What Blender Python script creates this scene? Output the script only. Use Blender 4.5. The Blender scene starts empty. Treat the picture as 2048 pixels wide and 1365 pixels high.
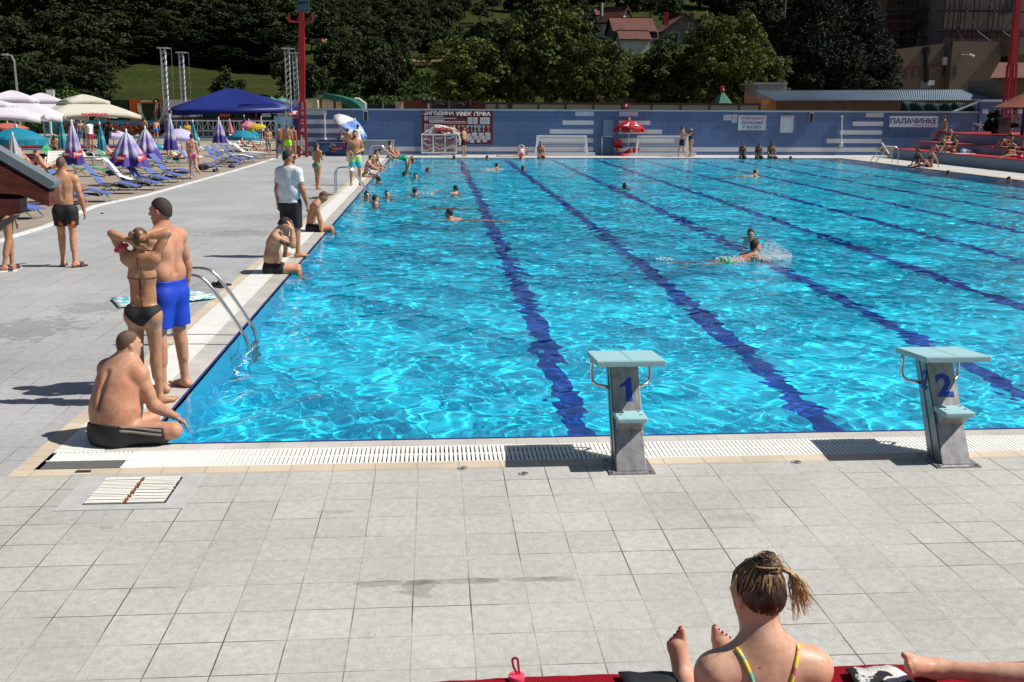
import bpy, math, random
import numpy as np
from mathutils import Vector, Matrix
S = bpy.context.scene
PI = math.pi
random.seed(7)
# ------------------------------------------------------------------ camera, sky, sun, exposure
FOC, PIT, YAW, ROLL = 2109.084, 0.2167836, 0.0739014, 0.0045818
CAMP = Vector((2.32988, -8.2244, 2.6194))
cam = bpy.data.cameras.new('camera')
cam_o = bpy.data.objects.new('camera', cam)
S.collection.objects.link(cam_o)
cam.sensor_width = 36
cam.lens = 36 * FOC / 2048
cam.clip_end = 3000
_c, _s = math.cos(YAW), math.sin(YAW)
FWD = Vector((_s * math.cos(PIT), _c * math.cos(PIT), -math.sin(PIT)))
_r = Vector((_c, -_s, 0))
_u = _r.cross(FWD)
RGT = _r * math.cos(ROLL) + _u * math.sin(ROLL)
UPV = _u * math.cos(ROLL) - _r * math.sin(ROLL)
_m = Matrix((RGT, UPV, -FWD)).transposed().to_4x4()
_m.translation = CAMP
cam_o.matrix_world = _m
S.camera = cam_o
SUN = Vector((1.45, -0.12, 1.77)).normalized()
world = bpy.data.worlds.new('World')
S.world = world
world.use_nodes = True
_nt = world.node_tree
_sk = _nt.nodes.new('ShaderNodeTexSky')
_sk.sky_type = 'NISHITA'
_sk.sun_disc = False
_sk.sun_elevation = math.asin(SUN.z)
_sk.sun_rotation = math.atan2(SUN.x, SUN.y)
_nt.links.new(_sk.outputs[0], _nt.nodes['Background'].inputs[0])
_nt.nodes['Background'].inputs[1].default_value = 0.05
sun = bpy.data.lights.new('sun', 'SUN')
sun.energy = 5.0
sun.angle = math.radians(0.5)
sun.color = (1, 0.96, 0.9)
sun_o = bpy.data.objects.new('sun', sun)
S.collection.objects.link(sun_o)
sun_o.rotation_euler = SUN.to_track_quat('Z', 'Y').to_euler()
sun.cycles.is_caustics_light = True
S.view_settings.view_transform = 'Standard'
S.view_settings.look = 'None'
S.view_settings.exposure = 0.25
S.view_settings.gamma = 1
S.cycles.max_bounces = 12
S.cycles.transmission_bounces = 12
S.cycles.transparent_max_bounces = 16
S.cycles.use_denoising = True
def ray(px, py):
 return FWD + RGT * ((px - 1024) / FOC) - UPV * ((py - 682.5) / FOC)
def G(px, py, z=0.0):
 """point at height z seen at a pixel of the 2048 x 1365 photograph"""
 d = ray(px, py)
 return CAMP + d * ((z - CAMP.z) / d.z)
def V(px, py, y):
 """point on the upright plane Y = y seen at a pixel"""
 d = ray(px, py)
 return CAMP + d * ((y - CAMP.y) / d.y)
# ------------------------------------------------------------------ helpers
def link(o, parent=None):
 S.collection.objects.link(o)
 if parent is not None:
  o.parent = parent
 return o
def tag(o, label=None, cat=None, group=None, kind=None):
 if label:
  o['label'] = label
 if cat:
  o['category'] = cat
 if group:
  o['group'] = group
 if kind:
  o['kind'] = kind
 return o
def thing(name, label, cat, loc=(0, 0, 0), rz=0, group=None):
 o = bpy.data.objects.new(name, None)
 o.empty_display_size = 0.1
 link(o)
 o.location = loc
 o.rotation_euler = (0, 0, rz)
 return tag(o, label, cat, group)
def copytree(o, loc=None, rz=None, label=None, parent=None, scale=None):
 c = o.copy()
 S.collection.objects.link(c)
 if parent is not None:
  c.parent = parent
 else:
  if loc is not None:
   c.location = loc
  if rz is not None:
   c.rotation_euler = (0, 0, rz)
  if label:
   c['label'] = label
  if scale is not None:
   c.scale = scale
 for ch in list(o.children):
  copytree(ch, parent=c)
 return c
def basis(d):
 d = Vector(d).normalized()
 a = Vector((0, 0, 1)) if abs(d.z) < 0.9 else Vector((1, 0, 0))
 x = a.cross(d).normalized()
 return x, d.cross(x)
class MB:
 def __init__(self):
  self.v, self.f, self.m = [], [], []
 def add(self, vs, fs, mi=0):
  b = len(self.v)
  self.v.extend([tuple(p) for p in vs])
  self.f.extend([tuple(i + b for i in q) for q in fs])
  self.m.extend([mi] * len(fs))
  return self
 def quad(self, a, b, c, d, mi=0):
  return self.add([a, b, c, d], [(0, 1, 2, 3)], mi)
 def box(self, lo, hi, mi=0, R=None, o=(0, 0, 0)):
  x0, y0, z0 = lo
  x1, y1, z1 = hi
  vs = [Vector(p) for p in ((x0, y0, z0), (x1, y0, z0), (x1, y1, z0), (x0, y1, z0), (x0, y0, z1), (x1, y0, z1), (x1, y1, z1), (x0, y1, z1))]
  if R is not None:
   vs = [R @ p for p in vs]
  vs = [p + Vector(o) for p in vs]
  return self.add(vs, [(3, 2, 1, 0), (4, 5, 6, 7), (0, 1, 5, 4), (1, 2, 6, 5), (2, 3, 7, 6), (3, 0, 4, 7)], mi)
 def bar(self, a, b, w, h=None, mi=0):
  """square bar from a to b"""
  a, b = Vector(a), Vector(b)
  x, y = basis(b - a)
  h = h or w
  x, y = x * w / 2, y * h / 2
  vs = [a - x - y, a + x - y, a + x + y, a - x + y, b - x - y, b + x - y, b + x + y, b - x + y]
  return self.add(vs, [(3, 2, 1, 0), (4, 5, 6, 7), (0, 1, 5, 4), (1, 2, 6, 5), (2, 3, 7, 6), (3, 0, 4, 7)], mi)
 def tube(self, pts, r, n=8, mi=0, cap=True):
  pts = [Vector(p) for p in pts]
  m = len(pts)
  rs = r if isinstance(r, (list, tuple)) else [r] * m
  vs, fs = [], []
  x = None
  for i, p in enumerate(pts):
   t = (pts[min(i + 1, m - 1)] - pts[max(i - 1, 0)]).normalized()
   if x is None:
    x, y = basis(t)
   else:
    x = (x - t * x.dot(t)).normalized()
    y = t.cross(x)
   for k in range(n):
    a = 2 * PI * k / n
    vs.append(p + (x * math.cos(a) + y * math.sin(a)) * rs[i])
  for i in range(m - 1):
   for k in range(n):
    k2 = (k + 1) % n
    fs.append((i * n + k, i * n + k2, (i + 1) * n + k2, (i + 1) * n + k))
  if cap:
   fs.append(tuple(reversed(range(n))))
   fs.append(tuple(range((m - 1) * n, m * n)))
  return self.add(vs, fs, mi)
 def lathe(self, prof, n=16, mi=0, o=(0, 0, 0), sx=1, sy=1):
  vs, fs = [], []
  for r, z in prof:
   for k in range(n):
    a = 2 * PI * k / n
    vs.append((o[0] + r * math.cos(a) * sx, o[1] + r * math.sin(a) * sy, o[2] + z))
  for i in range(len(prof) - 1):
   for k in range(n):
    k2 = (k + 1) % n
    fs.append((i * n + k, i * n + k2, (i + 1) * n + k2, (i + 1) * n + k))
  return self.add(vs, fs, mi)
 def prism(self, poly, a, b, axis='y', mi=0):
  """2-D outline (u, z) extruded along y (or x) from a to b"""
  n = len(poly)
  if axis == 'y':
   vs = [(u, a, z) for u, z in poly] + [(u, b, z) for u, z in poly]
  elif axis == 'x':
   vs = [(a, u, z) for u, z in poly] + [(b, u, z) for u, z in poly]
  else:
   vs = [(u, z, a) for u, z in poly] + [(u, z, b) for u, z in poly]
  fs = [tuple(range(n)), tuple(reversed(range(n, 2 * n)))]
  fs += [((i + 1) % n, i, i + n, (i + 1) % n + n) for i in range(n)]
  return self.add(vs, fs, mi)
 def build(self, name, mats, parent=None, smooth=False, loc=None, fix=False):
  me = bpy.data.meshes.new(name)
  me.from_pydata(self.v, [], self.f)
  if not isinstance(mats, (list, tuple)):
   mats = [mats]
  for m in mats:
   me.materials.append(m)
  if len(mats) > 1:
   me.polygons.foreach_set('material_index', self.m)
  if smooth:
   me.polygons.foreach_set('use_smooth', [True] * len(self.f))
  if fix:
   bm = bmesh.new()
   bm.from_mesh(me)
   bmesh.ops.recalc_face_normals(bm, faces=bm.faces)
   bm.to_mesh(me)
   bm.free()
  o = bpy.data.objects.new(name, me)
  link(o, parent)
  if loc is not None:
   o.location = loc
  return o
import bmesh
def npmesh(name, v, f, mat, parent=None, smooth=True, cols=None):
 """mesh from numpy arrays (n,3) and (m,4)"""
 v = np.asarray(v, np.float32)
 f = np.asarray(f, np.int32)
 me = bpy.data.meshes.new(name)
 me.vertices.add(len(v))
 me.vertices.foreach_set('co', v.ravel())
 k = f.shape[1]
 me.loops.add(f.size)
 me.loops.foreach_set('vertex_index', f.ravel())
 me.polygons.add(len(f))
 me.polygons.foreach_set('loop_start', np.arange(len(f), dtype=np.int32) * k)
 me.polygons.foreach_set('use_smooth', np.full(len(f), smooth))
 me.update(calc_edges=True)
 me.materials.append(mat)
 o = bpy.data.objects.new(name, me)
 return link(o, parent)
def bevel(o, w, seg=2):
 b = o.modifiers.new('bevel', 'BEVEL')
 b.width = w
 b.segments = seg
 b.limit_method = 'ANGLE'
 return o
_txt = {}
def text(body, w, h, mat, name, parent, loc, rx=PI / 2, rz=0, bold=0.0, ext=0.004, outline=0):
 """lettering as a mesh, fitted into a w x h rectangle whose lower left corner is loc"""
 cu = bpy.data.curves.new(name, 'FONT')
 cu.body = body
 cu.size = 1
 cu.offset = bold
 cu.resolution_u = 3
 if outline:
  cu.fill_mode = 'NONE'
  cu.bevel_depth = outline
  cu.bevel_resolution = 0
 else:
  cu.extrude = 0.01
 o = bpy.data.objects.new(name, cu)
 S.collection.objects.link(o)
 dg = bpy.context.evaluated_depsgraph_get()
 me = bpy.data.meshes.new_from_object(o.evaluated_get(dg))
 bpy.data.objects.remove(o)
 bpy.data.curves.remove(cu)
 co = np.zeros(len(me.vertices) * 3)
 me.vertices.foreach_get('co', co)
 co = co.reshape(-1, 3)
 lo, hi = co.min(0), co.max(0)
 co = (co - lo) / np.maximum(hi - lo, 1e-6) * [w, h, ext]
 me.vertices.foreach_set('co', co.ravel())
 me.materials.clear()
 me.materials.append(mat)
 o = bpy.data.objects.new(name, me)
 link(o, parent)
 o.location = loc
 o.rotation_euler = (rx, 0, rz)
 return o
# ------------------------------------------------------------------ materials
def M(name, col, rough=0.6, metal=0.0, var=0.0, vs=6.0, bump=0.0, bs=40.0, spec=0.4, sss=0.0, transl=0.0, col2=None, thr=None, stretch=None):
 m = bpy.data.materials.new(name)
 m.use_nodes = True
 nt = m.node_tree
 p = nt.nodes['Principled BSDF']
 p.inputs['Base Color'].default_value = (*col, 1)
 p.inputs['Roughness'].default_value = rough
 p.inputs['Metallic'].default_value = metal
 p.inputs['Specular IOR Level'].default_value = spec
 if sss:
  p.inputs['Subsurface Weight'].default_value = sss
  p.inputs['Subsurface Radius'].default_value = (0.012, 0.005, 0.003)
  p.inputs['Subsurface Scale'].default_value = 1
 tc = nt.nodes.new('ShaderNodeTexCoord')
 vec = tc.outputs['Object']
 if stretch:
  mp = nt.nodes.new('ShaderNodeMapping')
  mp.inputs['Scale'].default_value = stretch
  nt.links.new(vec, mp.inputs[0])
  vec = mp.outputs[0]
 if var or col2:
  n = nt.nodes.new('ShaderNodeTexNoise')
  n.inputs['Scale'].default_value = vs
  n.inputs['Detail'].default_value = 5
  nt.links.new(vec, n.inputs['Vector'])
  r = nt.nodes.new('ShaderNodeValToRGB')
  a = tuple(c * (1 - var) for c in col)
  b = col2 if col2 else tuple(min(1, c * (1 + var)) for c in col)
  lo, hi = thr or (0.32, 0.68)
  r.color_ramp.elements[0].position = lo
  r.color_ramp.elements[1].position = hi
  r.color_ramp.elements[0].color = (*(col if col2 else a), 1)
  r.color_ramp.elements[1].color = (*b, 1)
  nt.links.new(n.outputs['Fac'], r.inputs[0])
  nt.links.new(r.outputs[0], p.inputs['Base Color'])
 if bump:
  n2 = nt.nodes.new('ShaderNodeTexNoise')
  n2.inputs['Scale'].default_value = bs
  n2.inputs['Detail'].default_value = 4
  nt.links.new(vec, n2.inputs['Vector'])
  b = nt.nodes.new('ShaderNodeBump')
  b.inputs['Strength'].default_value = bump
  b.inputs['Distance'].default_value = 0.01
  nt.links.new(n2.outputs['Fac'], b.inputs['Height'])
  nt.links.new(b.outputs[0], p.inputs['Normal'])
 if transl:
  out = nt.nodes['Material Output']
  t = nt.nodes.new('ShaderNodeBsdfTranslucent')
  mx = nt.nodes.new('ShaderNodeMixShader')
  mx.inputs[0].default_value = transl
  if p.inputs['Base Color'].links:
   nt.links.new(p.inputs['Base Color'].links[0].from_socket, t.inputs[0])
  else:
   t.inputs[0].default_value = (*col, 1)
  nt.links.new(p.outputs[0], mx.inputs[1])
  nt.links.new(t.outputs[0], mx.inputs[2])
  nt.links.new(mx.outputs[0], out.inputs[0])
 return m
def tile_mat(name, c1, c2, mortar, bw, bh, msize, rough, axes='xz', var_scale=1.0, bump=0.3, extra=None, darkgrout=None, off=(0, 0)):
 """rectangular tiles in world metres; axes picks the plane"""
 m = bpy.data.materials.new(name)
 m.use_nodes = True
 nt = m.node_tree
 p = nt.nodes['Principled BSDF']
 p.inputs['Roughness'].default_value = rough
 geo = nt.nodes.new('ShaderNodeNewGeometry')
 sep = nt.nodes.new('ShaderNodeSeparateXYZ')
 nt.links.new(geo.outputs['Position'], sep.inputs[0])
 com = nt.nodes.new('ShaderNodeCombineXYZ')
 for i, a in enumerate(axes):
  ad = nt.nodes.new('ShaderNodeMath')
  ad.operation = 'ADD'
  ad.inputs[1].default_value = off[i]
  nt.links.new(sep.outputs['XYZ'.index(a.upper())], ad.inputs[0])
  nt.links.new(ad.outputs[0], com.inputs[i])
 br = nt.nodes.new('ShaderNodeTexBrick')
 br.offset = 0
 br.inputs['Scale'].default_value = 1
 br.inputs['Brick Width'].default_value = bw
 br.inputs['Row Height'].default_value = bh
 br.inputs['Mortar Size'].default_value = msize
 br.inputs['Mortar Smooth'].default_value = 0.3
 br.inputs['Bias'].default_value = 0
 br.inputs['Color1'].default_value = (*c1, 1)
 br.inputs['Color2'].default_value = (*c2, 1)
 br.inputs['Mortar'].default_value = (*mortar, 1)
 nz0 = nt.nodes.new('ShaderNodeTexNoise')
 nz0.inputs['Scale'].default_value = 9
 nz0.inputs['Detail'].default_value = 3
 nt.links.new(geo.outputs['Position'], nz0.inputs['Vector'])
 wob = nt.nodes.new('ShaderNodeVectorMath')
 wob.operation = 'SCALE'
 wob.inputs['Scale'].default_value = msize * 0.9
 nt.links.new(nz0.outputs['Color'], wob.inputs[0])
 addv = nt.nodes.new('ShaderNodeVectorMath')
 nt.links.new(com.outputs[0], addv.inputs[0])
 nt.links.new(wob.outputs[0], addv.inputs[1])
 nt.links.new(addv.outputs[0], br.inputs['Vector'])
 nz = nt.nodes.new('ShaderNodeTexNoise')
 nz.inputs['Scale'].default_value = 0.8 * var_scale
 nz.inputs['Detail'].default_value = 6
 nt.links.new(geo.outputs['Position'], nz.inputs['Vector'])
 mr = nt.nodes.new('ShaderNodeMapRange')
 mr.inputs['From Min'].default_value = 0.3
 mr.inputs['From Max'].default_value = 0.7
 mr.inputs['To Min'].default_value = 0.86
 mr.inputs['To Max'].default_value = 1.09
 nt.links.new(nz.outputs['Fac'], mr.inputs[0])
 mul = nt.nodes.new('ShaderNodeVectorMath')
 mul.operation = 'SCALE'
 nt.links.new(br.outputs['Color'], mul.inputs[0])
 nt.links.new(mr.outputs[0], mul.inputs['Scale'])
 colout = mul.outputs[0]
 if darkgrout:
  n3 = nt.nodes.new('ShaderNodeTexNoise')
  n3.inputs['Scale'].default_value = 1.1
  n3.inputs['Detail'].default_value = 4
  nt.links.new(geo.outputs['Position'], n3.inputs['Vector'])
  r3 = nt.nodes.new('ShaderNodeValToRGB')
  r3.color_ramp.elements[0].position = 0.42
  r3.color_ramp.elements[0].color = (*darkgrout, 1)
  r3.color_ramp.elements[1].position = 0.55
  r3.color_ramp.elements[1].color = (*mortar, 1)
  nt.links.new(n3.outputs['Fac'], r3.inputs[0])
  nt.links.new(r3.outputs[0], br.inputs['Mortar'])
 if darkgrout:
  n6 = nt.nodes.new('ShaderNodeTexNoise')
  n6.inputs['Scale'].default_value = 17
  n6.inputs['Detail'].default_value = 8
  n6.inputs['Roughness'].default_value = 0.75
  nt.links.new(geo.outputs['Position'], n6.inputs['Vector'])
  r6 = nt.nodes.new('ShaderNodeMapRange')
  r6.inputs['From Min'].default_value = 0.25
  r6.inputs['From Max'].default_value = 0.62
  r6.inputs['To Min'].default_value = 0.72
  r6.inputs['To Max'].default_value = 1.04
  nt.links.new(n6.outputs['Fac'], r6.inputs[0])
  v6 = nt.nodes.new('ShaderNodeVectorMath')
  v6.operation = 'SCALE'
  nt.links.new(colout, v6.inputs[0])
  nt.links.new(r6.outputs[0], v6.inputs['Scale'])
  colout = v6.outputs[0]
 if extra:
  colout = extra(nt, geo, colout)
 nt.links.new(colout, p.inputs['Base Color'])
 if bump:
  n4 = nt.nodes.new('ShaderNodeTexNoise')
  n4.inputs['Scale'].default_value = 26
  n4.inputs['Detail'].default_value = 5
  n4.inputs['Roughness'].default_value = 0.62
  nt.links.new(geo.outputs['Position'], n4.inputs['Vector'])
  if darkgrout:
   n5 = nt.nodes.new('ShaderNodeTexNoise')
   n5.inputs['Scale'].default_value = 7.5
   n5.inputs['Detail'].default_value = 1.5
   n5.inputs['Distortion'].default_value = 0.6
   nt.links.new(geo.outputs['Position'], n5.inputs['Vector'])
   r5 = nt.nodes.new('ShaderNodeValToRGB')
   e = r5.color_ramp.elements
   e[0].position, e[0].color = 0.485, (0, 0, 0, 1)
   e[1].position, e[1].color = 0.515, (0, 0, 0, 1)
   x5 = e.new(0.5)
   x5.color = (1, 1, 1, 1)
   nt.links.new(n5.outputs['Fac'], r5.inputs[0])
   m5 = nt.nodes.new('ShaderNodeMath')
   m5.operation = 'MULTIPLY_ADD'
   m5.inputs[1].default_value = 0.35
   nt.links.new(r5.outputs[0], m5.inputs[0])
   nt.links.new(n4.outputs['Fac'], m5.inputs[2])
  mt = nt.nodes.new('ShaderNodeMath')
  mt.operation = 'MULTIPLY_ADD'
  mt.inputs[1].default_value = -0.7
  nt.links.new(br.outputs['Fac'], mt.inputs[0])
  nt.links.new(m5.outputs[0] if darkgrout else n4.outputs['Fac'], mt.inputs[2])
  bp = nt.nodes.new('ShaderNodeBump')
  bp.inputs['Strength'].default_value = bump
  bp.inputs['Distance'].default_value = 0.006
  nt.links.new(mt.outputs[0], bp.inputs['Height'])
  nt.links.new(bp.outputs[0], p.inputs['Normal'])
 return m
white_paint = M('white_paint', (0.75, 0.75, 0.74), 0.45, var=0.06)
steel = M('steel', (0.62, 0.62, 0.62), 0.22, 1.0)
alu = M('aluminium', (0.55, 0.56, 0.58), 0.35, 0.9, var=0.1)
black = M('black', (0.012, 0.012, 0.014), 0.5)
dark_grey = M('dark_grey', (0.06, 0.062, 0.065), 0.6, var=0.2)
red_paint = M('red_paint', (0.32, 0.012, 0.016), 0.4, var=0.15, vs=3)
blue_ink = M('blue_ink', (0.015, 0.05, 0.36), 0.4)
red_ink = M('red_ink', (0.5, 0.02, 0.03), 0.5)
white_ink = M('white_ink', (0.78, 0.78, 0.78), 0.5)
grey_ink = M('grey_ink', (0.25, 0.25, 0.28), 0.5)
navy_ink = M('navy_ink', (0.02, 0.03, 0.14), 0.5)
# ================================================================== ground, pool, pavements
def stains(lst):
 def fn(nt, geo, col):
  n = nt.nodes.new('ShaderNodeTexNoise')
  n.inputs['Scale'].default_value = 5.5
  n.inputs['Detail'].default_value = 7
  n.inputs['Roughness'].default_value = 0.6
  nt.links.new(geo.outputs['Position'], n.inputs['Vector'])
  for x, y, rx, ry, dark in lst:
   sub = nt.nodes.new('ShaderNodeVectorMath')
   sub.operation = 'SUBTRACT'
   sub.inputs[1].default_value = (x, y, 0)
   nt.links.new(geo.outputs['Position'], sub.inputs[0])
   sc = nt.nodes.new('ShaderNodeVectorMath')
   sc.operation = 'MULTIPLY'
   sc.inputs[1].default_value = (1 / rx, 1 / ry, 0)
   nt.links.new(sub.outputs[0], sc.inputs[0])
   ln = nt.nodes.new('ShaderNodeVectorMath')
   ln.operation = 'LENGTH'
   nt.links.new(sc.outputs[0], ln.inputs[0])
   ma = nt.nodes.new('ShaderNodeMath')
   ma.operation = 'MULTIPLY_ADD'
   ma.inputs[1].default_value = 3.6
   ma.inputs[2].default_value = -1.0
   nt.links.new(n.outputs['Fac'], ma.inputs[0])
   su = nt.nodes.new('ShaderNodeMath')
   su.operation = 'SUBTRACT'
   nt.links.new(ma.outputs[0], su.inputs[0])
   nt.links.new(ln.outputs['Value'], su.inputs[1])
   mr = nt.nodes.new('ShaderNodeMapRange')
   mr.inputs['From Min'].default_value = -0.06
   mr.inputs['From Max'].default_value = 0.06
   mr.inputs['To Min'].default_value = 1
   mr.inputs['To Max'].default_value = dark
   nt.links.new(su.outputs[0], mr.inputs[0])
   v = nt.nodes.new('ShaderNodeVectorMath')
   v.operation = 'SCALE'
   nt.links.new(col, v.inputs[0])
   nt.links.new(mr.outputs[0], v.inputs['Scale'])
   col = v.outputs[0]
  return col
 return fn
front_m = tile_mat('deck_pavers', (0.452, 0.442, 0.405), (0.41, 0.402, 0.372), (0.375, 0.36, 0.325), 0.3133, 0.3248, 0.004, 0.75, 'xy', 1.0, 0.5,
       stains([(2.05, -2.665, 0.2, 0.055, 0.72), (2.2, -2.72, 0.12, 0.13, 0.72), (2.5, -2.67, 0.26, 0.04, 0.74), (2.8, -2.665, 0.25, 0.03, 0.74), (3.0, -2.68, 0.12, 0.05, 0.74), (1.65, -1.56, 0.13, 0.05, 0.82), (4.3, -1.8, 0.2, 0.1, 0.88), (0.2, -1.75, 0.08, 0.05, 0.82), (0.85, -2.62, 0.35, 0.1, 0.93)]),
       darkgrout=(0.07, 0.055, 0.045), off=(0.0025, 0.042))
left_m = tile_mat('side_deck_pavers', (0.402, 0.402, 0.398), (0.366, 0.366, 0.364), (0.34, 0.34, 0.34), 0.3133, 0.3248, 0.0045, 0.6, 'xy', 0.6, 0.35,
      stains([(-2.6, 4.6, 0.75, 0.8, 0.72), (-2.2, 6.0, 0.5, 0.5, 0.78), (-3.4, 3.6, 0.7, 0.35, 0.8), (-1.7, 14.6, 1.0, 0.8, 0.72), (-1.1, 22.5, 0.8, 3.0, 0.8), (-1.3, 7.6, 0.45, 0.9, 0.8), (-2.0, 2.6, 1.6, 0.5, 0.92), (-1.5, 18, 1.2, 1.0, 0.85), (-2.4, 30.5, 1.4, 1.8, 0.85)]),
      darkgrout=(0.13, 0.125, 0.12), off=(0.0025, 0.042))
far_m = tile_mat('far_deck_tiles', (0.48, 0.47, 0.445), (0.45, 0.44, 0.42), (0.39, 0.38, 0.36), 0.3133, 0.3248, 0.004, 0.7, 'xy', 0.8, 0.2)
plaza_m = tile_mat('plaza_brick', (0.33, 0.275, 0.215), (0.28, 0.235, 0.185), (0.18, 0.15, 0.12), 0.24, 0.12, 0.006, 0.85, 'xy', 0.7, 0.4,
       stains([(-9, 29, 1.5, 2.5, 0.85), (-12, 44, 3, 3, 0.88), (-7.6, 22, 0.9, 1.6, 0.88)]))
beige_m = tile_mat('beige_border_tile', (0.56, 0.47, 0.35), (0.50, 0.42, 0.31), (0.3, 0.25, 0.2), 0.312, 0.15, 0.004, 0.7, 'xy', 2, 0.3, off=(0.0025, 0.13))
stone_m = tile_mat('pool_edge_stone', (0.60, 0.56, 0.50), (0.53, 0.50, 0.45), (0.42, 0.38, 0.34), 0.33, 0.33, 0.003, 0.25, 'xy', 3, 0.6)
grate_m = M('grate_plastic', (0.80, 0.79, 0.73), 0.45, var=0.05, vs=3)
navy_m = M('navy_tile', (0.02, 0.03, 0.19), 0.2)
kerb = [Vector((-5.0, -0.75, 0)), Vector((-5.4, 8.0, 0))] + [G(*p) for p in ((0, 485), (99, 454), (198, 412.6), (300, 391), (390, 365.5), (477, 341), (534, 323.5), (566, 313.5), (590, 306.5))]
kerb.append(Vector((-6.2, 80, 0)))
sm = []
for i in range(len(kerb) - 1):
 for k in range(4):
  sm.append(kerb[i].lerp(kerb[i + 1], k / 4))
sm.append(kerb[-1])
kerb = [Vector((p.x, p.y, 0)) for p in sm]
b = MB()
y0 = kerb[0].y
vs = [(-0.78, y0, 0)] + [(-0.78, p.y, 0) for p in kerb[1:]]
n = len(kerb)
b.add([(p.x, p.y, 0) for p in kerb] + vs, [(i, i + n, i + n + 1, i + 1) for i in range(n - 1)])
tag(b.build('side_pavement', left_m), kind='structure')
b = MB()
b.quad((-40, -30, 0), (60, -30, 0), (60, -0.75, 0), (-40, -0.75, 0))
tag(b.build('front_pavement', front_m), kind='structure')
b = MB()
b.quad((-0.78, 50.3, 0), (25.6, 50.3, 0), (25.6, 54.3, 0), (-0.78, 54.3, 0))
b.quad((25.6, -0.75, 0), (29.5, -0.75, 0), (29.5, 54.3, 0), (25.6, 54.3, 0))
tag(b.build('far_pavement', far_m), kind='structure')
b = MB()
b.quad((-160, -30.5, -0.02), (-0.8, -30.5, -0.02), (-0.8, 130, -0.02), (-160, 130, -0.02))
b.quad((29.3, -30.5, -0.02), (160, -30.5, -0.02), (160, 130, -0.02), (29.3, 130, -0.02))
b.quad((-0.8, 54.2, -0.02), (29.3, 54.2, -0.02), (29.3, 130, -0.02), (-0.8, 130, -0.02))
tag(b.build('ground', plaza_m), kind='structure')
b = MB()
for i in range(len(kerb) - 1):
 p, q = kerb[i], kerb[i + 1]
 w = 0.16
 b.add([(p.x - w, p.y, -0.01), (p.x, p.y, -0.01), (q.x, q.y, -0.01), (q.x - w, q.y, -0.01), (p.x - w, p.y, 0.025), (p.x, p.y, 0.025), (q.x, q.y, 0.025), (q.x - w, q.y, 0.025)],
    [(4, 5, 6, 7), (1, 2, 6, 5), (3, 0, 4, 7)])
tag(b.build('paving_kerb', M('worn_white_kerb', (0.62, 0.62, 0.6), 0.8, col2=(0.36, 0.36, 0.36), vs=4, thr=(0.5, 0.72), bump=0.4)), kind='structure')
DEP = -1.6
floor_m = tile_mat('pool_tile', (0.020, 0.72, 0.93), (0.024, 0.76, 0.96), (0.010, 0.50, 0.76), 0.25, 0.25, 0.006, 0.4, 'xy', 1, 0)
wallx_m = tile_mat('pool_wall_tile', (0.020, 0.72, 0.93), (0.024, 0.76, 0.96), (0.010, 0.50, 0.76), 0.25, 0.25, 0.006, 0.4, 'xz', 1, 0)
b = MB()
b.quad((0, 0, DEP), (25, 0, DEP), (25, 50, DEP), (0, 50, DEP))
pf = tag(b.build('pool_floor', floor_m), kind='structure')
b = MB()
b.quad((0, 0, DEP), (0, 0, -0.002), (25, 0, -0.002), (25, 0, DEP))
b.quad((0, 50, DEP), (25, 50, DEP), (25, 50, -0.002), (0, 50, -0.002))
b.quad((0, 0, DEP), (0, 50, DEP), (0, 50, -0.002), (0, 0, -0.002))
b.quad((25, 0, DEP), (25, 0, -0.002), (25, 50, -0.002), (25, 50, DEP))
pw = tag(b.build('pool_sides', wallx_m), kind='structure')
b = MB()
for i in range(8):
 x = 3.75 + 2.5 * i
 b.quad((x - 0.14, 0.5, DEP + 0.004), (x + 0.14, 0.5, DEP + 0.004), (x + 0.14, 49.5, DEP + 0.004), (x - 0.14, 49.5, DEP + 0.004))
lane_m = M('lane_tile', (0.008, 0.06, 0.36), 0.4)
pl = tag(b.build('lane_lines', lane_m), kind='structure')
for o in (pf, pw, pl):
 o.cycles.is_caustics_receiver = True
rng = np.random.default_rng(11)
ys = [0.0]
while ys[-1] < 50:
 ys.append(ys[-1] + 0.027 + 0.07 * ys[-1] / 50)
ys = np.array(ys)
ys *= 50 / ys[-1]
xs = np.linspace(0, 25, 780)
X, Y = np.meshgrid(xs, ys)
wx = X + 0.2 * np.sin(1.7 * Y + 0.6 * X) + 0.16 * np.sin(0.9 * X - 1.3 * Y + 1) + 0.08 * np.sin(3.1 * X + 2.3 * Y)
wy = Y + 0.2 * np.sin(1.4 * X + 0.8 * Y + 2) + 0.16 * np.sin(1.1 * Y + 1.9 * X) + 0.08 * np.sin(2.7 * Y - 2.9 * X + 1)
Z = np.zeros_like(X)
for i in range(88):
 lam = 0.15 * (1.15 / 0.15) ** rng.random()
 th = rng.uniform(0, 2 * PI)
 k = 2 * PI / lam
 amp = 0.0019 * (lam / 1.0) ** 0.95
 ph = rng.uniform(0, 6.28)
 env = 0.75 + 0.45 * np.sin(0.31 * X * np.cos(ph) + 0.27 * Y * np.sin(ph) + 3 * ph)
 if i >= 64:
  lam = 0.22 + 0.2 * rng.random()
  k = 2 * PI / lam
  amp = 0.0022 * lam
  env = env * np.clip((Y - 3) / 9, 0.12, 1)
 Z += amp * env * np.sin(k * (np.cos(th) * wx + np.sin(th) * wy) + ph)
ed = np.minimum(np.minimum(X, 25 - X), np.minimum(Y, 50 - Y))
Z *= 0.25 + 0.75 * np.clip(ed / 0.5, 0, 1)
Z -= 0.014
ny, nx = X.shape
idx = np.arange(nx * ny).reshape(ny, nx)
fq = np.stack([idx[:-1, :-1], idx[:-1, 1:], idx[1:, 1:], idx[1:, :-1]], -1).reshape(-1, 4)
water_m = bpy.data.materials.new('pool_water')
water_m.use_nodes = True
wn = water_m.node_tree
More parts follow.
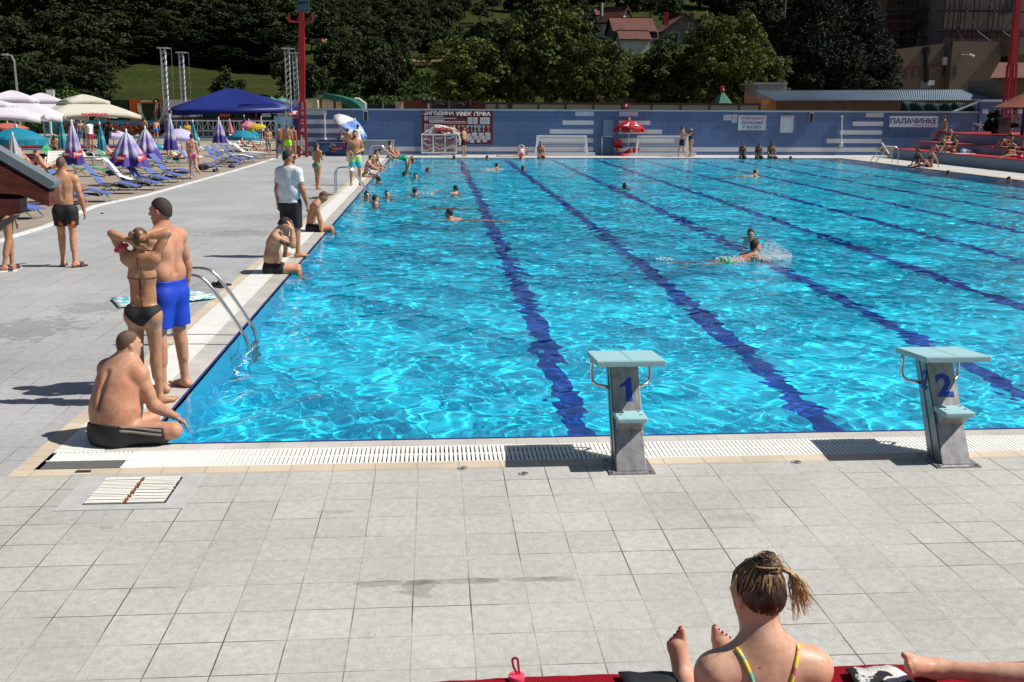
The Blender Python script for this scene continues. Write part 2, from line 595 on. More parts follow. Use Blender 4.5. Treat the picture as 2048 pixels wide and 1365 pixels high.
wn.nodes.clear()
wo = wn.nodes.new('ShaderNodeOutputMaterial')
gl = wn.nodes.new('ShaderNodeBsdfGlass')
gl.inputs['IOR'].default_value = 1.33
gl.inputs['Roughness'].default_value = 0
wn.links.new(gl.outputs[0], wo.inputs[0])
water = npmesh('water', np.stack([X, Y, Z], -1).reshape(-1, 3), fq, water_m)
tag(water, kind='structure')
water.cycles.is_caustics_caster = True
b = MB()
b.box((-0.022, -0.022, -0.1), (0.0, 50.022, 0.002))
b.box((0.0, -0.022, -0.1), (25.0, 0.0, 0.002))
b.box((25.0, -0.022, -0.1), (25.022, 50.022, 0.002))
b.box((0.0, 50.0, -0.1), (25.0, 50.022, 0.002))
tag(b.build('pool_lip', navy_m), kind='structure')
b = MB()
b.quad((-0.26, -0.20, -0.001), (-0.022, -0.022, -0.003), (-0.022, 50.022, -0.003), (-0.26, 50.3, -0.001))
b.quad((-0.26, -0.20, -0.001), (25.26, -0.20, -0.001), (25.022, -0.022, -0.003), (-0.022, -0.022, -0.003))
b.quad((25.022, -0.022, -0.003), (25.26, -0.2, -0.001), (25.26, 50.3, -0.001), (25.022, 50.022, -0.003))
b.quad((-0.022, 50.022, -0.003), (25.022, 50.022, -0.003), (25.26, 50.3, -0.001), (-0.26, 50.3, -0.001))
tag(b.build('pool_edge_stone', stone_m), kind='structure')
b = MB()
b.quad((-0.78, -0.75, 0.001), (25.6, -0.75, 0.001), (25.6, -0.59, 0.001), (-0.64, -0.59, 0.001))
b.quad((-0.78, -0.75, 0.001), (-0.64, -0.59, 0.001), (-0.64, 50.3, 0.001), (-0.78, 50.3, 0.001))
b.quad((25.26, -0.59, 0.001), (25.6, -0.59, 0.001), (25.6, 50.3, 0.001), (25.26, 50.3, 0.001))
tag(b.build('border_tiles', beige_m), kind='structure')
b = MB()
b.box((-0.64, -0.59, -0.14), (25.26, -0.20, -0.10))
b.box((-0.64, -0.20, -0.14), (-0.26, 50.3, -0.10))
tag(b.build('overflow_channel', dark_grey), kind='structure')
b = MB()
x = -0.02
while x < 25.2:
 b.box((x, -0.585, -0.03), (x + 0.022, -0.395, 0.004))
 b.box((x, -0.395, -0.03), (x + 0.022, -0.205, 0.004))
 x += 0.034
x = -0.60
while x < -0.03:
 b.box((x, -0.40, -0.03), (x + 0.022, -0.205, 0.004))
 x += 0.034
b.box((-0.62, -0.405, -0.03), (25.2, -0.385, 0.0015))
b.box((-0.02, -0.59, -0.03), (25.2, -0.578, 0.002))
b.box((-0.02, -0.212, -0.03), (25.2, -0.20, 0.002))
tag(b.build('overflow_grate', grate_m), 'long white slatted overflow grating along the near pool edge', 'grating')
b = MB()
y = -0.2
while y < 50.2:
 b.box((-0.635, y, -0.03), (-0.265, y + (0.028 if y < 20 else 0.05), 0.004))
 y += 0.034 if y < 20 else 0.06
b.box((-0.46, -0.2, -0.03), (-0.44, 50.2, 0.0015))
tag(b.build('overflow_grate', grate_m), 'white slatted overflow grating along the left pool edge', 'grating')
b = MB()
b.box((-0.60, -0.585, -0.02), (-0.03, -0.42, 0.003))
tag(b.build('corner_plate', M('checker_plate', (0.16, 0.16, 0.155), 0.5, 0.3, bump=0.6, bs=60)), 'dark grey metal cover plate in the pool corner by the seated man', 'cover plate')
dr = thing('floor_drain', 'white slatted square floor drain with rusty middle in the paving', 'drain', (0.21, -1.08, 0))
b = MB()
b.box((-0.42, -0.36, 0.0005), (0.42, 0.33, 0.004))
b.build('concrete_collar', M('patched_concrete', (0.40, 0.397, 0.385), 0.8, var=0.1, vs=5, bump=0.3), dr)
b = MB()
b.box((-0.265, -0.262, 0.004), (0.285, 0.252, 0.0052))
b.build('drain_pit', black, dr)
slat_m = M('drain_slat', (0.78, 0.76, 0.68), 0.5, col2=(0.30, 0.12, 0.04), vs=7, thr=(0.62, 0.8), stretch=(1, 4, 1))
for sx in (0, 1):
 b = MB()
 for i in range(17):
  y = -0.255 + i * 0.03
  rr = random.Random(i + sx * 50)
  dz = rr.uniform(0, 0.003)
  b.box((-0.255 + sx * 0.275 + rr.uniform(0, 0.012) * sx, y + rr.uniform(0, 0.003), 0.0055), (-0.005 + sx * 0.275 + rr.uniform(-0.004, 0.004), y + 0.022, 0.013 + dz))
 b.build('slat_leaf', slat_m, dr)
b = MB()
b.box((0.0, -0.262, 0.0055), (0.014, 0.25, 0.0105))
b.build('rust_bar', M('rust', (0.17, 0.055, 0.02), 0.9, var=0.5, vs=20), dr)
b = MB()
b.box((-0.09, -0.055, 0.001), (0.05, 0.02, 0.004))
b.box((-0.055, -0.022, 0.004), (0.05, 0.012, 0.014), 1)
o = b.build('broken_socket', [M('mortar', (0.5, 0.46, 0.4), 0.9, var=0.2), M('brown_gap', (0.05, 0.035, 0.02), 0.8)], loc=G(168, 945))
tag(o, 'small broken hole with a brown cap in the pool border', 'hole')
for i, p in enumerate(((925, 937), (1047, 948), (1593, 925))):
 b = MB()
 b.lathe([(0.038, 0.0005), (0.038, 0.005), (0.03, 0.006), (0.028, 0.003)], 20)
 b.lathe([(0.0, 0.004), (0.016, 0.004), (0.018, 0.001)], 16, 1)
 o = b.build('floor_socket', [M('socket_ring', (0.33, 0.32, 0.31), 0.5, 0.4), dark_grey], loc=G(*p))
 tag(o, ('round metal socket in the paving left of the block 1, nearest the grating', 'round metal socket in the paving just left of starting block 1', 'round metal socket in the paving between the two starting blocks')[i], 'floor socket', 'floor sockets in the paving')
# ================================================================== far tiled wall
WY = 54.0
blue_t = tile_mat('blue_wall_tile', (0.078, 0.138, 0.285), (0.09, 0.155, 0.31), (0.135, 0.205, 0.36), 0.371, 0.2525, 0.008, 0.16, 'xz', 0.5, 0.08, off=(0.05, 0.0))
white_t = tile_mat('white_wall_tile', (0.54, 0.55, 0.60), (0.58, 0.58, 0.62), (0.44, 0.45, 0.5), 0.371, 0.2525, 0.006, 0.2, 'xz', 0.5, 0.05, off=(0.05, 0.0))
wall = thing('tiled_wall', 'long blue tiled wall with white stripes behind the far pool end', 'wall', (0, 0, 0))
b = MB()
xr = V(1958, 227, WY).x
ztop = 2.5
b.box((-5.2, WY, 0), (xr, WY + 0.3, ztop))
b.build('tile_face', blue_t, wall)
b = MB()
b.box((-5.25, WY - 0.04, ztop), (xr, WY + 0.34, ztop + 0.09))
b.build('coping', M('coping_metal', (0.34, 0.42, 0.47), 0.4, 0.2, var=0.12, vs=0.6), wall)
rows = [2.225, 1.717, 1.21, 0.705, 0.198]
def stripe(x0, x1, k):
 b = MB()
 b.box((x0, WY - 0.006, rows[k]), (x1, WY + 0.01, rows[k] + 0.2525))
 b.build('white_stripe', white_t, wall)
def wx_(px, py=255):
 return V(px, py, WY).x
for k, e in enumerate((654, 680, 706, 732)):
 stripe(-5.2, wx_(e), k)
stripe(-5.2, wx_(1187.2), 4)
for k, e in enumerate((1150, 1125, 1099.5, 1074)):
 stripe(wx_(e), wx_(1187.2), k)
for k, e in enumerate((1275, 1300, 1324.5, 1349.5)):
 stripe(wx_(1237.5), wx_(e), k)
for k, e in enumerate((1730, 1705, 1680, 1655)):
 stripe(wx_(e), wx_(1765.5), k)
stripe(wx_(1237.5), wx_(1764), 4)
ew = thing('raised_wall', 'taller blue tiled wall at the right end above the terraces', 'wall')
b = MB()
zt = V(2000, 204, WY).z
b.box((xr + 0.003, WY - 0.1, 0), (60, WY + 0.3, zt))
b.build('tile_face', blue_t, ew)
b = MB()
b.box((xr, WY - 0.14, zt), (60, WY + 0.34, zt + 0.1))
b.build('coping', M('raised_coping', (0.5, 0.52, 0.54), 0.5), ew)
for px in (1965, 1989, 2013, 2037, 2061):
 b = MB()
 b.box((V(px, 223, WY - 0.1).x, WY - 0.106, V(px, 227.5, WY - 0.1).z), (V(px + 11.5, 223, WY - 0.1).x, WY - 0.09, V(px, 219, WY - 0.1).z))
 b.build('white_stripe', white_t, ew)
def hz(x, y):
 """terrain height behind the pool grounds"""
 t = np.clip((y - 108) / 25, 0, 1)
 base = 0.165 * np.maximum(y - 111, 0) * (t * t * (3 - 2 * t))
 return base + 0.8 * np.sin(x * 0.05 + y * 0.03) * t + 0.5 * np.sin(x * 0.13 - y * 0.07 + 1) * t - 0.03
hx = np.linspace(-260, 330, 150)
hy = np.concatenate([np.linspace(88, 200, 90), np.linspace(204, 460, 60)])
HX, HY = np.meshgrid(hx, hy)
HZ = hz(HX, HY)
nh = len(hx)
ii = np.arange(HX.size).reshape(HX.shape)
hf = np.stack([ii[:-1, :-1], ii[:-1, 1:], ii[1:, 1:], ii[1:, :-1]], -1).reshape(-1, 4)
grass_m = M('hill_grass', (0.021, 0.034, 0.007), 0.95, col2=(0.044, 0.044, 0.013), vs=0.09, thr=(0.35, 0.75), bump=1.0, bs=0.8, spec=0.05)
nt = grass_m.node_tree
_p = nt.nodes['Principled BSDF']
_prev = _p.inputs['Base Color'].links[0].from_socket
_n = nt.nodes.new('ShaderNodeTexNoise')
_n.inputs['Scale'].default_value = 1.3
_n.inputs['Detail'].default_value = 8
_n.inputs['Roughness'].default_value = 0.7
nt.links.new(nt.nodes['Texture Coordinate'].outputs['Object'], _n.inputs['Vector'])
_mr = nt.nodes.new('ShaderNodeMapRange')
_mr.inputs['From Min'].default_value = 0.3
_mr.inputs['From Max'].default_value = 0.7
_mr.inputs['To Min'].default_value = 0.4
_mr.inputs['To Max'].default_value = 1.5
nt.links.new(_n.outputs['Fac'], _mr.inputs[0])
_v = nt.nodes.new('ShaderNodeVectorMath')
_v.operation = 'SCALE'
nt.links.new(_prev, _v.inputs[0])
nt.links.new(_mr.outputs[0], _v.inputs['Scale'])
nt.links.new(_v.outputs[0], _p.inputs['Base Color'])
tag(npmesh('hillside', np.stack([HX, HY, HZ], -1).reshape(-1, 3), hf, grass_m), kind='structure')
def hill_at(px, py):
 """where the line of sight meets the hillside"""
 d = ray(px, py)
 t = 90.0
 while t < 600:
  p = CAMP + d * t
  if p.y > 88 and p.z < float(hz(p.x, p.y)):
   return p
  t += 0.4
 return CAMP + d * 450
def patch(px, py, rx, ry, m, name):
 c = hill_at(px, py)
 b = MB()
 k = 26
 rr = random.Random(px)
 ring = []
 for i in range(k):
  a = 2 * PI * i / k
  s = rr.uniform(0.7, 1.15)
  ring.append((c.x + math.cos(a) * rx * s, c.y + math.sin(a) * ry * s))
 vs = [(c.x, c.y, float(hz(c.x, c.y)) + 0.12)] + [(x, y, float(hz(x, y)) + 0.12) for x, y in ring]
 b.add(vs, [(0, 1 + i, 1 + (i + 1) % k) for i in range(k)])
 tag(b.build(name, m), kind='structure')
soil_m = M('bare_soil', (0.20, 0.095, 0.04), 0.95, var=0.35, vs=0.6)
patch(652, 84, 7, 6, soil_m, 'bare_soil')
patch(720, 66, 7, 2, soil_m, 'bare_soil')
patch(850, 122, 9, 2.2, soil_m, 'bare_soil')
# ================================================================== trees and shrubs
def leaf_mat(name, a, b_, hi, vs=0.55):
 m = bpy.data.materials.new(name)
 m.use_nodes = True
 nt = m.node_tree
 p = nt.nodes['Principled BSDF']
 p.inputs['Roughness'].default_value = 0.65
 p.inputs['Specular IOR Level'].default_value = 0.2
 geo = nt.nodes.new('ShaderNodeNewGeometry')
 n = nt.nodes.new('ShaderNodeTexNoise')
 n.inputs['Scale'].default_value = vs
 n.inputs['Detail'].default_value = 3
 nt.links.new(geo.outputs['Position'], n.inputs['Vector'])
 oi = nt.nodes.new('ShaderNodeObjectInfo')
 a0 = nt.nodes.new('ShaderNodeMath')
 a0.operation = 'MULTIPLY_ADD'
 a0.inputs[1].default_value = 0.26
 nt.links.new(oi.outputs['Random'], a0.inputs[0])
 nt.links.new(n.outputs['Fac'], a0.inputs[2])
 ad = nt.nodes.new('ShaderNodeMath')
 ad.operation = 'MULTIPLY_ADD'
 ad.inputs[1].default_value = 0.42
 nt.links.new(geo.outputs['Random Per Island'], ad.inputs[0])
 nt.links.new(a0.outputs[0], ad.inputs[2])
 r = nt.nodes.new('ShaderNodeValToRGB')
 e = r.color_ramp.elements
 e[0].position, e[0].color = 0.52, (*a, 1)
 e[1].position, e[1].color = 1.0, (*hi, 1)
 x = e.new(0.8)
 x.color = (*b_, 1)
 nt.links.new(ad.outputs[0], r.inputs[0])
 nt.links.new(r.outputs[0], p.inputs['Base Color'])
 t = nt.nodes.new('ShaderNodeBsdfTranslucent')
 nt.links.new(r.outputs[0], t.inputs[0])
 mx = nt.nodes.new('ShaderNodeMixShader')
 mx.inputs[0].default_value = 0.16
 nt.links.new(p.outputs[0], mx.inputs[1])
 nt.links.new(t.outputs[0], mx.inputs[2])
 nt.links.new(mx.outputs[0], nt.nodes['Material Output'].inputs[0])
 return m
bark_m = M('bark', (0.05, 0.04, 0.03), 0.95, var=0.3, vs=3, bump=0.6, bs=8)
def leaves_mesh(name, pts, nrm, size, mat, seed, aspect=0.75, flat=0.55):
 """one small two-triangle leaf spray per point"""
 rg = np.random.default_rng(seed)
 n = len(pts)
 d = nrm + rg.normal(0, flat, (n, 3))
 d /= np.linalg.norm(d, axis=1, keepdims=True)
 a = np.cross(d, rg.normal(0, 1, (n, 3)))
 a /= np.linalg.norm(a, axis=1, keepdims=True) + 1e-9
 b = np.cross(d, a)
 s = size * rg.uniform(0.6, 1.35, (n, 1))
 a = a * s
 b = b * s * aspect
 v = np.stack([pts - a * 0.5, pts - b * 0.5 + d * s * 0.1, pts + a * 0.5, pts + b * 0.5 + d * s * 0.1], 1).reshape(-1, 3)
 f = np.arange(4 * n).reshape(-1, 4)
 o = npmesh(name, v, f, mat, None, smooth=False)
 me = o.data
 bpy.data.objects.remove(o)
 return me
def crown_pts(seed, n, nc, rx, rz, zc, shape='round', clump=0.3):
 """points on many leaf clumps spread through an uneven crown"""
 rg = np.random.default_rng(seed)
 cs = []
 while len(cs) < nc:
  p = rg.uniform(-1, 1, 3)
  r = np.linalg.norm(p)
  if r > 1 or r < 0.35:
   continue
  if shape == 'cone' and np.hypot(p[0], p[1]) > (1 - p[2]) / 2 * 1.05 + 0.05:
   continue
  if shape == 'dome' and p[2] < -0.65:
   continue
  cs.append(p)
 cs = np.array(cs)
 ang = np.arctan2(cs[:, 1], cs[:, 0])
 wob = 1 + 0.16 * np.sin(3 * ang + seed) + 0.12 * np.sin(5 * ang + 2 * cs[:, 2] * 3 + seed * 2)
 cr = clump * rg.uniform(0.55, 1.25, nc) * rx
 c = cs * [rx, rx, rz] * wob[:, None]
 k = rg.integers(0, nc, n)
 u = rg.normal(0, 1, (n, 3))
 u /= np.linalg.norm(u, axis=1, keepdims=True)
 u[:, 2] = np.abs(u[:, 2]) * np.where(rg.random(n) < 0.75, 1, -1)
 rad = cr[k] * rg.uniform(0.55, 1.05, n) ** 0.5
 p = c[k] + u * rad[:, None] * [1, 1, 0.72]
 p[:, 2] += zc
 nr = u + [0, 0, 0.5]
 return p, nr / np.linalg.norm(nr, axis=1, keepdims=True), c + [0, 0, zc]
def trunk_mesh(name, h, r, limbs, seed):
 rr = random.Random(seed)
 b = MB()
 pts = [(0, 0, -0.5), (0, 0, 0.3), (rr.uniform(-.15, .15), rr.uniform(-.15, .15), h * 0.5), (rr.uniform(-.3, .3), rr.uniform(-.3, .3), h)]
 b.tube(pts, [r * 1.25, r, r * 0.75, r * 0.4], 8)
 for l in limbs:
  s = Vector(pts[2]).lerp(Vector(pts[3]), rr.uniform(-0.5, 0.9))
  e = Vector(l)
  mid = s.lerp(e, 0.5) + Vector((0, 0, -0.2))
  b.tube([s, mid, e], [r * 0.42, r * 0.28, r * 0.08], 5)
 o = b.build(name, bark_m, smooth=True)
 me = o.data
 bpy.data.objects.remove(o)
 return me
maple_leaf = leaf_mat('maple_leaf', (0.014, 0.026, 0.005), (0.036, 0.058, 0.009), (0.10, 0.115, 0.018))
wood_leaf = leaf_mat('wood_leaf', (0.006, 0.011, 0.003), (0.015, 0.026, 0.006), (0.036, 0.05, 0.013), 0.25)
orchard_leaf = leaf_mat('orchard_leaf', (0.008, 0.016, 0.004), (0.018, 0.032, 0.007), (0.038, 0.056, 0.014), 0.4)
scrub_leaf = leaf_mat('scrub_leaf', (0.014, 0.028, 0.004), (0.030, 0.056, 0.008), (0.064, 0.10, 0.014), 0.4)
pine_leaf = leaf_mat('pine_leaf', (0.003, 0.007, 0.003), (0.007, 0.014, 0.006), (0.018, 0.03, 0.011), 0.8)
KINDS = {}
def kind(key, n, nc, rx, rz, zc, leaf, size, th, tr, seeds, shape='round', clump=0.3, aspect=0.75):
 out = []
 for sd in seeds:
  p, nr, cl = crown_pts(sd, n, nc, rx, rz, zc, shape, clump)
  rr = random.Random(sd)
  lim = [tuple(cl[i]) for i in rr.sample(range(nc), min(9, nc))]
  out.append((leaves_mesh(key + '_crown', p, nr, size, leaf, sd, aspect), trunk_mesh(key + '_trunk', th, tr, lim, sd)))
 KINDS[key] = out
kind('maple', 15000, 150, 4.6, 5.2, 7.2, maple_leaf, 0.36, 8.5, 0.28, (3, 8, 15), 'dome', 0.2)
kind('wood', 8000, 80, 5.0, 6.0, 8.5, wood_leaf, 0.55, 9.0, 0.26, (21, 26, 33, 37), 'round', 0.24)
kind('orchard', 2600, 34, 2.3, 2.0, 3.6, orchard_leaf, 0.34, 3.4, 0.13, (41, 44, 49), 'dome', 0.3)
kind('scrub', 3600, 40, 2.6, 1.7, 1.25, scrub_leaf, 0.34, 1.6, 0.08, (51, 54, 57), 'dome', 0.32)
kind('pine', 24000, 190, 4.2, 7.5, 9.0, pine_leaf, 0.38, 16, 0.3, (61, 66), 'cone', 0.26, 0.35)
_used = {}
def plant(name, key, x, y, z, sc, label, cat, group, sz=None, parts=True):
 lst = KINDS[key]
 i = _used.get(key, 0)
 _used[key] = i + 1
 cm, tm = lst[i % len(lst)]
 t = thing(name, label, cat, (x, y, z), random.uniform(0, 6.28), group)
 t.scale = (sc, sc, sz or sc)
 c = bpy.data.objects.new('crown', cm)
 link(c, t)
 if parts:
  k = bpy.data.objects.new('trunk', tm)
  link(k, t)
 return t
def tree_at(name, key, px, ytop, ybase, y, label, cat, group, wpx=None, natural=None):
 """a tree standing at depth y whose crown top reaches ytop in the photo"""
 h0 = {'maple': 12.6, 'wood': 15, 'orchard': 5.8, 'scrub': 3.1, 'pine': 17.0}[key]
 w0 = {'maple': 10, 'wood': 11, 'orchard': 5, 'scrub': 6, 'pine': 8.4}[key]
 top = V(px, ytop, y)
 z0 = max(float(hz(top.x, y)) if y > 88 else -0.02, -0.02) if ybase is None else V(px, ybase, y).z
 sz = (top.z - z0) / h0
 sx = sz
 if wpx:
  sx = (V(px + wpx, ytop, y).x - top.x) / w0
 t = plant(name, key, top.x, y, z0, sx, label, cat, group, sz)
 return t
G1 = 'broad maples behind the pool wall'
ml = [(930, 72, 76, 190, 'dark broad maple behind the maroon notice board'), (1010, 20, 82, 230, 'tall maple with thin bare twigs behind the fence, right of the board'),
   (1098, 2, 78, 205, 'tallest green maple behind the pool wall, left of the roofs'), (1180, 78, 74, 150, 'rounded maple behind the left goal'),
   (1285, 100, 84, 190, 'lower maple in front of the red tiled roof'), (1345, 82, 80, 170, 'maple with some yellowing leaves behind the right goal'),
   (1448, 22, 78, 170, 'tall maple with yellow tinged top in front of the long house'), (1510, 62, 82, 160, 'maple rising behind the green playground roof')]
for px, yt, y, w, lab in ml:
 tree_at('maple_tree', 'maple', px, yt, None, y, lab, 'tree', G1, w)
for px, yt, y, w, lab in ((1640, -130, 86, 210, 'huge dark conifer standing left of the scaffolded building'), (1735, -60, 88, 190, 'dark conifer closest to the scaffolded building'), (1690, -160, 92, 220, 'dark conifer standing behind two others beside the building')):
 tree_at('conifer_tree', 'pine', px, yt, None, y, lab, 'tree', 'dark conifers by the building', w)
rw = random.Random(5)
GW = 'trees of the dark wood on the hillside'
wl = [(20, 40, 128, 'dark dense tree in the lower row of the wood behind the white parasols'), (90, 10, 134, None), (60, 100, 122, None), (150, 60, 126, None), (205, 95, 120, None), (120, 120, 116, None), (165, 150, 112, None),
   (265, 15, 150, None), (310, 60, 140, None), (215, -10, 152, None), (360, 20, 148, None), (410, 40, 152, None), (450, 10, 158, None), (500, 30, 158, None), (545, 60, 150, None), (400, -30, 180, None), (300, -40, 182, None), (150, -50, 175, None), (40, -60, 170, None), (500, -50, 188, None), (575, -20, 180, None), (240, 90, 132, None), (470, 95, 146, None), (520, 110, 142, None), (20, 140, 112, None), (60, 165, 107, None), (340, 110, 146, None), (290, 110, 140, None), (385, 105, 148, None), (430, 110, 146, None), (-40, 60, 125, None), (250, -60, 190, None), (80, -80, 195, None), (350, -70, 200, None), (450, -80, 205, None), (180, 10, 150, None), (560, 130, 136, None)]
for px, yt, y, lab in wl:
 if 185 < px < 640 and y < 162:
  y = 162 + (y - 120) * 0.3
 tree_at('forest_tree', 'wood', px, min(yt, 118) + rw.uniform(-6, 6), None, y, 'dark leafy tree in the dense wood on the left hillside', 'tree', GW, rw.uniform(120, 175))
GF = 'trees of the far wood along the top of the hill'
for i in range(90):
 px = 600 + (i % 45) * 33 + rw.uniform(-14, 14)
 py = rw.uniform(15, 45) if i < 45 else rw.uniform(36, 66)
 if px < 1010:
  py = rw.uniform(0, 14)
 if 1120 < px < 1440:
  py = rw.uniform(8, 22)
 if px > 1000 or i < 45:
  c = hill_at(px, py)
  plant('forest_tree', 'wood', c.x, c.y, c.z - 0.3, rw.uniform(0.7, 1.05), 'dark tree in the far wood along the top of the hill', 'tree', GF)
for px, py, s in ((1080, 75, 0.7), (1130, 95, 0.8), (1262, 48, 0.8), (1300, 40, 0.7), (1340, 70, 0.6), (1430, 50, 0.8), (1490, 60, 0.8), (1530, 70, 0.9), (1575, 60, 0.8), (1615, 70, 0.9), (1545, 140, 0.6), (1580, 150, 0.6), (1100, 120, 0.8), (1150, 130, 0.7), (1500, 100, 0.8)):
 c = hill_at(px, py)
 plant('garden_tree', 'wood', c.x, c.y, c.z - 0.3, s, 'dark garden tree among the houses on the hill', 'tree', 'garden trees among the hillside houses')
GO = 'small orchard trees on the grassy slope'
ol = [(640, 25), (665, 45), (690, 20), (720, 30), (745, 12), (765, 40), (790, 28), (815, 18), (840, 35), (865, 22), (890, 30), (757, 75), (800, 60), (840, 70), (700, 12), (680, 60), (655, 58), (905, 48), (770, 15), (725, 8), (880, 10), (930, 20), (960, 30), (985, 15), (860, 52), (822, 45), (905, 12), (640, 5), (665, 12)]
rq = random.Random(31)
ol += [(rq.uniform(615, 900), rq.uniform(2, 120)) for _ in range(34)]
for px, py in ol:
 c = hill_at(px, py + 18)
 s = rw.uniform(0.8, 1.25)
 plant('orchard_tree', 'orchard', c.x, c.y, c.z - 0.1, s, 'small dark fruit tree on the grassy hill slope', 'tree', GO)
for px, yt, y, w, lab in ((655, 78, 150, 70, 'dark rounded tree beside the bare soil on the slope'), (725, 65, 140, 110, 'large dark bushy tree in the middle of the slope'), (700, 100, 132, 70, 'low dark bushy tree in front of the big one on the slope'), (800, 75, 138, 60, 'narrow dark tree right of the bushy trees on the slope'), (765, 110, 128, 70, 'round green tree low on the slope right of the bushy trees'), (590, 110, 128, 70, 'dark tree behind the red floodlight mast'), (560, 85, 132, 60, 'dark slender tree left of the red mast'), (455, 140, 112, 75, 'dark round bush tree behind the blue canopy'), (630, 125, 120, 60, 'leafy tree just right of the red mast')):
 tree_at('bushy_tree', 'orchard', px, yt, None, y, lab, 'tree', None, w)
GS = 'leafy shrubs along the foot of the hill'
for i in range(95):
 px = rw.uniform(590, 960)
 y = rw.uniform(96, 152)
 ip = V(px, 200, y)
 s = rw.uniform(0.6, 1.15)
 plant('shrub', 'scrub', ip.x, y, float(hz(ip.x, y)) - 0.1, s, 'leafy green shrub at the foot of the hill', 'shrub', GS)
for i in range(12):
 px = rw.uniform(1180, 1280) if i < 5 else rw.uniform(1540, 1770)
 y = rw.uniform(93, 108)
 ip = V(px, 200, y)
 plant('shrub', 'scrub', ip.x, y, float(hz(ip.x, y)) - 0.1, rw.uniform(0.6, 1.0), 'leafy green shrub seen between the trunks behind the wall', 'shrub', 'shrubs between the trunks')
for px, y in ((150, 112), (120, 108), (140, 106), (165, 113), (105, 106), (180, 116), (80, 104), (40, 104)):
 ip = V(px, 200, y)
 plant('shrub', 'scrub', ip.x, y, float(hz(ip.x, y)) - 0.1, rw.uniform(0.9, 1.3), 'green shrub at the edge of the wood by the grass bank', 'shrub', 'shrubs at the edge of the left wood')
# ================================================================== houses, hotel, shed, fences behind the wall
roof_m = tile_mat('roof_tile', (0.15, 0.045, 0.03), (0.10, 0.032, 0.022), (0.05, 0.018, 0.014), 0.35, 0.4, 0.03, 0.85, 'xy', 0.6, 0.5)
plaster_m = M('house_plaster', (0.62, 0.6, 0.54), 0.9, var=0.08, vs=0.6)
greyplaster_m = M('grey_plaster', (0.2, 0.19, 0.175), 0.9, var=0.15, vs=0.8)
glass_m = M('window_glass', (0.02, 0.025, 0.03), 0.08, spec=0.6)
trim_m = M('house_trim', (0.7, 0.68, 0.62), 0.7)
def gable_house(name, label, px0, px1, py_eave, py_ridge, py_base, y, depth, ridge_along, wall_m, over=0.5, group=None):
 """house whose front spans px0..px1 on plane y; ridge along x, or along y with the gable in front"""
 a, b_ = V(px0, py_eave, y), V(px1, py_eave, y)
 ze = (a.z + b_.z) / 2
 zr = V((px0 + px1) / 2, py_ridge, y + (depth / 2 if ridge_along == 'x' else 0)).z
 zb = min(V((px0 + px1) / 2, py_base, y).z, float(hz((a.x + b_.x) / 2, y)) - 1)
 x0, x1 = a.x, b_.x
 t = thing(name, label, 'house', ((x0 + x1) / 2, y + depth / 2, zb), 0, group)
 w, d, h, r = (x1 - x0) / 2, depth / 2, ze - zb, zr - zb
 B = MB()
 if ridge_along == 'x':
  B.prism([(-d, 0), (d, 0), (d, h), (0, r - 0.05), (-d, h)], -w, w, 'x')
  B.build('wall', wall_m, t)
  B = MB()
  k = (r - h) / d
  for s in (1, -1):
   B.add([(-w - over, s * (d + over), h - k * over), (w + over, s * (d + over), h - k * over), (w + over, 0, r), (-w - over, 0, r)], [(0, 1, 2, 3)])
   B.add([(-w - over, s * (d + over), h - k * over - 0.2), (w + over, s * (d + over), h - k * over - 0.2), (w + over, 0, r - 0.2), (-w - over, 0, r - 0.2)], [(0, 1, 2, 3)])
  B.box((-w - over, -0.15, r - 0.05), (w + over, 0.15, r + 0.12))
 else:
  B.prism([(-w, 0), (w, 0), (w, h), (0, r - 0.05), (-w, h)], -d, d, 'y')
  B.build('wall', wall_m, t)
  B = MB()
  k = (r - h) / w
  for s in (1, -1):
   B.add([(s * (w + over), -d - over, h - k * over), (s * (w + over), d, h - k * over), (0, d, r), (0, -d - over, r)], [(0, 1, 2, 3)])
   B.add([(s * (w + over), -d - over, h - k * over - 0.25), (s * (w + over), d, h - k * over - 0.25), (0, d, r - 0.25), (0, -d - over, r - 0.25)], [(0, 1, 2, 3)])
   B.add([(s * (w + over), -d - over, h - k * over), (s * (w + over), -d - over, h - k * over - 0.25), (0, -d - over, r - 0.25), (0, -d - over, r)], [(0, 1, 2, 3)])
  B.box((-0.15, -d - over, r - 0.05), (0.15, d, r + 0.12))
 rf = B.build('roof', roof_m, t)
 return t, w, d, h, r, rf
def wins(t, lst, y, mat=glass_m):
 for x, z, w, h in lst:
  B = MB()
  B.box((x - w / 2 - 0.12, y - 0.06, z - h / 2 - 0.12), (x + w / 2 + 0.12, y + 0.05, z + h / 2 + 0.12))
  f = B.build('window', trim_m, t)
  B = MB()
  B.box((x - w / 2, y - 0.075, z - h / 2), (x + w / 2, y + 0.03, z + h / 2))
  B.build('pane', mat, f)
t, w, d, h, r, rf = gable_house('house', 'white gabled house with an oval attic window on the hill', 1209, 1247, 37, 13, 70, 205, 8, 'y', plaster_m)
t.rotation_euler[2] = 0.7
B = MB()
B.tube([(0, -d - 0.06, h + 1.1), (0, -d + 0.05, h + 1.1)], 0.62, 14)
B.build('window', glass_m, t)
wins(t, [(-0.9, h - 2.2, 0.8, 1.2), (0.9, h - 2.2, 0.8, 1.2)], -d)
B = MB()
B.box((-2.2, 0.5, h + 0.6), (-1.7, 1.0, r + 0.9))
B.build('chimney', greyplaster_m, rf)
t, w, d, h, r, rf = gable_house('house', 'grey gabled house left of the white house on the hill', 1158, 1196, 26, 10, 60, 212, 10, 'y', greyplaster_m)
wins(t, [(0.2, h - 0.7, 1.8, 1.0)], -d)
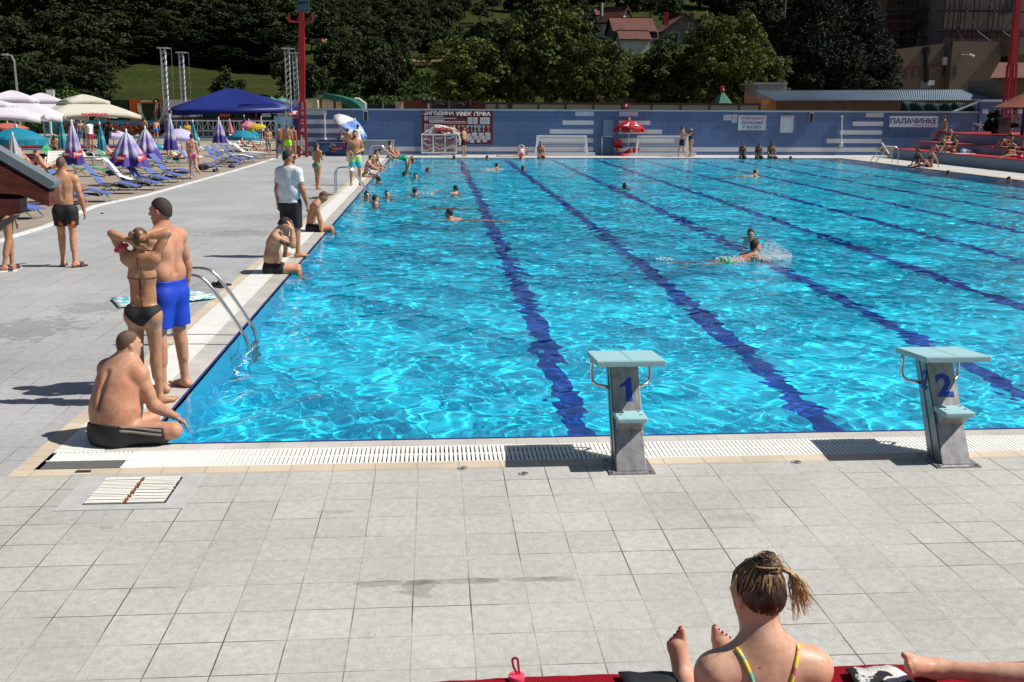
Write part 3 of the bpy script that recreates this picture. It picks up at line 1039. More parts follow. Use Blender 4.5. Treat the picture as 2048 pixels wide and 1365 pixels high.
t, w, d, h, r, rf = gable_house('house', 'annex with red roof joining the grey and white houses', 1194, 1216, 29, 18, 50, 209, 6, 'x', plaster_m, 0.3)
t, w, d, h, r, rf = gable_house('barn', 'long barn with a broad dark red tiled roof below the white house', 1230, 1308, 60, 36, 75, 190, 9, 'x', greyplaster_m)
wins(t, [(3.2, h - 0.8, 2.2, 1.3)], -d)
t, w, d, h, r, rf = gable_house('barn', 'lower shed with red tiled roof just below the long barn', 1242, 1300, 77, 62, 88, 182, 6, 'x', plaster_m, 0.3)
t, w, d, h, r, rf = gable_house('house', 'wide grey gabled house with two red chimneys right of the barns', 1330, 1408, 58, 27, 90, 196, 11, 'y', greyplaster_m, 0.7)
for x in (-2.6, 2.3):
 B = MB()
 B.box((x - 0.4, -1.5, h + 1), (x + 0.4, -0.7, r + 0.5))
 B.build('chimney', red_paint if x < 0 else roof_m, rf)
wins(t, [(1.2, h + 0.6, 0.7, 0.9), (-1.8, h - 1.5, 1.4, 1.6)], -d)
t, w, d, h, r, rf = gable_house('house', 'brick house with a steep dark roof half hidden by yellowish leaves', 1486, 1506, 48, 31, 70, 185, 7, 'y', M('brick_wall', (0.16, 0.05, 0.035), 0.9, var=0.2, vs=2))
hotel_m = M('hotel_plaster', (0.15, 0.112, 0.085), 0.9, var=0.08, vs=0.4)
hotel2_m = M('hotel_pale_plaster', (0.17, 0.132, 0.125), 0.9, var=0.06, vs=0.4)
ht = thing('hotel', 'beige hotel building with a low front wing and scaffolding at the right', 'building', (0, 0, 0))
HY_ = 96.0
B = MB()
x0, x1, xe = V(1800, 150, HY_).x, V(1900, 150, HY_).x, V(1998, 150, HY_).x
z1 = V(1900, 85, HY_).z
z0 = V(1800, 100, HY_).z
B.prism([(x0 - 1, -1), (x1, -1), (x1, z1), (x0 - 1, z0)], HY_ + 1.2, HY_ + 9, 'y')
B.build('low_wing', hotel_m, ht)
B = MB()
B.box((x1, HY_, -1), (xe, HY_ + 9, z1 + 0.1))
B.build('front_wing', hotel_m, ht)
B = MB()
B.box((xe, HY_ - 3.2, V(2000, 112, HY_).z), (xe + 30, HY_ + 9, V(2000, 79, HY_).z))
B.box((xe + 1.5, HY_ - 0.5, -1), (xe + 30, HY_ + 9, V(2000, 112, HY_).z))
B.build('balcony_block', hotel_m, ht)
B = MB()
B.box((V(1890, 0, HY_ + 6).x, HY_ + 6, 4), (V(2110, 0, HY_ + 6).x, HY_ + 22, 22))
B.build('pale_tower', hotel2_m, ht)
B = MB()
B.box((V(1775, 0, HY_ + 12).x, HY_ + 12, 2), (V(1892, 0, HY_ + 12).x, HY_ + 24, 24))
B.build('rear_block', M('hotel_orange_plaster', (0.13, 0.06, 0.035), 0.9, var=0.15, vs=0.3), ht)
B = MB()
za = V(1890, 132, HY_ + 1.2).z
B.prism([(V(1800, 141, HY_ + 1.2).x, V(1800, 141, HY_ + 1.2).z), (x1 - 0.01, za), (x1 - 0.01, za + 0.3), (V(1800, 138, HY_ + 1.2).x, V(1800, 137, HY_ + 1.2).z)], HY_ + 1.12, HY_ + 1.25, 'y')
purple_m = M('purple_band', (0.15, 0.05, 0.06), 0.8)
B.build('wall_band', purple_m, ht)
B = MB()
B.box((V(1891, 62, HY_ + 6).x, HY_ + 5.95, V(1891, 63, HY_ + 6).z), (V(2110, 62, HY_ + 6).x, HY_ + 6.1, V(1891, 57, HY_ + 6).z))
B.build('wall_band', purple_m, ht)
for px, py, w_, h_, yy in ((1810, 150, 5, 15, HY_ + 1.2), (1826, 148, 5, 15, HY_ + 1.2), (1840, 147, 5, 14, HY_ + 1.2), (1888, 143, 5, 16, HY_ + 1.2), (1910, 142, 6, 18, HY_), (2020, 8, 12, 14, HY_ + 6), (2043, 70, 10, 14, HY_ + 6), (2016, 70, 8, 12, HY_ + 6), (1800, 15, 14, 26, HY_ + 12), (1835, 20, 12, 26, HY_ + 12), (1868, 30, 12, 40, HY_ + 12), (1800, 75, 12, 26, HY_ + 12), (1835, 72, 12, 26, HY_ + 12), (1870, 85, 12, 26, HY_ + 12)):
 p, q = V(px - w_ / 2, py + h_ / 2, yy), V(px + w_ / 2, py - h_ / 2, yy)
 B = MB()
 B.box((p.x - 0.1, yy - 0.04, p.z - 0.1), (q.x + 0.1, yy + 0.05, q.z + 0.1))
 f = B.build('window', dark_grey, ht)
 B = MB()
 B.box((p.x, yy - 0.055, p.z), (q.x, yy + 0.03, q.z))
 B.build('pane', glass_m, f)
for k, (px, py) in enumerate(((1868, 45), (1835, 60), (1805, 32))):
 p = V(px, py, HY_ + 11)
 B = MB()
 B.box((p.x - 1.6, HY_ + 10.6, p.z), (p.x + 1.6, HY_ + 12, p.z + 0.2))
 B.box((p.x - 1.6, HY_ + 10.6, p.z + 0.2), (p.x + 1.6, HY_ + 10.65, p.z + 1.1))
 B.build('balcony', dark_grey, ht)
p, q = V(1851, 178, HY_ - 0.1), V(1873, 160, HY_ - 0.1)
B = MB()
B.box((p.x, HY_ + 1.1, p.z), (q.x, HY_ + 1.25, q.z))
dd = B.build('door', M('grey_door', (0.16, 0.17, 0.18), 0.5), ht)
c = V(1862, 166, HY_ + 1.1)
B = MB()
B.box((c.x - 0.35, HY_ + 1.06, c.z - 0.25), (c.x + 0.35, HY_ + 1.1, c.z + 0.25))
B.build('paper_notice', white_ink, dd)
B = MB()
p, q = V(1853, 165, HY_ + 1), V(1853, 112, HY_ + 1)
B.tube([p, q], 0.22, 8)
B.lathe([(0.3, 0), (0.42, 0.5), (0.42, 0.8)], 8, 0, q)
B.build('flue_pipe', black, ht)
B = MB()
p = V(1905, 122, HY_ - 0.1)
B.box((p.x - 0.45, HY_ - 0.35 + 1.2, p.z - 0.35), (p.x + 0.4, HY_ + 1.21, p.z + 0.4))
tag(B.build('wall_unit', white_paint), 'white boxed air conditioning unit on the beige hotel wall', 'air conditioner')
B = MB()
p = V(1922, 109.5, HY_)
q = V(1940, 109.5, HY_ - 0.6)
B.tube([p, q], 0.05, 6)
B.tube([q + Vector((-0.1, -0.1, 0)), q + Vector((0.25, -0.4, -0.2))], 0.1, 8)
tag(B.build('security_camera', white_paint), 'white security camera on an arm fixed to the hotel wall', 'camera')
B = MB()
p = V(1898, 92, HY_ + 0.5)
B.lathe([(0.0, 0.2), (0.25, 0.15), (0.36, -0.1), (0.2, -0.3), (0, -0.3)], 12, 0, p)
B.tube([p + Vector((0, 0, 0.2)), p + Vector((0.1, 0.7, 0.3))], 0.05, 6)
tag(B.build('wall_lamp', dark_grey), 'round dark floodlight on the top edge of the low hotel wing', 'floodlight')
sc = thing('scaffolding', 'metal pipe scaffolding standing in front of the pale hotel tower', 'scaffolding', (0, 0, 0))
sm_ = M('scaffold_pipe', (0.05, 0.04, 0.04), 0.5, 0.5)
SY = HY_ + 4.6
cols = [V(px, 80, SY).x for px in (1893, 1912, 1926, 1952, 1982, 2003, 2034)]
zr_ = [V(1900, py, SY).z for py in (83, 62, 21, -22)]
for yy in (SY, SY + 1.0):
 B = MB()
 for x in cols:
  B.tube([(x, yy, zr_[0] - 0.5), (x, yy, zr_[-1])], 0.06, 5)
 B.build('upright_row', sm_, sc)
for z in zr_[1:]:
 B = MB()
 for yy in (SY, SY + 1.0):
  B.tube([(cols[0] - 0.8, yy, z), (cols[-1] + 1, yy, z)], 0.055, 5)
 B.box((cols[0] - 0.3, SY + 0.05, z + 0.03), (cols[-1], SY + 0.95, z + 0.1))
 B.build('platform', sm_, sc)
B = MB()
for i in range(len(cols) - 1):
 for j in range(3):
  if (i + j) % 2 == 0:
   B.tube([(cols[i], SY - 0.06, zr_[j]), (cols[i + 1], SY - 0.06, zr_[j + 1])], 0.04, 5)
  else:
   B.tube([(cols[i + 1], SY - 0.06, zr_[j]), (cols[i], SY - 0.06, zr_[j + 1])], 0.04, 5)
B.build('braces', sm_, sc)
sc2 = thing('scaffolding', 'darker scaffolding in front of the rear hotel block beside the conifer', 'scaffolding', (0, 0, 0))
SY2 = HY_ + 9.4
cols = [V(px, 80, SY2).x for px in (1772, 1788, 1797, 1815, 1826, 1843, 1860, 1884)]
B = MB()
for x in cols:
 B.tube([(x, SY2, 4), (x, SY2, 22)], 0.07, 5)
B.build('uprights', sm_, sc2)
B = MB()
for py in (100, 75, 45, 20, -10):
 z = V(1830, py, SY2).z
 B.tube([(cols[0], SY2 - 0.1, z), (cols[-1], SY2 - 0.1, z)], 0.07, 5)
 B.box((cols[0], SY2 - 0.08, z + 0.05), (cols[-1], SY2 + 0.9, z + 0.12))
B.build('platforms', sm_, sc2)
SHY = 62.0
sh = thing('shed', 'long low shed with pale blue corrugated roof behind the tiled wall', 'shed', (0, 0, 0))
pA, pB = V(1548, 201, SHY), V(2012, 200, SHY)
qA = V(1512, 182, SHY + 4.5)
qB = V(2030, 179, SHY + 4.5)
B = MB()
nseg = 440
for i in range(nseg + 1):
 f = i / nseg
 dz = 0.03 * math.sin(i * PI / 2 + 0.4)
 a = Vector((pA.x + (pB.x - pA.x) * f, SHY, pA.z + (pB.z - pA.z) * f + dz))
 c = Vector((qA.x + (qB.x - qA.x) * f, SHY + 4.5, qA.z + (qB.z - qA.z) * f + dz))
 B.v += [tuple(a), tuple(c), tuple(a - Vector((0, 0, .03))), tuple(c - Vector((0, 0, .03)))]
for i in range(nseg):
 o = i * 4
 B.f += [(o, o + 4, o + 5, o + 1), (o + 2, o + 3, o + 7, o + 6), (o, o + 2, o + 6, o + 4)]
 B.m += [0, 0, 0]
B.build('corrugated_roof', M('blue_sheet_roof', (0.135, 0.185, 0.235), 0.45, 0.2, var=0.12, vs=0.5), sh)
B = MB()
xo = V(1524, 210, SHY + 0.6).x
B.box((xo, SHY + 0.5, 0), (pB.x - 0.4, SHY + 0.8, pA.z + 0.1))
B.build('brown_board_wall', M('brown_boards', (0.13, 0.08, 0.05), 0.9, var=0.2, vs=2), sh)
B = MB()
B.add([(xo - 0.05, SHY + 0.5, 0), (xo - 0.05, SHY + 4.5, 0), (xo - 0.05, SHY + 4.5, qA.z - 0.1), (xo - 0.05, SHY + 0.5, pA.z + 0.02)], [(0, 1, 2, 3)])
B.box((xo - 0.08, SHY + 0.46, 0), (xo + 0.9, SHY + 0.51, pA.z + 0.05))
B.build('orange_end_wall', M('orange_board', (0.36, 0.16, 0.06), 0.9, var=0.15, vs=2), sh)
B = MB()
NY = 55.4
a, c = V(1803, 224, NY), V(1960, 226, NY)
top = [(1803, 202), (1825, 204), (1850, 206), (1875, 207.5), (1900, 207), (1910, 205), (1935, 207), (1960, 203)]
pts = [V(px, py, NY) for px, py in top]
vs, fs = [], []
for i in range(29):
 f = i / 28 * (len(pts) - 1)
 k = min(int(f), len(pts) - 2)
 p = pts[k].lerp(pts[k + 1], f - k)
 for j in range(5):
  vs.append((p.x, NY + 0.06 * math.sin(i * 1.3 + j), 2.3 + (p.z - 2.3) * j / 4))
for i in range(28):
 for j in range(4):
  fs.append((i * 5 + j, (i + 1) * 5 + j, (i + 1) * 5 + j + 1, i * 5 + j + 1))
B.add(vs, fs)
nt_o = B.build('net', M('green_net', (0.01, 0.035, 0.028), 0.9, var=0.2, vs=2), None, True)
tag(nt_o, 'sagging dark green netting hung behind the wall at the right', 'net')
md = nt_o.modifiers.new('thick', 'SOLIDIFY')
md.thickness = 0.01
B = MB()
p0, p1 = V(1897, 227, 54.1), V(1958, 204, 54.1)
B.tube([p0, p1], 0.06, 8)
tag(B.build('handrail', alu), 'sloping pale metal handrail on the wall by the raised end', 'handrail')
B = MB()
a, c = V(1508, 172, 72), V(1576, 170, 72)
for i in range(24):
 x = a.x + (c.x - a.x) * i / 24
 B.box((x, 72, c.z + (0.05 if i % 2 else 0)), (x + (c.x - a.x) / 24, 76, c.z + 0.12 + (0.05 if i % 2 else 0)))
B.box((a.x + 0.4, 72.3, 0), (c.x, 75.8, c.z))
tag(B.build('site_cabin', M('cabin_white', (0.3, 0.31, 0.33), 0.6, var=0.1)), 'small cabin with a white ridged roof behind the long shed', 'cabin')
B = MB()
c = hill_at(1565, 110)
tp = V(1567, -20, c.y)
B.tube([(c.x, c.y, c.z - 0.3), (c.x, c.y, tp.z)], [0.2, 0.13], 8)
for z in (0.86, 0.72):
 B.bar((c.x - 1, c.y, c.z + (tp.z - c.z) * z), (c.x + 1, c.y, c.z + (tp.z - c.z) * z), 0.12)
B.box((c.x - 0.7, c.y - 0.3, c.z + (tp.z - c.z) * 0.6), (c.x - 0.2, c.y + 0.1, c.z + (tp.z - c.z) * 0.6 + 0.8))
tag(B.build('utility_pole', M('pole_wood', (0.15, 0.14, 0.12), 0.9, var=0.1)), 'grey utility pole among the trees left of the conifers', 'utility pole')
lp = thing('street_lamp', 'tall grey street lamp behind the white parasols at the far left', 'street lamp', (V(36, 200, 92).x, 92, -0.02))
zt_ = V(30, 122, 92).z
B = MB()
B.tube([(0, 0, 0), (0, 0, zt_), (-0.25, 0, zt_ + 0.5), (-0.55, 0, zt_ + 0.55)], [0.14, 0.09, 0.06, 0.05], 8)
B.build('post', alu, lp)
B = MB()
B.box((-1.0, -0.12, zt_ + 0.48), (-0.5, 0.12, zt_ + 0.62))
B.build('lamp_head', M('lamp_head', (0.5, 0.5, 0.5), 0.5), lp)
FY = 57.0
cf = thing('cream_fence', 'cream panelled fence with brown posts behind the blue wall', 'fence', (0, 0, 0))
cream_m = M('cream_panel', (0.42, 0.36, 0.23), 0.8, var=0.06, vs=0.8)
brown_m = M('brown_wood', (0.055, 0.028, 0.018), 0.7, var=0.2, vs=3)
px_ = [969, 1017, 1023, 1077, 1131, 1187, 1245, 1303, 1361, 1419, 1478, 1520]
for i in range(len(px_) - 1):
 a, c = V(px_[i], 208.5 + i * 0.12, FY), V(px_[i + 1], 208.7 + i * 0.12, FY)
 if c.x - a.x > 0.4:
  B = MB()
  B.box((a.x + 0.06, FY, 1.0), (c.x - 0.06, FY + 0.05, a.z))
  B.build('panel', cream_m, cf)
for p in px_:
 a = V(p, 208, FY)
 B = MB()
 B.box((a.x - 0.06, FY - 0.03, 0), (a.x + 0.06, FY + 0.08, a.z + 0.03))
 B.build('post', brown_m, cf)
B = MB()
B.box((V(969, 208, FY).x, FY - 0.02, V(969, 208.8, FY).z), (V(1520, 208, FY).x, FY + 0.07, V(1520, 209.5, FY).z + 0.07))
B.build('top_rail', brown_m, cf)
def panel(name, label, cat, px0, px1, py0, y, mat, th=0.08, zb=0.0):
 a, c = V(px0, py0, y), V(px1, py0, y)
 B = MB()
 B.box((a.x, y, zb), (c.x, y + th, a.z))
 return tag(B.build(name, mat), label, cat)
panel('board_panel', 'dark red brown board panel left of the lantern behind the wall', 'board', 805, 858, 200.5, 58, M('rust_board', (0.11, 0.03, 0.018), 0.8, var=0.15, vs=2))
panel('board_panel', 'dark red brown board panel right of the double gate', 'board', 944, 969, 202, 58, M('rust_board_2', (0.07, 0.02, 0.015), 0.8, var=0.15, vs=2))
pl_ = thing('pale_pillar', 'pale peach coloured pillar behind the wall beside the dark fence', 'pillar', V(799, 217, 57.5))
B = MB()
zz = V(799, 206, 57.5).z - V(799, 217, 57.5).z
B.box((-0.22, -0.2, -2.4), (0.22, 0.2, zz))
B.box((-0.26, -0.24, zz), (0.26, 0.24, zz + 0.05))
B.build('shaft', M('peach_plaster', (0.62, 0.43, 0.3), 0.8, var=0.08), pl_)
gt = thing('double_gate', 'brown double gate with arched panels behind the maroon board', 'gate', (0, 0, 0))
gm = M('gate_wood', (0.06, 0.028, 0.026), 0.7, var=0.15)
for a_, c_ in ((862, 897), (899, 940)):
 a, c = V(a_, 202, 58.2), V(c_, 202, 58.2)
 B = MB()
 B.box((a.x, 58.2, 0), (c.x, 58.28, a.z))
 cx_ = (a.x + c.x) / 2
 B.tube([(cx_ + 0.4 * math.cos(q), 58.18, a.z - 0.55 + 0.4 * math.sin(q)) for q in np.linspace(0.1, PI - 0.1, 9)], 0.025, 5)
 B.build('leaf', gm, gt)
B = MB()
for px in (861, 898, 941):
 a = V(px, 202, 58.15)
 B.box((a.x - 0.05, 58.1, 0), (a.x + 0.05, 58.3, a.z + 0.06))
B.build('frame', M('gate_frame', (0.16, 0.12, 0.10), 0.7), gt)
ln = thing('lantern_post', 'black cluster of lanterns on a white post by the gate', 'lamp', V(857, 217, 57.6))
B = MB()
B.tube([(0, 0, -2.5), (0, 0, 0.35)], 0.05, 8)
B.build('post', white_paint, ln)
for dx in (-0.3, 0, 0.3):
 B = MB()
 B.lathe([(0.03, 0.28), (0.1, 0.32), (0.13, 0.5), (0.15, 0.52), (0.02, 0.66), (0.0, 0.66)], 8, 0, (dx, 0, 0))
 B.bar((0, 0, 0.3), (dx, 0, 0.3), 0.03)
 B.build('lantern', black, ln)
mf = thing('mesh_fence', 'dark mesh fence with thin posts left of the peach pillar', 'fence', (0, 0, 0))
B = MB()
a, c = V(733, 207, 58), V(792, 207.5, 58)
for i in range(60):
 x = a.x + (c.x - a.x) * i / 59
 B.bar((x, 58, 0.5), (x, 58, a.z - 0.03), 0.015)
for k in range(14):
 z = 1.2 + (a.z - 1.2) * k / 13
 B.bar((a.x, 58.01, z), (c.x, 58.01, z), 0.012)
B.build('wire_mesh', M('dark_green_wire', (0.012, 0.03, 0.025), 0.6), mf)
B = MB()
B.box((a.x, 58.1, 0), (c.x, 58.12, a.z - 0.1))
B.build('shade_cloth', M('black_green_cloth', (0.008, 0.018, 0.016), 0.9), mf)
for px in (733, 766, 792):
 p = V(px, 206.5, 58)
 B = MB()
 B.box((p.x - 0.04, 57.97, 0), (p.x + 0.04, 58.05, p.z))
 B.build('post', alu, mf)
B = MB()
c = V(994, 216, 56)
tp = V(994, 206, 56)
for dx in (-0.28, 0.0, 0.28):
 B.bar((c.x + dx, 56, 1.8), (tp.x, 56, tp.z), 0.05)
B.bar((c.x - 0.2, 55.97, c.z - 0.05), (c.x + 0.2, 55.97, c.z - 0.05), 0.04)
tag(B.build('trestle', brown_m), 'dark wooden A-shaped trestle in front of the cream fence', 'trestle')
B = MB()
c = V(1252, 219, 54.2)
B.add([(c.x - 0.13, 54.15, 2.55), (c.x + 0.13, 54.15, 2.55), (c.x + 0.19, 54.15, V(1252, 207.5, 54.2).z), (c.x - 0.19, 54.15, V(1252, 207.5, 54.2).z), (c.x - 0.13, 54.3, 2.55), (c.x + 0.13, 54.3, 2.55), (c.x + 0.19, 54.3, V(1252, 207.5, 54.2).z), (c.x - 0.19, 54.3, V(1252, 207.5, 54.2).z)],
   [(0, 1, 2, 3), (5, 4, 7, 6), (3, 2, 6, 7), (1, 5, 6, 2), (4, 0, 3, 7)])
B.box((c.x - 0.05, 54.13, c.z + 0.14), (c.x + 0.05, 54.155, c.z + 0.3), 1)
tag(B.build('backrest_panel', [red_paint, white_ink]), 'small red flared panel with a white spot on top of the wall', 'panel')
pt = thing('playground_tower', 'playground tower with green pointed roof and red posts', 'playground tower', V(1443, 222, 60))
c0 = V(1443, 222, 60)
ze, zt2 = V(1443, 209, 60).z - c0.z, V(1443, 185, 60).z - c0.z
sxx = (V(1465, 209, 60).x - c0.x)
B = MB()
B.lathe([(sxx * 1.05, ze), (sxx * 0.72, ze + (zt2 - ze) * 0.38), (sxx * 0.18, zt2 * 0.97)], 6)
B.lathe([(0, zt2), (sxx * 0.18, zt2 * 0.97)], 6)
B.build('roof', M('green_boards', (0.02, 0.11, 0.065), 0.6, var=0.25, vs=8), pt)
B = MB()
B.lathe([(0.12, zt2 - 0.02), (0.16, zt2 + 0.15), (0.09, zt2 + 0.22), (0.14, zt2 + 0.33), (0.0, zt2 + 0.42)], 8)
B.build('finial', red_paint, pt)
for a in range(4):
 x, y = (-0.5 if a % 2 else 0.5), (-0.4 if a < 2 else 0.4)
 B = MB()
 B.box((x - 0.05, y - 0.05, -2.6), (x + 0.05, y + 0.05, ze + 0.05))
 B.build('post', red_paint, pt)
B = MB()
for z in (0.1, 0.22, 0.34):
 B.bar((-0.3, -0.42, z), (0.3, -0.42, z), 0.03)
B.bar((-0.22, -0.42, -1), (-0.22, -0.42, ze), 0.04)
B.bar((0.22, -0.42, -1), (0.22, -0.42, ze), 0.04)
B.build('ladder', red_paint, pt)
B = MB()
B.bar((-1.25, 0, -0.2), (-0.7, 0, ze), 0.05)
B.build('brace', brown_m, pt)
PY_ = 60.0
gs = thing('arched_shelter', 'green arched canopy on red posts over cream curtains', 'shelter', (0, 0, 0))
prof = [(612, 201), (622, 196), (636, 189), (648, 187.2), (665, 190), (685, 195), (702, 201), (714, 208), (724, 218), (726, 224)]
pp = [V(px, py, PY_) for px, py in prof]
B = MB()
for i in range(len(pp) - 1):
 p, q = pp[i], pp[i + 1]
 B.add([(p.x, PY_, p.z), (q.x, PY_, q.z), (q.x + 0.3, PY_ + 3, q.z), (p.x + 0.3, PY_ + 3, p.z), (p.x, PY_, p.z - 0.06), (q.x, PY_, q.z - 0.06), (q.x + 0.3, PY_ + 3, q.z - 0.06), (p.x + 0.3, PY_ + 3, p.z - 0.06)],
    [(0, 1, 2, 3), (7, 6, 5, 4), (0, 4, 5, 1), (2, 6, 7, 3)])
for k in range(3, 9):
 p, q = pp[k], pp[min(k + 1, 9)]
 B.add([(p.x, PY_ - 0.02, p.z), (q.x, PY_ - 0.02, q.z), (q.x - 0.25, PY_ - 0.02, q.z - 0.3), (p.x - 0.12, PY_ - 0.02, p.z - 0.35)], [(0, 1, 2, 3)])
B.build('canopy', M('green_canvas', (0.012, 0.12, 0.085), 0.6, transl=0.2, var=0.15, vs=1), gs)
for px in (641, 656, 668, 674, 684):
 B = MB()
 B.box((V(px, 205, PY_).x - 0.04, PY_ + 0.4, 0), (V(px, 205, PY_).x + 0.04, PY_ + 0.48, V(px, 197, PY_).z))
 B.build('post', red_paint, gs)
B = MB()
B.bar((V(640, 197, PY_).x, PY_ + 0.44, V(640, 198, PY_).z), (V(688, 197, PY_).x, PY_ + 0.44, V(688, 199, PY_).z), 0.08)
B.build('beam', red_paint, gs)
curt = M('cream_curtain', (0.62, 0.55, 0.36), 0.9, var=0.12, vs=4)
for px, w_ in ((648, 3), (660, 4), (676, 3)):
 p = V(px, 199, PY_ + 0.3)
 B = MB()
 for k in range(5):
  B.box((p.x - 0.14 + k * 0.07, PY_ + 0.28 - 0.03 * (k % 2), p.z - 0.65 - 0.05 * (k % 3)), (p.x - 0.07 + k * 0.07, PY_ + 0.36 - 0.03 * (k % 2), p.z))
 B.build('curtain', curt, gs)
tn = thing('cream_tent', 'cream peaked play tent beside the red mast behind the wall', 'tent', (0, 0, 0))
B = MB()
for a_, t_, c_ in (((608, 222), (622, 201), (640, 222)),):
 a, t2, c = V(*a_, 59), V(634, 197, 59), V(*c_, 59)
 k = V(608, 199, 59)
 B.add([(k.x, 59, k.z), (t2.x, 59, t2.z), (c.x, 59, c.z - 1), (c.x - 0.6, 59.02, c.z - 1), (V(626, 207, 59).x, 59.02, V(626, 207, 59).z), (V(617, 220, 59).x, 59.02, c.z - 1), (a.x, 59, c.z - 1)], [(0, 6, 5, 4), (0, 4, 1), (1, 4, 3, 2)])
 B.box((k.x, 59.1, 0), (t2.x, 61, t2.z - 0.1))
B.build('tent_cloth', M('tent_cloth', (0.5, 0.4, 0.28), 0.9, var=0.1), tn)
B = MB()
B.tube([V(731, 220, 57), V(731, 207, 57), V(717, 197.5, 57), V(709, 197.5, 57)], 0.05, 8)
tag(B.build('bent_pipe', white_paint), 'bent white metal pipe rising behind the wall', 'pipe')
B = MB()
a, c = V(1128, 196, 80), V(1275, 195, 80)
B.box((a.x, 80, 0), (c.x, 80.4, a.z))
tag(B.build('low_wall', M('brown_render', (0.10, 0.06, 0.05), 0.9, col2=(0.19, 0.16, 0.13), vs=0.3, thr=(0.48, 0.52))), 'low brown and grey wall seen under the maples', 'wall')
# ================================================================== things on and before the tiled wall
def speaker(px, py0, py1, label):
 a, c = V(px, py1, WY - 0.1), V(px, py0, WY - 0.1)
 t = thing('column_speaker', label, 'speaker', (a.x, WY - 0.06, a.z), 0, 'column speakers on the tiled wall')
 h = c.z - a.z
 B = MB()
 B.box((-0.09, -0.1, 0), (0.09, 0.055, h))
 B.build('grille', black, t)
 B = MB()
 B.box((-0.13, -0.06, -0.02), (-0.092, 0.055, h + 0.03))
 B.box((0.092, -0.06, -0.02), (0.13, 0.055, h + 0.03))
 B.box((-0.13, -0.11, h), (0.13, 0.055, h + 0.09))
 B.build('bracket', alu, t)
speaker(731.5, 224, 241, 'black column speaker high on the wall above the blue umbrella')
speaker(1622, 227, 244, 'black column speaker on the wall right of the notice sheet')
for px0, py0, px1, py1, lab in ((649, 226, 650, 279, 'white pipe with ball end leaning on the wall above the counter'), (1684, 234, 1682.5, 287, 'white pipe with ball ends across the stepped stripes at the right')):
 a, c = V(px0, py0, WY - 0.06), V(px1, py1, WY - 0.06)
 B = MB()
 B.tube([c, a], 0.035, 8)
 B.lathe([(0, -0.08), (0.075, -0.05), (0.085, 0), (0.06, 0.06), (0, 0.08)], 10, 0, c)
 B.box((c.x - 0.12, c.y - 0.05, c.z - 0.2), (c.x + 0.12, c.y + 0.055, c.z - 0.07))
 B.box((a.x - 0.07, a.y - 0.04, a.z - 0.02), (a.x + 0.07, a.y + 0.055, a.z + 0.07))
 tag(B.build('wall_pipe', M('old_white', (0.65, 0.63, 0.58), 0.5)), lab, 'pipe', 'white pipes on the tiled wall')
def board(name, label, cat, px0, py0, px1, py1, mat, frame=None, y=WY - 0.012, th=0.03):
 a, c = V(px0, py1, y), V(px1, py0, y)
 w, h = c.x - a.x, c.z - a.z
 t = thing(name, label, cat, (a.x, y, a.z))
 B = MB()
 B.box((0, -th, 0), (w, 0.004, h))
 B.build('sign_board', mat, t)
 if frame:
  B = MB()
  for lo, hi in (((-0.03, 0), (w + 0.03, 0.03)), ((-0.03, h - 0.03), (w + 0.03, h)), ((-0.03, 0.03), (0.0, h - 0.03)), ((w, 0.03), (w + 0.03, h - 0.03))):
   B.box((lo[0], -th - 0.012, lo[1]), (hi[0], 0.0, hi[1]))
  B.build('frame', frame, t)
 return t, w, h, -th - 0.002
maroon = M('maroon_vinyl', (0.115, 0.014, 0.026), 0.5, var=0.05)
t, w, h, yf = board('notice_board', 'large maroon achievements board with white heading, trophies and certificates', 'notice board', 844.5, 222, 985.5, 288.5, maroon)
text('ЈАГОДИНА', w * 0.43, h * 0.125, white_ink, 'heading', t, (w * 0.025, yf - 0.004, h * 0.85), bold=0.03)
text('УВЕК', w * 0.225, h * 0.115, white_ink, 'heading', t, (w * 0.475, yf - 0.004, h * 0.85), outline=0.03)
text('ПРВА', w * 0.235, h * 0.115, white_ink, 'heading', t, (w * 0.735, yf - 0.004, h * 0.85), outline=0.03)
text('УВЕК', w * 0.22, h * 0.11, M('bright_red_ink', (0.45, 0.02, 0.05), 0.5), 'heading', t, (w * 0.4775, yf, h * 0.8525), bold=0.01)
text('ПРВА', w * 0.23, h * 0.11, bpy.data.materials['bright_red_ink'], 'heading', t, (w * 0.7375, yf, h * 0.8525), bold=0.01)
for k, yr in enumerate(('2006', '2007', '2010')):
 text(yr, w * 0.055, h * 0.038, white_ink, 'year', t, (w * 0.033, yf, h * (0.795 - 0.046 * k)), bold=0.03)
for k, yr in enumerate(('2010', '2010', '2012', '2012', '2013', '2013')):
 text(yr, w * 0.055, h * 0.036, white_ink, 'year', t, (w * 0.033, yf, h * (0.575 - 0.046 * k)), bold=0.03)
rr = random.Random(9)
B = MB()
for zf, xe in ((0.805, 0.30), (0.76, 0.49), (0.665, 0.63), (0.62, 0.63), (0.58, 0.21), (0.535, 0.40), (0.49, 0.30), (0.44, 0.27)):
 x = 0.1 if zf > 0.7 or zf < 0.6 else 0.32
 while x < xe:
  l = rr.uniform(0.008, 0.03)
  B.box((w * x, yf, h * zf), (w * min(x + l, xe), yf + 0.01, h * (zf + 0.018)))
  x += l + 0.006
B.build('small_print', white_ink, t)
B = MB()
x = 0.1
while x < 0.305:
 l = rr.uniform(0.012, 0.028)
 B.box((w * x, yf, h * 0.63), (w * (x + l), yf + 0.01, h * 0.735))
 x += l + 0.003
B.build('small_print', M('pale_print', (0.45, 0.42, 0.42), 0.6), t)
cert = M('certificate_paper', (0.55, 0.56, 0.58), 0.6, var=0.1, vs=5)
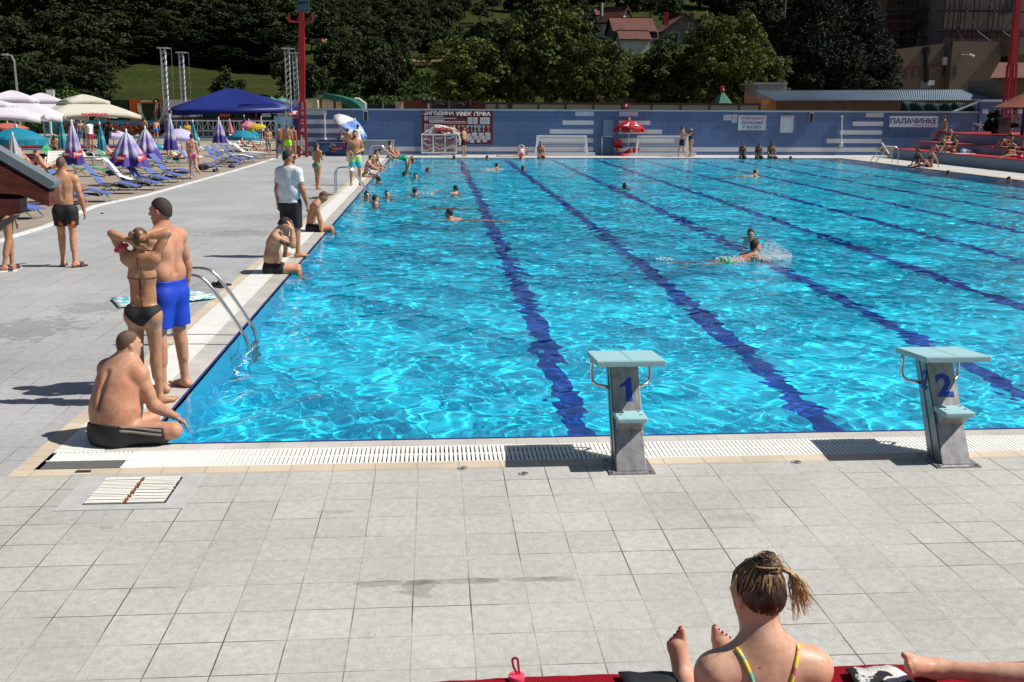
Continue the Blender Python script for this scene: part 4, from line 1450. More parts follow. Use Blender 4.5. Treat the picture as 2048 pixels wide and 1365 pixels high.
for x, z, ww, hh in ((0.645, 0.60, 0.067, 0.20), (0.722, 0.60, 0.062, 0.20), (0.82, 0.60, 0.135, 0.20), (0.63, 0.11, 0.055, 0.21), (0.70, 0.14, 0.075, 0.21), (0.80, 0.14, 0.07, 0.2), (0.89, 0.13, 0.075, 0.22), (0.675, 0.04, 0.06, 0.2), (0.77, 0.05, 0.055, 0.18), (0.855, 0.06, 0.06, 0.19), (0.49, 0.04, 0.06, 0.12)):
 B = MB()
 dz = (0.05 < z < 0.135) * 0.004
 B.box((w * x, yf - 0.003 - dz, h * z), (w * (x + ww), yf + 0.008, h * (z + hh)), 0)
 B.box((w * (x + ww * 0.12), yf - 0.006 - dz, h * (z + hh * 0.12)), (w * (x + ww * 0.88), yf, h * (z + hh * 0.88)), 1)
 B.box((w * (x + ww * 0.3), yf - 0.008 - dz, h * (z + hh * 0.62)), (w * (x + ww * 0.7), yf, h * (z + hh * 0.67)), 2)
 B.box((w * (x + ww * 0.25), yf - 0.008 - dz, h * (z + hh * 0.42)), (w * (x + ww * 0.75), yf, h * (z + hh * 0.46)), 2)
 B.build('certificate', [cert, M('cert_inner', (0.48, 0.49, 0.52), 0.6), grey_ink] if 'cert_inner' not in bpy.data.materials else [cert, bpy.data.materials['cert_inner'], grey_ink], t)
gold_p = M('printed_gold', (0.42, 0.33, 0.16), 0.5, var=0.3, vs=20)
silver_p = M('printed_silver', (0.45, 0.47, 0.48), 0.5, var=0.3, vs=20)
blue_p = M('printed_blue', (0.2, 0.35, 0.45), 0.5, var=0.3, vs=20)
for i, (x, mt) in enumerate(((0.40, gold_p), (0.455, silver_p), (0.52, gold_p), (0.58, gold_p), (0.645, silver_p), (0.70, blue_p), (0.75, silver_p), (0.805, blue_p), (0.87, silver_p), (0.935, gold_p))):
 B = MB()
 c = w * x
 zz = h * 0.40
 s = h * 0.17
 if i == 0:
  B.box((c - s * 0.3, yf, zz + s * 0.3), (c + s * 0.3, yf + 0.01, zz + s * 0.95))
 elif i == 7:
  B.tube([(c, yf, zz + s * 0.7), (c, yf + 0.01, zz + s * 0.7)], s * 0.36, 14)
  B.prism([(c - s * 0.25, zz - s * 0.1), (c + s * 0.25, zz - s * 0.1), (c + s * 0.12, zz + s * 0.4), (c - s * 0.12, zz + s * 0.4)], yf, yf + 0.01)
 else:
  B.prism([(c - s * 0.2, zz - s * 0.08), (c + s * 0.2, zz - s * 0.08), (c + s * 0.05, zz + s * 0.15), (c + s * 0.05, zz + s * 0.45), (c + s * 0.3, zz + s * 0.95), (c - s * 0.3, zz + s * 0.95), (c - s * 0.05, zz + s * 0.45), (c - s * 0.05, zz + s * 0.15)], yf, yf + 0.01)
 B.build('trophy_picture', mt, t)
sign_white = M('sign_white', (0.5, 0.55, 0.6), 0.4, var=0.04)
t, w, h, yf = board('warning_sign', 'white sign ЗАБРАЊЕНО СКАКАЊЕ У БАЗЕН on the blue wall', 'sign', 1476, 231, 1532, 261, sign_white, alu)
text('ЗАБРАЊЕНО', w * 0.82, h * 0.19, red_ink, 'lettering', t, (w * 0.11, yf, h * 0.70), bold=0.015)
text('СКАКАЊЕ', w * 0.78, h * 0.2, navy_ink, 'lettering', t, (w * 0.12, yf, h * 0.415), bold=0.015)
text('У БАЗЕН', w * 0.70, h * 0.2, navy_ink, 'lettering', t, (w * 0.15, yf, h * 0.12), bold=0.015)
for px0, py0, px1, py1, lab in ((1447, 230, 1462, 240.5, 'small white plate with dark and red lines left of the warning sign'), (1463, 230, 1474.5, 245.5, 'small upright plate with a red heading beside the warning sign')):
 t, w, h, yf = board('small_sign', lab, 'sign', px0, py0, px1, py1, sign_white)
 for k in range(3 if px0 < 1460 else 6):
  B = MB()
  n_ = 3 if px0 < 1460 else 6
  z = h * (0.86 - (k + 0.5) * 0.8 / n_)
  x = 0.1
  while x < 0.86:
   l = rr.uniform(0.05, 0.12)
   B.box((w * x, yf, z), (w * min(0.9, x + l), yf + 0.008, z + h * 0.36 / n_))
   x += l + 0.02
  B.build('small_print', red_ink if (px0 < 1460 and k == 2) or (px0 > 1460 and k < 2) else grey_ink, t)
t, w, h, yf = board('rules_sheet', 'tall white notice sheet with two columns of small print', 'sign', 1560, 231.5, 1587, 265.5, sign_white, alu)
B = MB()
for c_ in (0.08, 0.53):
 for k in range(17):
  z = h * (0.86 - k * 0.048)
  if rr.random() < 0.9:
   B.box((w * c_, yf, z), (w * (c_ + rr.uniform(0.25, 0.39)), yf + 0.008, z + h * 0.014))
B.build('small_print', M('faint_print', (0.36, 0.42, 0.55), 0.6), t)
B = MB()
for k in range(4):
 B.box((w * (0.1 + k * 0.22), yf, h * 0.92), (w * (0.26 + k * 0.22), yf + 0.008, h * 0.955))
B.build('heading', red_ink, t)
t, w, h, yf = board('pancake_sign', 'white ПАЛАЧИНКЕ sign with a row of red arrowheads', 'sign', 1778, 233, 1876, 254.5, M('sign_cream', (0.56, 0.6, 0.66), 0.5, var=0.05))
text('ПАЛАЧИНКЕ', w * 0.96, h * 0.5, M('deep_blue_ink', (0.015, 0.025, 0.2), 0.5), 'lettering', t, (w * 0.02, yf, h * 0.33), bold=0.02)
for k in range(8):
 B = MB()
 x = w * (0.51 + k * 0.058)
 B.prism([(x, h * 0.06), (x + w * 0.035, h * 0.14), (x, h * 0.22)], yf, yf + 0.01)
 B.build('arrowhead', red_ink, t)
t, w, h, yf = board('wall_cabinet', 'flat grey metal cabinet on the blue wall above the white rail', 'cabinet', 1205, 240, 1225.5, 272.5, M('grey_metal', (0.17, 0.21, 0.29), 0.4, 0.3), None, WY - 0.012, 0.22)
B = MB()
B.bar((w * 0.94, yf - 0.02, h * 0.45), (w * 0.94, yf - 0.02, h * 0.6), 0.03)
B.build('handle', alu, t)
B = MB()
p = [V(1204, 308.5, WY - 0.2), V(1204, 273.5, WY - 0.2), V(1225, 273.5, WY - 0.2)]
p[0].z = 0
B.tube(p, 0.025, 8)
tag(B.build('pipe_rail', white_paint), 'thin white pipe rail below the grey cabinet', 'rail')
def parasol(name, label, cat, base, R, zt, drop, n, mats, seg_mats, pole_m, tilt=(0, 0), valance=0.14, group=None, pole_h=None, scallop=0.0, vmat=None):
 t = thing(name, label, cat, base, 0, group)
 rx, ry = tilt
 Rm = Matrix.Rotation(rx, 3, 'X') @ Matrix.Rotation(ry, 3, 'Y')
 hub = Vector((0, 0, pole_h or (zt - 0.35 * drop)))
 off = Vector((0, 0, zt)) if not (rx or ry) else Vector((0, 0, zt))
 B = MB()
 sub = 4
 ring = []
 N = n * 4
 for j in range(sub + 1):
  f = j / sub
  rw_ = []
  for k in range(N):
   a = 2 * PI * (k + 0.5) / N
   q = (k % 4 + 0.5) / 4
   sag = 0.09 * R * f * f * (4 * q * (1 - q)) * 0.6
   r = R * f * (1 - 0.05 * (4 * q * (1 - q)) * f)
   rw_.append(Rm @ Vector((r * math.cos(a), r * math.sin(a), -drop * (f ** 1.45) - sag)) + off)
  ring.append(rw_)
 vs = [p for rw_ in ring for p in rw_]
 fs, mi = [], []
 for j in range(sub):
  for k in range(N):
   fs.append((j * N + k, (j + 1) * N + k, (j + 1) * N + (k + 1) % N, j * N + (k + 1) % N))
   mi.append(seg_mats(k // 4 if n > 1 else 0, j))
 B.v = [tuple(p) for p in vs]
 B.f, B.m = fs, mi
 c = B.build('canopy', mats, t, True)
 md = c.modifiers.new('thick', 'SOLIDIFY')
 md.thickness = 0.006
 if valance:
  B = MB()
  for k in range(N):
   if k % 4 == 3 and scallop:
    continue
   p, q = ring[sub][k], ring[sub][(k + 1) % N]
   dn = Rm @ Vector((0, 0, -valance))
   B.add([p, q, q + dn * (1 + scallop * 0.1), p + dn], [(0, 3, 2, 1)])
  vv = B.build('valance', vmat or mats[0], c)
  md = vv.modifiers.new('thick', 'SOLIDIFY')
  md.thickness = 0.005
 B = MB()
 for k in range(n):
  a = 2 * PI * k / n
  e = Rm @ Vector((R * 0.97 * math.cos(a), R * 0.97 * math.sin(a), -drop - 0.02)) + off
  m_ = Rm @ Vector((R * 0.5 * math.cos(a), R * 0.5 * math.sin(a), -drop * 0.38 - 0.03)) + off
  B.tube([off - Rm @ Vector((0, 0, 0.04)), m_, e], 0.008, 4)
  B.tube([m_, off + Rm @ Vector((0, 0, -0.42 * R * 0.9))], 0.007, 4)
 B.build('ribs', alu, t)
 B = MB()
 if rx or ry:
  kn = off + Rm @ Vector((0, 0, -0.8))
  B.tube([(0, 0, 0), (0, 0, max(0.3, kn.z - 0.1)), kn, off], 0.018, 8)
 else:
  B.tube([(0, 0, 0), (0, 0, zt + 0.05)], 0.018, 8)
 B.build('pole', pole_m, t)
 B = MB()
 B.lathe([(0.0, 0.14), (0.03, 0.1), (0.035, 0.0), (0.02, -0.04)], 8, 0, off)
 B.build('finial', white_paint, t)
 return t, off, Rm
redcl = M('red_cloth', (0.52, 0.012, 0.018), 0.7, transl=0.3)
cu = G(1257, 308)
cu.y = 53.2
cu.x = V(1257, 305, 53.2).x
zt_ = V(1258, 240, 53.2).z
Rr = V(1290, 258, 53.2).x - cu.x
t, off, Rm = parasol('red_umbrella', 'open red beach umbrella with white figures by the far wall', 'umbrella', (cu.x, 53.2, 0), Rr, zt_, zt_ - V(1258, 257, 53.2).z, 8, [redcl], lambda k, j: 0, white_paint, valance=0.17, scallop=1)
cn = list(t.children)[0]
for a0 in (-PI / 2 - 0.45, -PI / 2 + 0.45):
 B = MB()
 for pl in (((-0.28, 0.2), (-0.1, 0.28), (0.02, 0.25), (0.1, 0.38), (0.16, 0.62), (0.24, 0.62), (0.22, 0.3), (0.3, 0.22), (0.26, 0.17), (0.0, 0.18)),):
  vs = []
  for u, r in pl:
   f = 0.95 - r * 0.85
   a = a0 + u * 0.75 / max(f, 0.35) * 0.8
   vs.append(Vector((Rr * f * math.cos(a), Rr * f * math.sin(a), zt_ - (zt_ - V(1258, 257, 53.2).z) * f ** 1.45 + 0.012)))
  B.add(vs, [tuple(range(len(vs)))])
 o = B.build('white_figure', white_ink, cn)
ch = thing('plastic_chair', 'red plastic shell chair beside the red umbrella', 'chair', (V(1238, 307, 53.4).x, 53.4, 0), 0.25)
B = MB()
vs, fs = [], []
prof = [(-0.24, 0.42), (-0.2, 0.45), (0.12, 0.43), (0.2, 0.47), (0.24, 0.6), (0.27, 0.84), (0.25, 0.88)]
for y, z in prof:
 for k in range(5):
  x = -0.24 + 0.12 * k
  vs.append((x, y - 0.05 * abs(k - 2) / 2, z + 0.03 * abs(k - 2) / 2))
for i in range(6):
 for k in range(4):
  fs.append((i * 5 + k, i * 5 + k + 1, (i + 1) * 5 + k + 1, (i + 1) * 5 + k))
B.add(vs, fs)
o = B.build('shell', M('red_plastic', (0.55, 0.02, 0.015), 0.35), ch, True)
md = o.modifiers.new('thick', 'SOLIDIFY')
md.thickness = 0.012
for sx in (-1, 1):
 for sy in (-1, 1):
  B = MB()
  B.tube([(sx * 0.16, sy * 0.14, 0.43), (sx * 0.24, sy * 0.24, 0)], 0.012, 6)
  B.build('leg', steel, ch)
b_ = V(1245, 306, 52.9)
B = MB()
B.tube([(b_.x + 0.28 * math.cos(a), 52.9 + 0.28 * math.sin(a), 0.07 + 0.03 * math.sin(a * 2)) for a in np.linspace(0, 2 * PI, 20)], 0.07, 8)
tag(B.build('life_ring', M('red_foam', (0.5, 0.02, 0.02), 0.6)), 'red swim ring lying flat below the red umbrella', 'swim ring')
B = MB()
for dx, dz, r in ((0.0, 0.2, 0.2), (0.25, 0.28, 0.17), (-0.2, 0.16, 0.15), (0.42, 0.38, 0.14)):
 c = (V(1262, 300, 52.9).x + dx, 53.1, dz)
 B.lathe([(0, -r), (r * 0.7, -r * 0.7), (r, 0), (r * 0.75, r * 0.65), (0, r)], 10, 0, c)
tag(B.build('red_bag', M('red_nylon', (0.3, 0.012, 0.014), 0.6, var=0.3, vs=8), smooth=True), 'heap of dark red bags against the right goal', 'bag')
net_m = M('goal_net', (0.75, 0.75, 0.72), 0.8)
def goal(px0, px1, pytop, pybase, y, label):
 a, c = V(px0, pybase, y), V(px1, pybase, y)
 zt = V(px0, pytop, y).z
 W_, H_ = c.x - a.x, zt
 t = thing('water_polo_goal', label, 'goal', (a.x, y, 0), 0, 'floating goals parked by the far wall')
 s = 0.05
 B = MB()
 B.bar((0.1, 0, 0.16), (0.2, 0.05, H_), 0.09)
 B.build('goal_post', white_paint, t)
 B = MB()
 B.bar((W_ - 0.1, 0, 0.16), (W_ - 0.2, 0.05, H_), 0.09)
 B.build('goal_post', white_paint, t)
 B = MB()
 B.bar((0.15, 0.05, H_), (W_ - 0.15, 0.05, H_), 0.09)
 B.build('crossbar', white_paint, t)
 B = MB()
 B.box((-0.35, -0.1, 0.02), (W_ + 0.35, 0.2, 0.16))
 B.box((-0.35, 0.2, 0.02), (0.0, 0.75, 0.14))
 B.box((W_, 0.2, 0.02), (W_ + 0.35, 0.75, 0.14))
 o = B.build('float', M('float_plastic', (0.62, 0.63, 0.64), 0.5, var=0.06), t)
 B = MB()
 nv, nu = 10, 30
 def npnt(u, v):
  x = 0.16 + (W_ - 0.32) * u
  bz = H_ * (1 - v) + 0.14 * v
  by = 0.05 + 0.62 * math.sin(min(1, v * 1.5) * PI / 2) * (0.4 + 0.6 * v)
  bz = H_ - (H_ - 0.14) * v ** 1.15
  return Vector((x, by, bz - 0.03 * math.sin(PI * u) * (1 - v)))
 for i in range(nu + 1):
  B.tube([npnt(i / nu, j / 5) for j in range(6)], 0.009, 3, cap=False)
 for j in range(nv + 1):
  B.tube([npnt(i / 6, j / nv) for i in range(7)], 0.009, 3, cap=False)
 for s_ in (0.16, W_ - 0.16):
  for j in range(1, 8):
   v = j / 8
   p = npnt(0 if s_ < 1 else 1, v)
   B.tube([(s_, 0.03, p.z), (s_ + (0.08 if s_ < 1 else -0.08), p.y * 0.5, p.z - 0.05), p], 0.009, 3, cap=False)
   B.tube([(p.x, p.y * 0.3, H_ - 0.1), (p.x, p.y * (0.3 + 0.1 * j), 0.2)], 0.009, 3, cap=False)
 B.build('net', net_m, t)
goal(1068, 1178, 272.5, 309, 53.0, 'white framed goal with netting left of the grey cabinet')
goal(1269, 1380, 273, 310, 53.0, 'white framed goal with netting right of the red umbrella')
ct = thing('lane_rope_cart', 'white caged trolley filled with red, white and blue lane ropes', 'cart', (V(843, 305, 53.2).x, 52.9, 0))
W_ = V(914, 305, 53.2).x - V(843, 305, 53.2).x
zt_ = V(843, 269.5, 53.2).z
B = MB()
for x in (0.03, W_ / 3, 2 * W_ / 3, W_ - 0.03):
 B.bar((x, 0, 0.12), (x, 0, zt_), 0.06)
for x in (0.03, W_ - 0.03):
 B.bar((x, 0.9, 0.12), (x, 0.9, zt_), 0.06)
 for z in (0.15, zt_):
  B.bar((x, 0.03, z), (x, 0.87, z), 0.05)
for y in (0, 0.9):
 for z in (0.15, zt_):
  B.bar((0, y - 0.003, z), (W_, y - 0.003, z), 0.065)
B.build('frame', white_paint, ct)
B = MB()
for i in range(34):
 x = W_ * (i + 0.5) / 34
 B.bar((x, 0.0, 0.18), (x, 0.0, zt_ - 0.03), 0.005)
for k in range(14):
 z = 0.18 + (zt_ - 0.2) * k / 14
 B.bar((0.03, 0.01, z), (W_ - 0.03, 0.01, z), 0.005)
B.build('wire_mesh', white_paint, ct)
for x in (0.25, W_ - 0.25):
 for y in (0.1, 0.8):
  B = MB()
  B.tube([(x - 0.025, y, 0.06), (x + 0.025, y, 0.06)], 0.06, 12)
  B.build('wheel', black, ct)
rr = random.Random(4)
rope_b = M('rope_blue', (0.02, 0.12, 0.42), 0.5, var=0.3, vs=9)
rope_r = M('rope_red', (0.42, 0.02, 0.03), 0.5, var=0.2, vs=9)
rope_w = M('rope_white', (0.72, 0.7, 0.64), 0.5, var=0.15, vs=9)
def beads(B, pts, r=0.045):
 """floats strung on a line"""
 tot = [Vector(p) for p in pts]
 for a, c in zip(tot[:-1], tot[1:]):
  n_ = max(1, int((c - a).length / 0.09))
  for i in range(n_):
   p, q = a.lerp(c, i / n_), a.lerp(c, (i + 0.86) / n_)
   B.tube([p, q], r, 6)
for nm, mt, cnt in (('rope_blue', rope_b, 24), ('rope_red', rope_r, 9), ('rope_white', rope_w, 3)):
 for c_ in range(3):
  B = MB()
  for i in range(cnt // 2 + 2):
   z = 0.24 + (zt_ - 0.36) * (i + rr.random()) / (cnt // 2 + 2)
   x0, x1 = c_ * W_ / 3 + 0.12, (c_ + 1) * W_ / 3 - 0.12
   y = {'rope_blue': 0.22, 'rope_red': 0.14, 'rope_white': 0.09}[nm] + rr.uniform(-0.03, 0.05)
   if nm == 'rope_blue':
    y += 0.06 * (i % 3)
   pts = []
   ph = rr.uniform(0, 6)
   am = rr.uniform(0.02, 0.1)
   for k in range(7):
    pts.append((x0 + (x1 - x0) * k / 6, y, max(0.2, z + am * math.sin(ph + k * 0.8))))
   beads(B, pts, 0.05)
  o = B.build('lane_rope', mt)
  o.location = ct.location
  tag(o, {'rope_blue': 'blue', 'rope_red': 'red', 'rope_white': 'white'}[nm] + ' lane ropes coiled in the ' + ('left', 'middle', 'right')[c_] + ' bay of the trolley', 'lane rope', 'lane ropes in the trolley')
B = MB()
for i in range(13):
 pts = []
 x0, x1 = rr.uniform(0.1, 0.7), rr.uniform(W_ - 0.7, W_ + 0.2)
 y = 0.12 + 0.05 * i
 for k in range(9):
  f = k / 8
  pts.append((x0 + (x1 - x0) * f, y + 0.1 * math.sin(f * 5 + i), zt_ + 0.03 + 0.5 * math.sin(PI * f) * rr.uniform(0.4, 1.0)))
 beads(B, pts, 0.055)
beads(B, [(W_ - 0.25, 0.0, zt_ + 0.25), (W_ + 0.1, -0.1, zt_ + 0.0), (W_ + 0.18, -0.08, zt_ - 0.35), (W_ + 0.12, -0.05, zt_ - 0.6)], 0.055)
o = B.build('lane_rope', rope_w)
o.location = ct.location
tag(o, 'tangled pile of white lane ropes heaped on top of the trolley', 'lane rope')
B = MB()
for i in range(5):
 x = rr.uniform(0.3, W_ - 0.5)
 beads(B, [(x, 0.05, zt_ + 0.08 + 0.05 * i), (x + 0.4, 0.02, zt_ + 0.2 + 0.04 * i), (x + 0.8, 0.05, zt_ + 0.15)], 0.05)
o = B.build('lane_rope', rope_r)
o.location = ct.location
tag(o, 'short red lengths of lane rope peeking from the white pile', 'lane rope')
cn_ = thing('vendor_counter', 'blue ice cream counter with a white and red label before the wall', 'counter', (V(637, 308, 53.3).x, 53.0, 0))
W_ = V(712, 308, 53.3).x - V(637, 308, 53.3).x
zt_ = V(640, 283.5, 53.3).z
B = MB()
B.box((0, 0, 0.03), (W_, 0.75, zt_))
B.build('front', M('ice_blue_print', (0.012, 0.09, 0.30), 0.35, col2=(0.10, 0.36, 0.58), vs=1.1, thr=(0.42, 0.68), stretch=(0.7, 1, 2.2)), cn_)
B = MB()
B.box((-0.06, -0.05, zt_), (W_ + 0.06, 0.8, zt_ + 0.07))
B.box((-0.06, -0.055, zt_ - 0.06), (W_ + 0.06, -0.001, zt_ - 0.004), 1)
B.build('worktop', [M('navy_cloth', (0.01, 0.03, 0.16), 0.7), M('pale_edge', (0.5, 0.52, 0.55), 0.5)], cn_)
lb = MB()
R_ = Matrix.Rotation(-0.16, 3, 'Y')
lb.box((-0.5, -0.012, -0.13), (0.35, 0.0, 0.13), 0, R_, (W_ * 0.53, -0.002, zt_ * 0.52))
lo_ = lb.build('red_label', M('label_red', (0.5, 0.015, 0.02), 0.4), cn_)
o = text('Frikom', 0.55, 0.14, white_ink, 'lettering', cn_, (W_ * 0.53 - 0.28, -0.022, zt_ * 0.52 - 0.13), bold=0.02)
o.rotation_euler = (PI / 2, -0.16, 0)
lb = MB()
for a in range(7):
 an = a * 0.9
 lb.tube([(W_ * 0.40 + 0.12 * math.cos(an), -0.012, zt_ * 0.55 + 0.16 * math.sin(an)), (W_ * 0.40 + 0.12 * math.cos(an), 0.0, zt_ * 0.55 + 0.16 * math.sin(an))], 0.1, 8)
lb.build('white_splash_print', white_ink, cn_)
lb = MB()
lb.prism([(W_ * 0.03, zt_ * 0.12), (W_ * 0.34, zt_ * 0.4), (W_ * 0.37, zt_ * 0.48), (W_ * 0.02, zt_ * 0.2)], -0.006, 0.0)
lb.build('light_ray_print', M('light_ray', (0.4, 0.6, 0.75), 0.5), cn_)
gb = thing('grey_chest', 'plain grey blue metal chest right of the ice cream counter', 'chest', (V(727, 308, 53.3).x, 53.05, 0))
W_ = V(787.5, 308, 53.3).x - V(727, 308, 53.3).x
zt_ = V(750, 282.5, 53.3).z
B = MB()
B.box((0, 0, 0), (W_, 0.85, zt_))
o = B.build('body', M('grey_blue_sheet', (0.28, 0.33, 0.42), 0.5, var=0.06, vs=1), gb)
B = MB()
B.box((-0.04, -0.03, zt_ + 0.002), (W_ + 0.04, 0.88, zt_ + 0.05))
B.build('lid', M('grey_lid', (0.3, 0.34, 0.4), 0.4), gb)
ub = M('umbrella_blue', (0.03, 0.16, 0.55), 0.6, transl=0.25, col2=(0.5, 0.66, 0.85), vs=1.6, thr=(0.4, 0.62))
uw = M('umbrella_white', (0.72, 0.72, 0.76), 0.6, transl=0.25, col2=(0.62, 0.15, 0.18), vs=2.2, thr=(0.6, 0.66))
c = V(712, 307, 52.4)
t, off, Rm = parasol('tilted_umbrella', 'tilted blue and white umbrella shading the vendor counter', 'umbrella', (c.x, 52.4, 0), 1.12, 1.95, 0.42, 8, [ub, uw], lambda k, j: (0 if k in (0, 1, 6, 7, 5) else 1), white_paint, tilt=(0.35, 0.62), valance=0.13, scallop=1, vmat=uw)
mr = thing('floodlight_mast', 'tall red lattice floodlight mast left of the tiled wall', 'mast', (0, 0, 0))
mb_ = G(603, 318)
mb_.y = 50.6
MY = 50.6
def mast(t, base_px, base_y_px, top_px, top_py, Y_, bw_px, mid_py, mat):
 """four tapering legs up to a plated shaft"""
 c0, c1 = V(base_px, base_y_px, Y_), V(top_px, top_py, Y_)
 c0.z = 0
 mid = c0.lerp(c1, (V(base_px, mid_py, Y_).z) / c1.z)
 w0 = (V(base_px + bw_px, 250, Y_).x - V(base_px, 250, Y_).x)
 w1 = w0 * 0.62
 for sx in (-1, 1):
  for sy in (-1, 1):
   B = MB()
   B.bar(c0 + Vector((sx * w0 / 2, sy * w0 / 2, 0)), mid + Vector((sx * w1 / 2, sy * w1 / 2, 0)), 0.105)
   B.build('leg', mat, t)
 B = MB()
 n_ = 5
 for k in range(n_):
  f = (k + 0.25) / n_
  p = c0.lerp(mid, f)
  w = w0 + (w1 - w0) * f
  for sy in (-1, 1):
   B.bar(p + Vector((-w / 2, sy * w / 2, 0)), p + Vector((w / 2, sy * w / 2, 0)), 0.09)
   B.bar(p + Vector((sy * w / 2, -w / 2, 0)), p + Vector((sy * w / 2, w / 2, 0)), 0.09)
 B.build('cross_ties', mat, t)
 B = MB()
 a = w1 / 2 + 0.02
 e = 0.115
 f2 = 0.5
 m2 = mid.lerp(c1, 0.42)
 for lo, hi, a0, a1 in ((mid, m2, a, e * 1.3), (m2, c1, e * 1.3, e * 0.9)):
  vs = [lo + Vector((sx * a0, sy * a0, 0)) for sx, sy in ((-1, -1), (1, -1), (1, 1), (-1, 1))] + [hi + Vector((sx * a1, sy * a1, 0)) for sx, sy in ((-1, -1), (1, -1), (1, 1), (-1, 1))]
  B.add(vs, [(0, 1, 5, 4), (1, 2, 6, 5), (2, 3, 7, 6), (3, 0, 4, 7), (4, 5, 6, 7)])
 B.build('plated_shaft', mat, t)
 return c0, c1, mid
c0, c1, mid = mast(mr, 606, 316, 602, -45, MY, 15, 205, red_paint)
B = MB()
zb = V(602, 45, MY).z
for s_ in (-1, 1):
 xa = V(602 + s_ * 23, 45, MY).x
 B.bar((c1.x, MY, zb), (xa, MY - 0.1, zb + 0.05), 0.1)
 B.bar((xa, MY - 0.1, zb), (xa, MY - 0.1, zb + 0.45), 0.09)
B.build('crossarm', red_paint, mr)
fl_m = M('floodlight_housing', (0.02, 0.05, 0.06), 0.4)
for py in (18, 0, -18):
 z = V(604, py, MY).z
 B = MB()
 B.box((c1.x - 0.18, MY - 0.75, z - 0.2), (c1.x + 0.42, MY - 0.25, z + 0.2))
 f = B.build('floodlight', fl_m, mr)
 B = MB()
 B.box((c1.x - 0.13, MY - 0.765, z - 0.15), (c1.x + 0.37, MY - 0.74, z + 0.15))
 B.build('lens', M('lens_glass', (0.03, 0.09, 0.12), 0.1), f)
B = MB()
B.box((c0.x - 0.24, MY - 0.5, V(606, 291, MY).z), (c0.x + 0.14, MY - 0.3, V(606, 281, MY).z))
B.build('meter_box', M('grey_box', (0.4, 0.42, 0.42), 0.5), mr)
mr2 = thing('floodlight_mast', 'red lattice floodlight mast standing behind the terraces at the right', 'mast', (0, 0, 0))
RY_ = 50.0
c0, c1, mid = mast(mr2, 2014, 270, 2040, -60, RY_, 18, 130, M('deep_red_paint', (0.28, 0.008, 0.012), 0.4, var=0.15, vs=3))
bn = thing('promo_banner', 'light blue cloud printed banner stand left of the red mast', 'banner', (V(553, 306, 53.8).x, 53.8, 0))
W_ = V(588, 306, 53.8).x - V(553, 306, 53.8).x
h_ = V(553, 234.5, 53.8).z
B = MB()
B.box((0, 0, 0.05), (W_, 0.06, h_))
B.build('print', M('cloud_print', (0.10, 0.36, 0.58), 0.5, col2=(0.40, 0.58, 0.68), vs=1.3, thr=(0.45, 0.7)), bn)
B = MB()
B.box((-0.04, 0.0, 0), (0.0, 0.08, h_ + 0.03))
B.box((W_, 0.0, 0), (W_ + 0.04, 0.08, h_ + 0.03))
B.build('frame', alu, bn)
B = MB()
x0, x1 = V(588, 306, 53.4).x, V(601, 306, 53.4).x
for k in range(7):
 f = k / 7
 B.box((x0 + (x1 - x0) * f, 53.3 + 0.06 * (k % 2), 0.05), (x0 + (x1 - x0) * (f + 0.16), 53.4 + 0.06 * (k % 2), V(590, 234, 53.4).z - 0.08 * (k % 3)))
tag(B.build('banner_cloth', M('dark_blue_print', (0.012, 0.05, 0.18), 0.6, col2=(0.4, 0.5, 0.65), vs=3.5, thr=(0.6, 0.66), stretch=(1, 1, 0.6))), 'dark blue printed cloth hanging beside the cloud banner', 'banner')
B = MB()
p = V(588, 235, 54.5)
for k in range(5):
 a = k * 1.25
 B.tube([(p.x + 0.1 * k - 0.2, 54.4, 0 if k == 2 else p.z - 0.3), (p.x + 0.14 * k - 0.28, 54.4, p.z + 0.1 + 0.08 * (k % 2))], 0.03, 5, mi=0)
B.lathe([(0, 0.0), (0.35, 0.05), (0.42, 0.2), (0.2, 0.4), (0, 0.42)], 10, 1, (p.x + 0.1, 54.4, p.z - 0.05))
tag(B.build('inflatable_bundle', [black, M('red_white_bundle', (0.6, 0.08, 0.04), 0.6, col2=(0.6, 0.65, 0.75), vs=6, thr=(0.5, 0.55))]), 'bundle of red and white inflatables above the banner', 'inflatables')
# ================================================================== terraces at the right
ter_m = M('terrace_grey', (0.21, 0.215, 0.29), 0.7, var=0.06, vs=0.8)
ter2_m = M('terrace_blue_grey', (0.19, 0.235, 0.295), 0.7, var=0.06, vs=0.8)
tred = M('terrace_red', (0.34, 0.012, 0.018), 0.6)
TX = G(1800, 318).x
fx = [28.0, 29.5, 30.85]
tz = [0.53, 0.93, 1.42]
yend = [V(1797, 300, 50).y, 50, 50]
ys_end = [50.2, 50.9, 51.6]
te = thing('terrace', 'three stepped grey sunbathing terraces with red edges', 'terrace', (0, 0, 0))
for k in range(3):
 B = MB()
 B.box((fx[k], -5, 0), (fx[k] + ((1.497, 1.347, 9)[k]), ys_end[k], tz[k] - 0.03))
 B.build('step', (ter2_m, ter_m, ter_m)[k], te)
 B = MB()
 B.box((fx[k] - 0.02, -5, tz[k] - 0.03), (fx[k] + ((1.5, 1.35, 9)[k]), ys_end[k] + 0.02, tz[k] + 0.01))
 B.build('red_edge', tred if k < 2 else tred, te)
B = MB()
for k in range(6):
 B.box((27.9 + 0.02 * k, 50.3 + 0.35 * k, 0.03 + 0.08 * k), (29.0, 50.55 + 0.35 * k, 0.09 + 0.08 * k))
B.bar((28.0, 50.3, 0.05), (28.3, 52.3, 0.75), 0.1)
tag(B.build('wooden_ramp', M('weathered_wood', (0.38, 0.33, 0.25), 0.9, var=0.2, vs=5)), 'weathered wooden ramp leaning at the end of the terraces', 'ramp')
tw = tz[2]
p = V(1986, 270, 49.5)
cp_pts, cp_nr, _c2 = crown_pts(91, 2600, 40, 0.5, 0.75, 0.75, 'cone', 0.3)
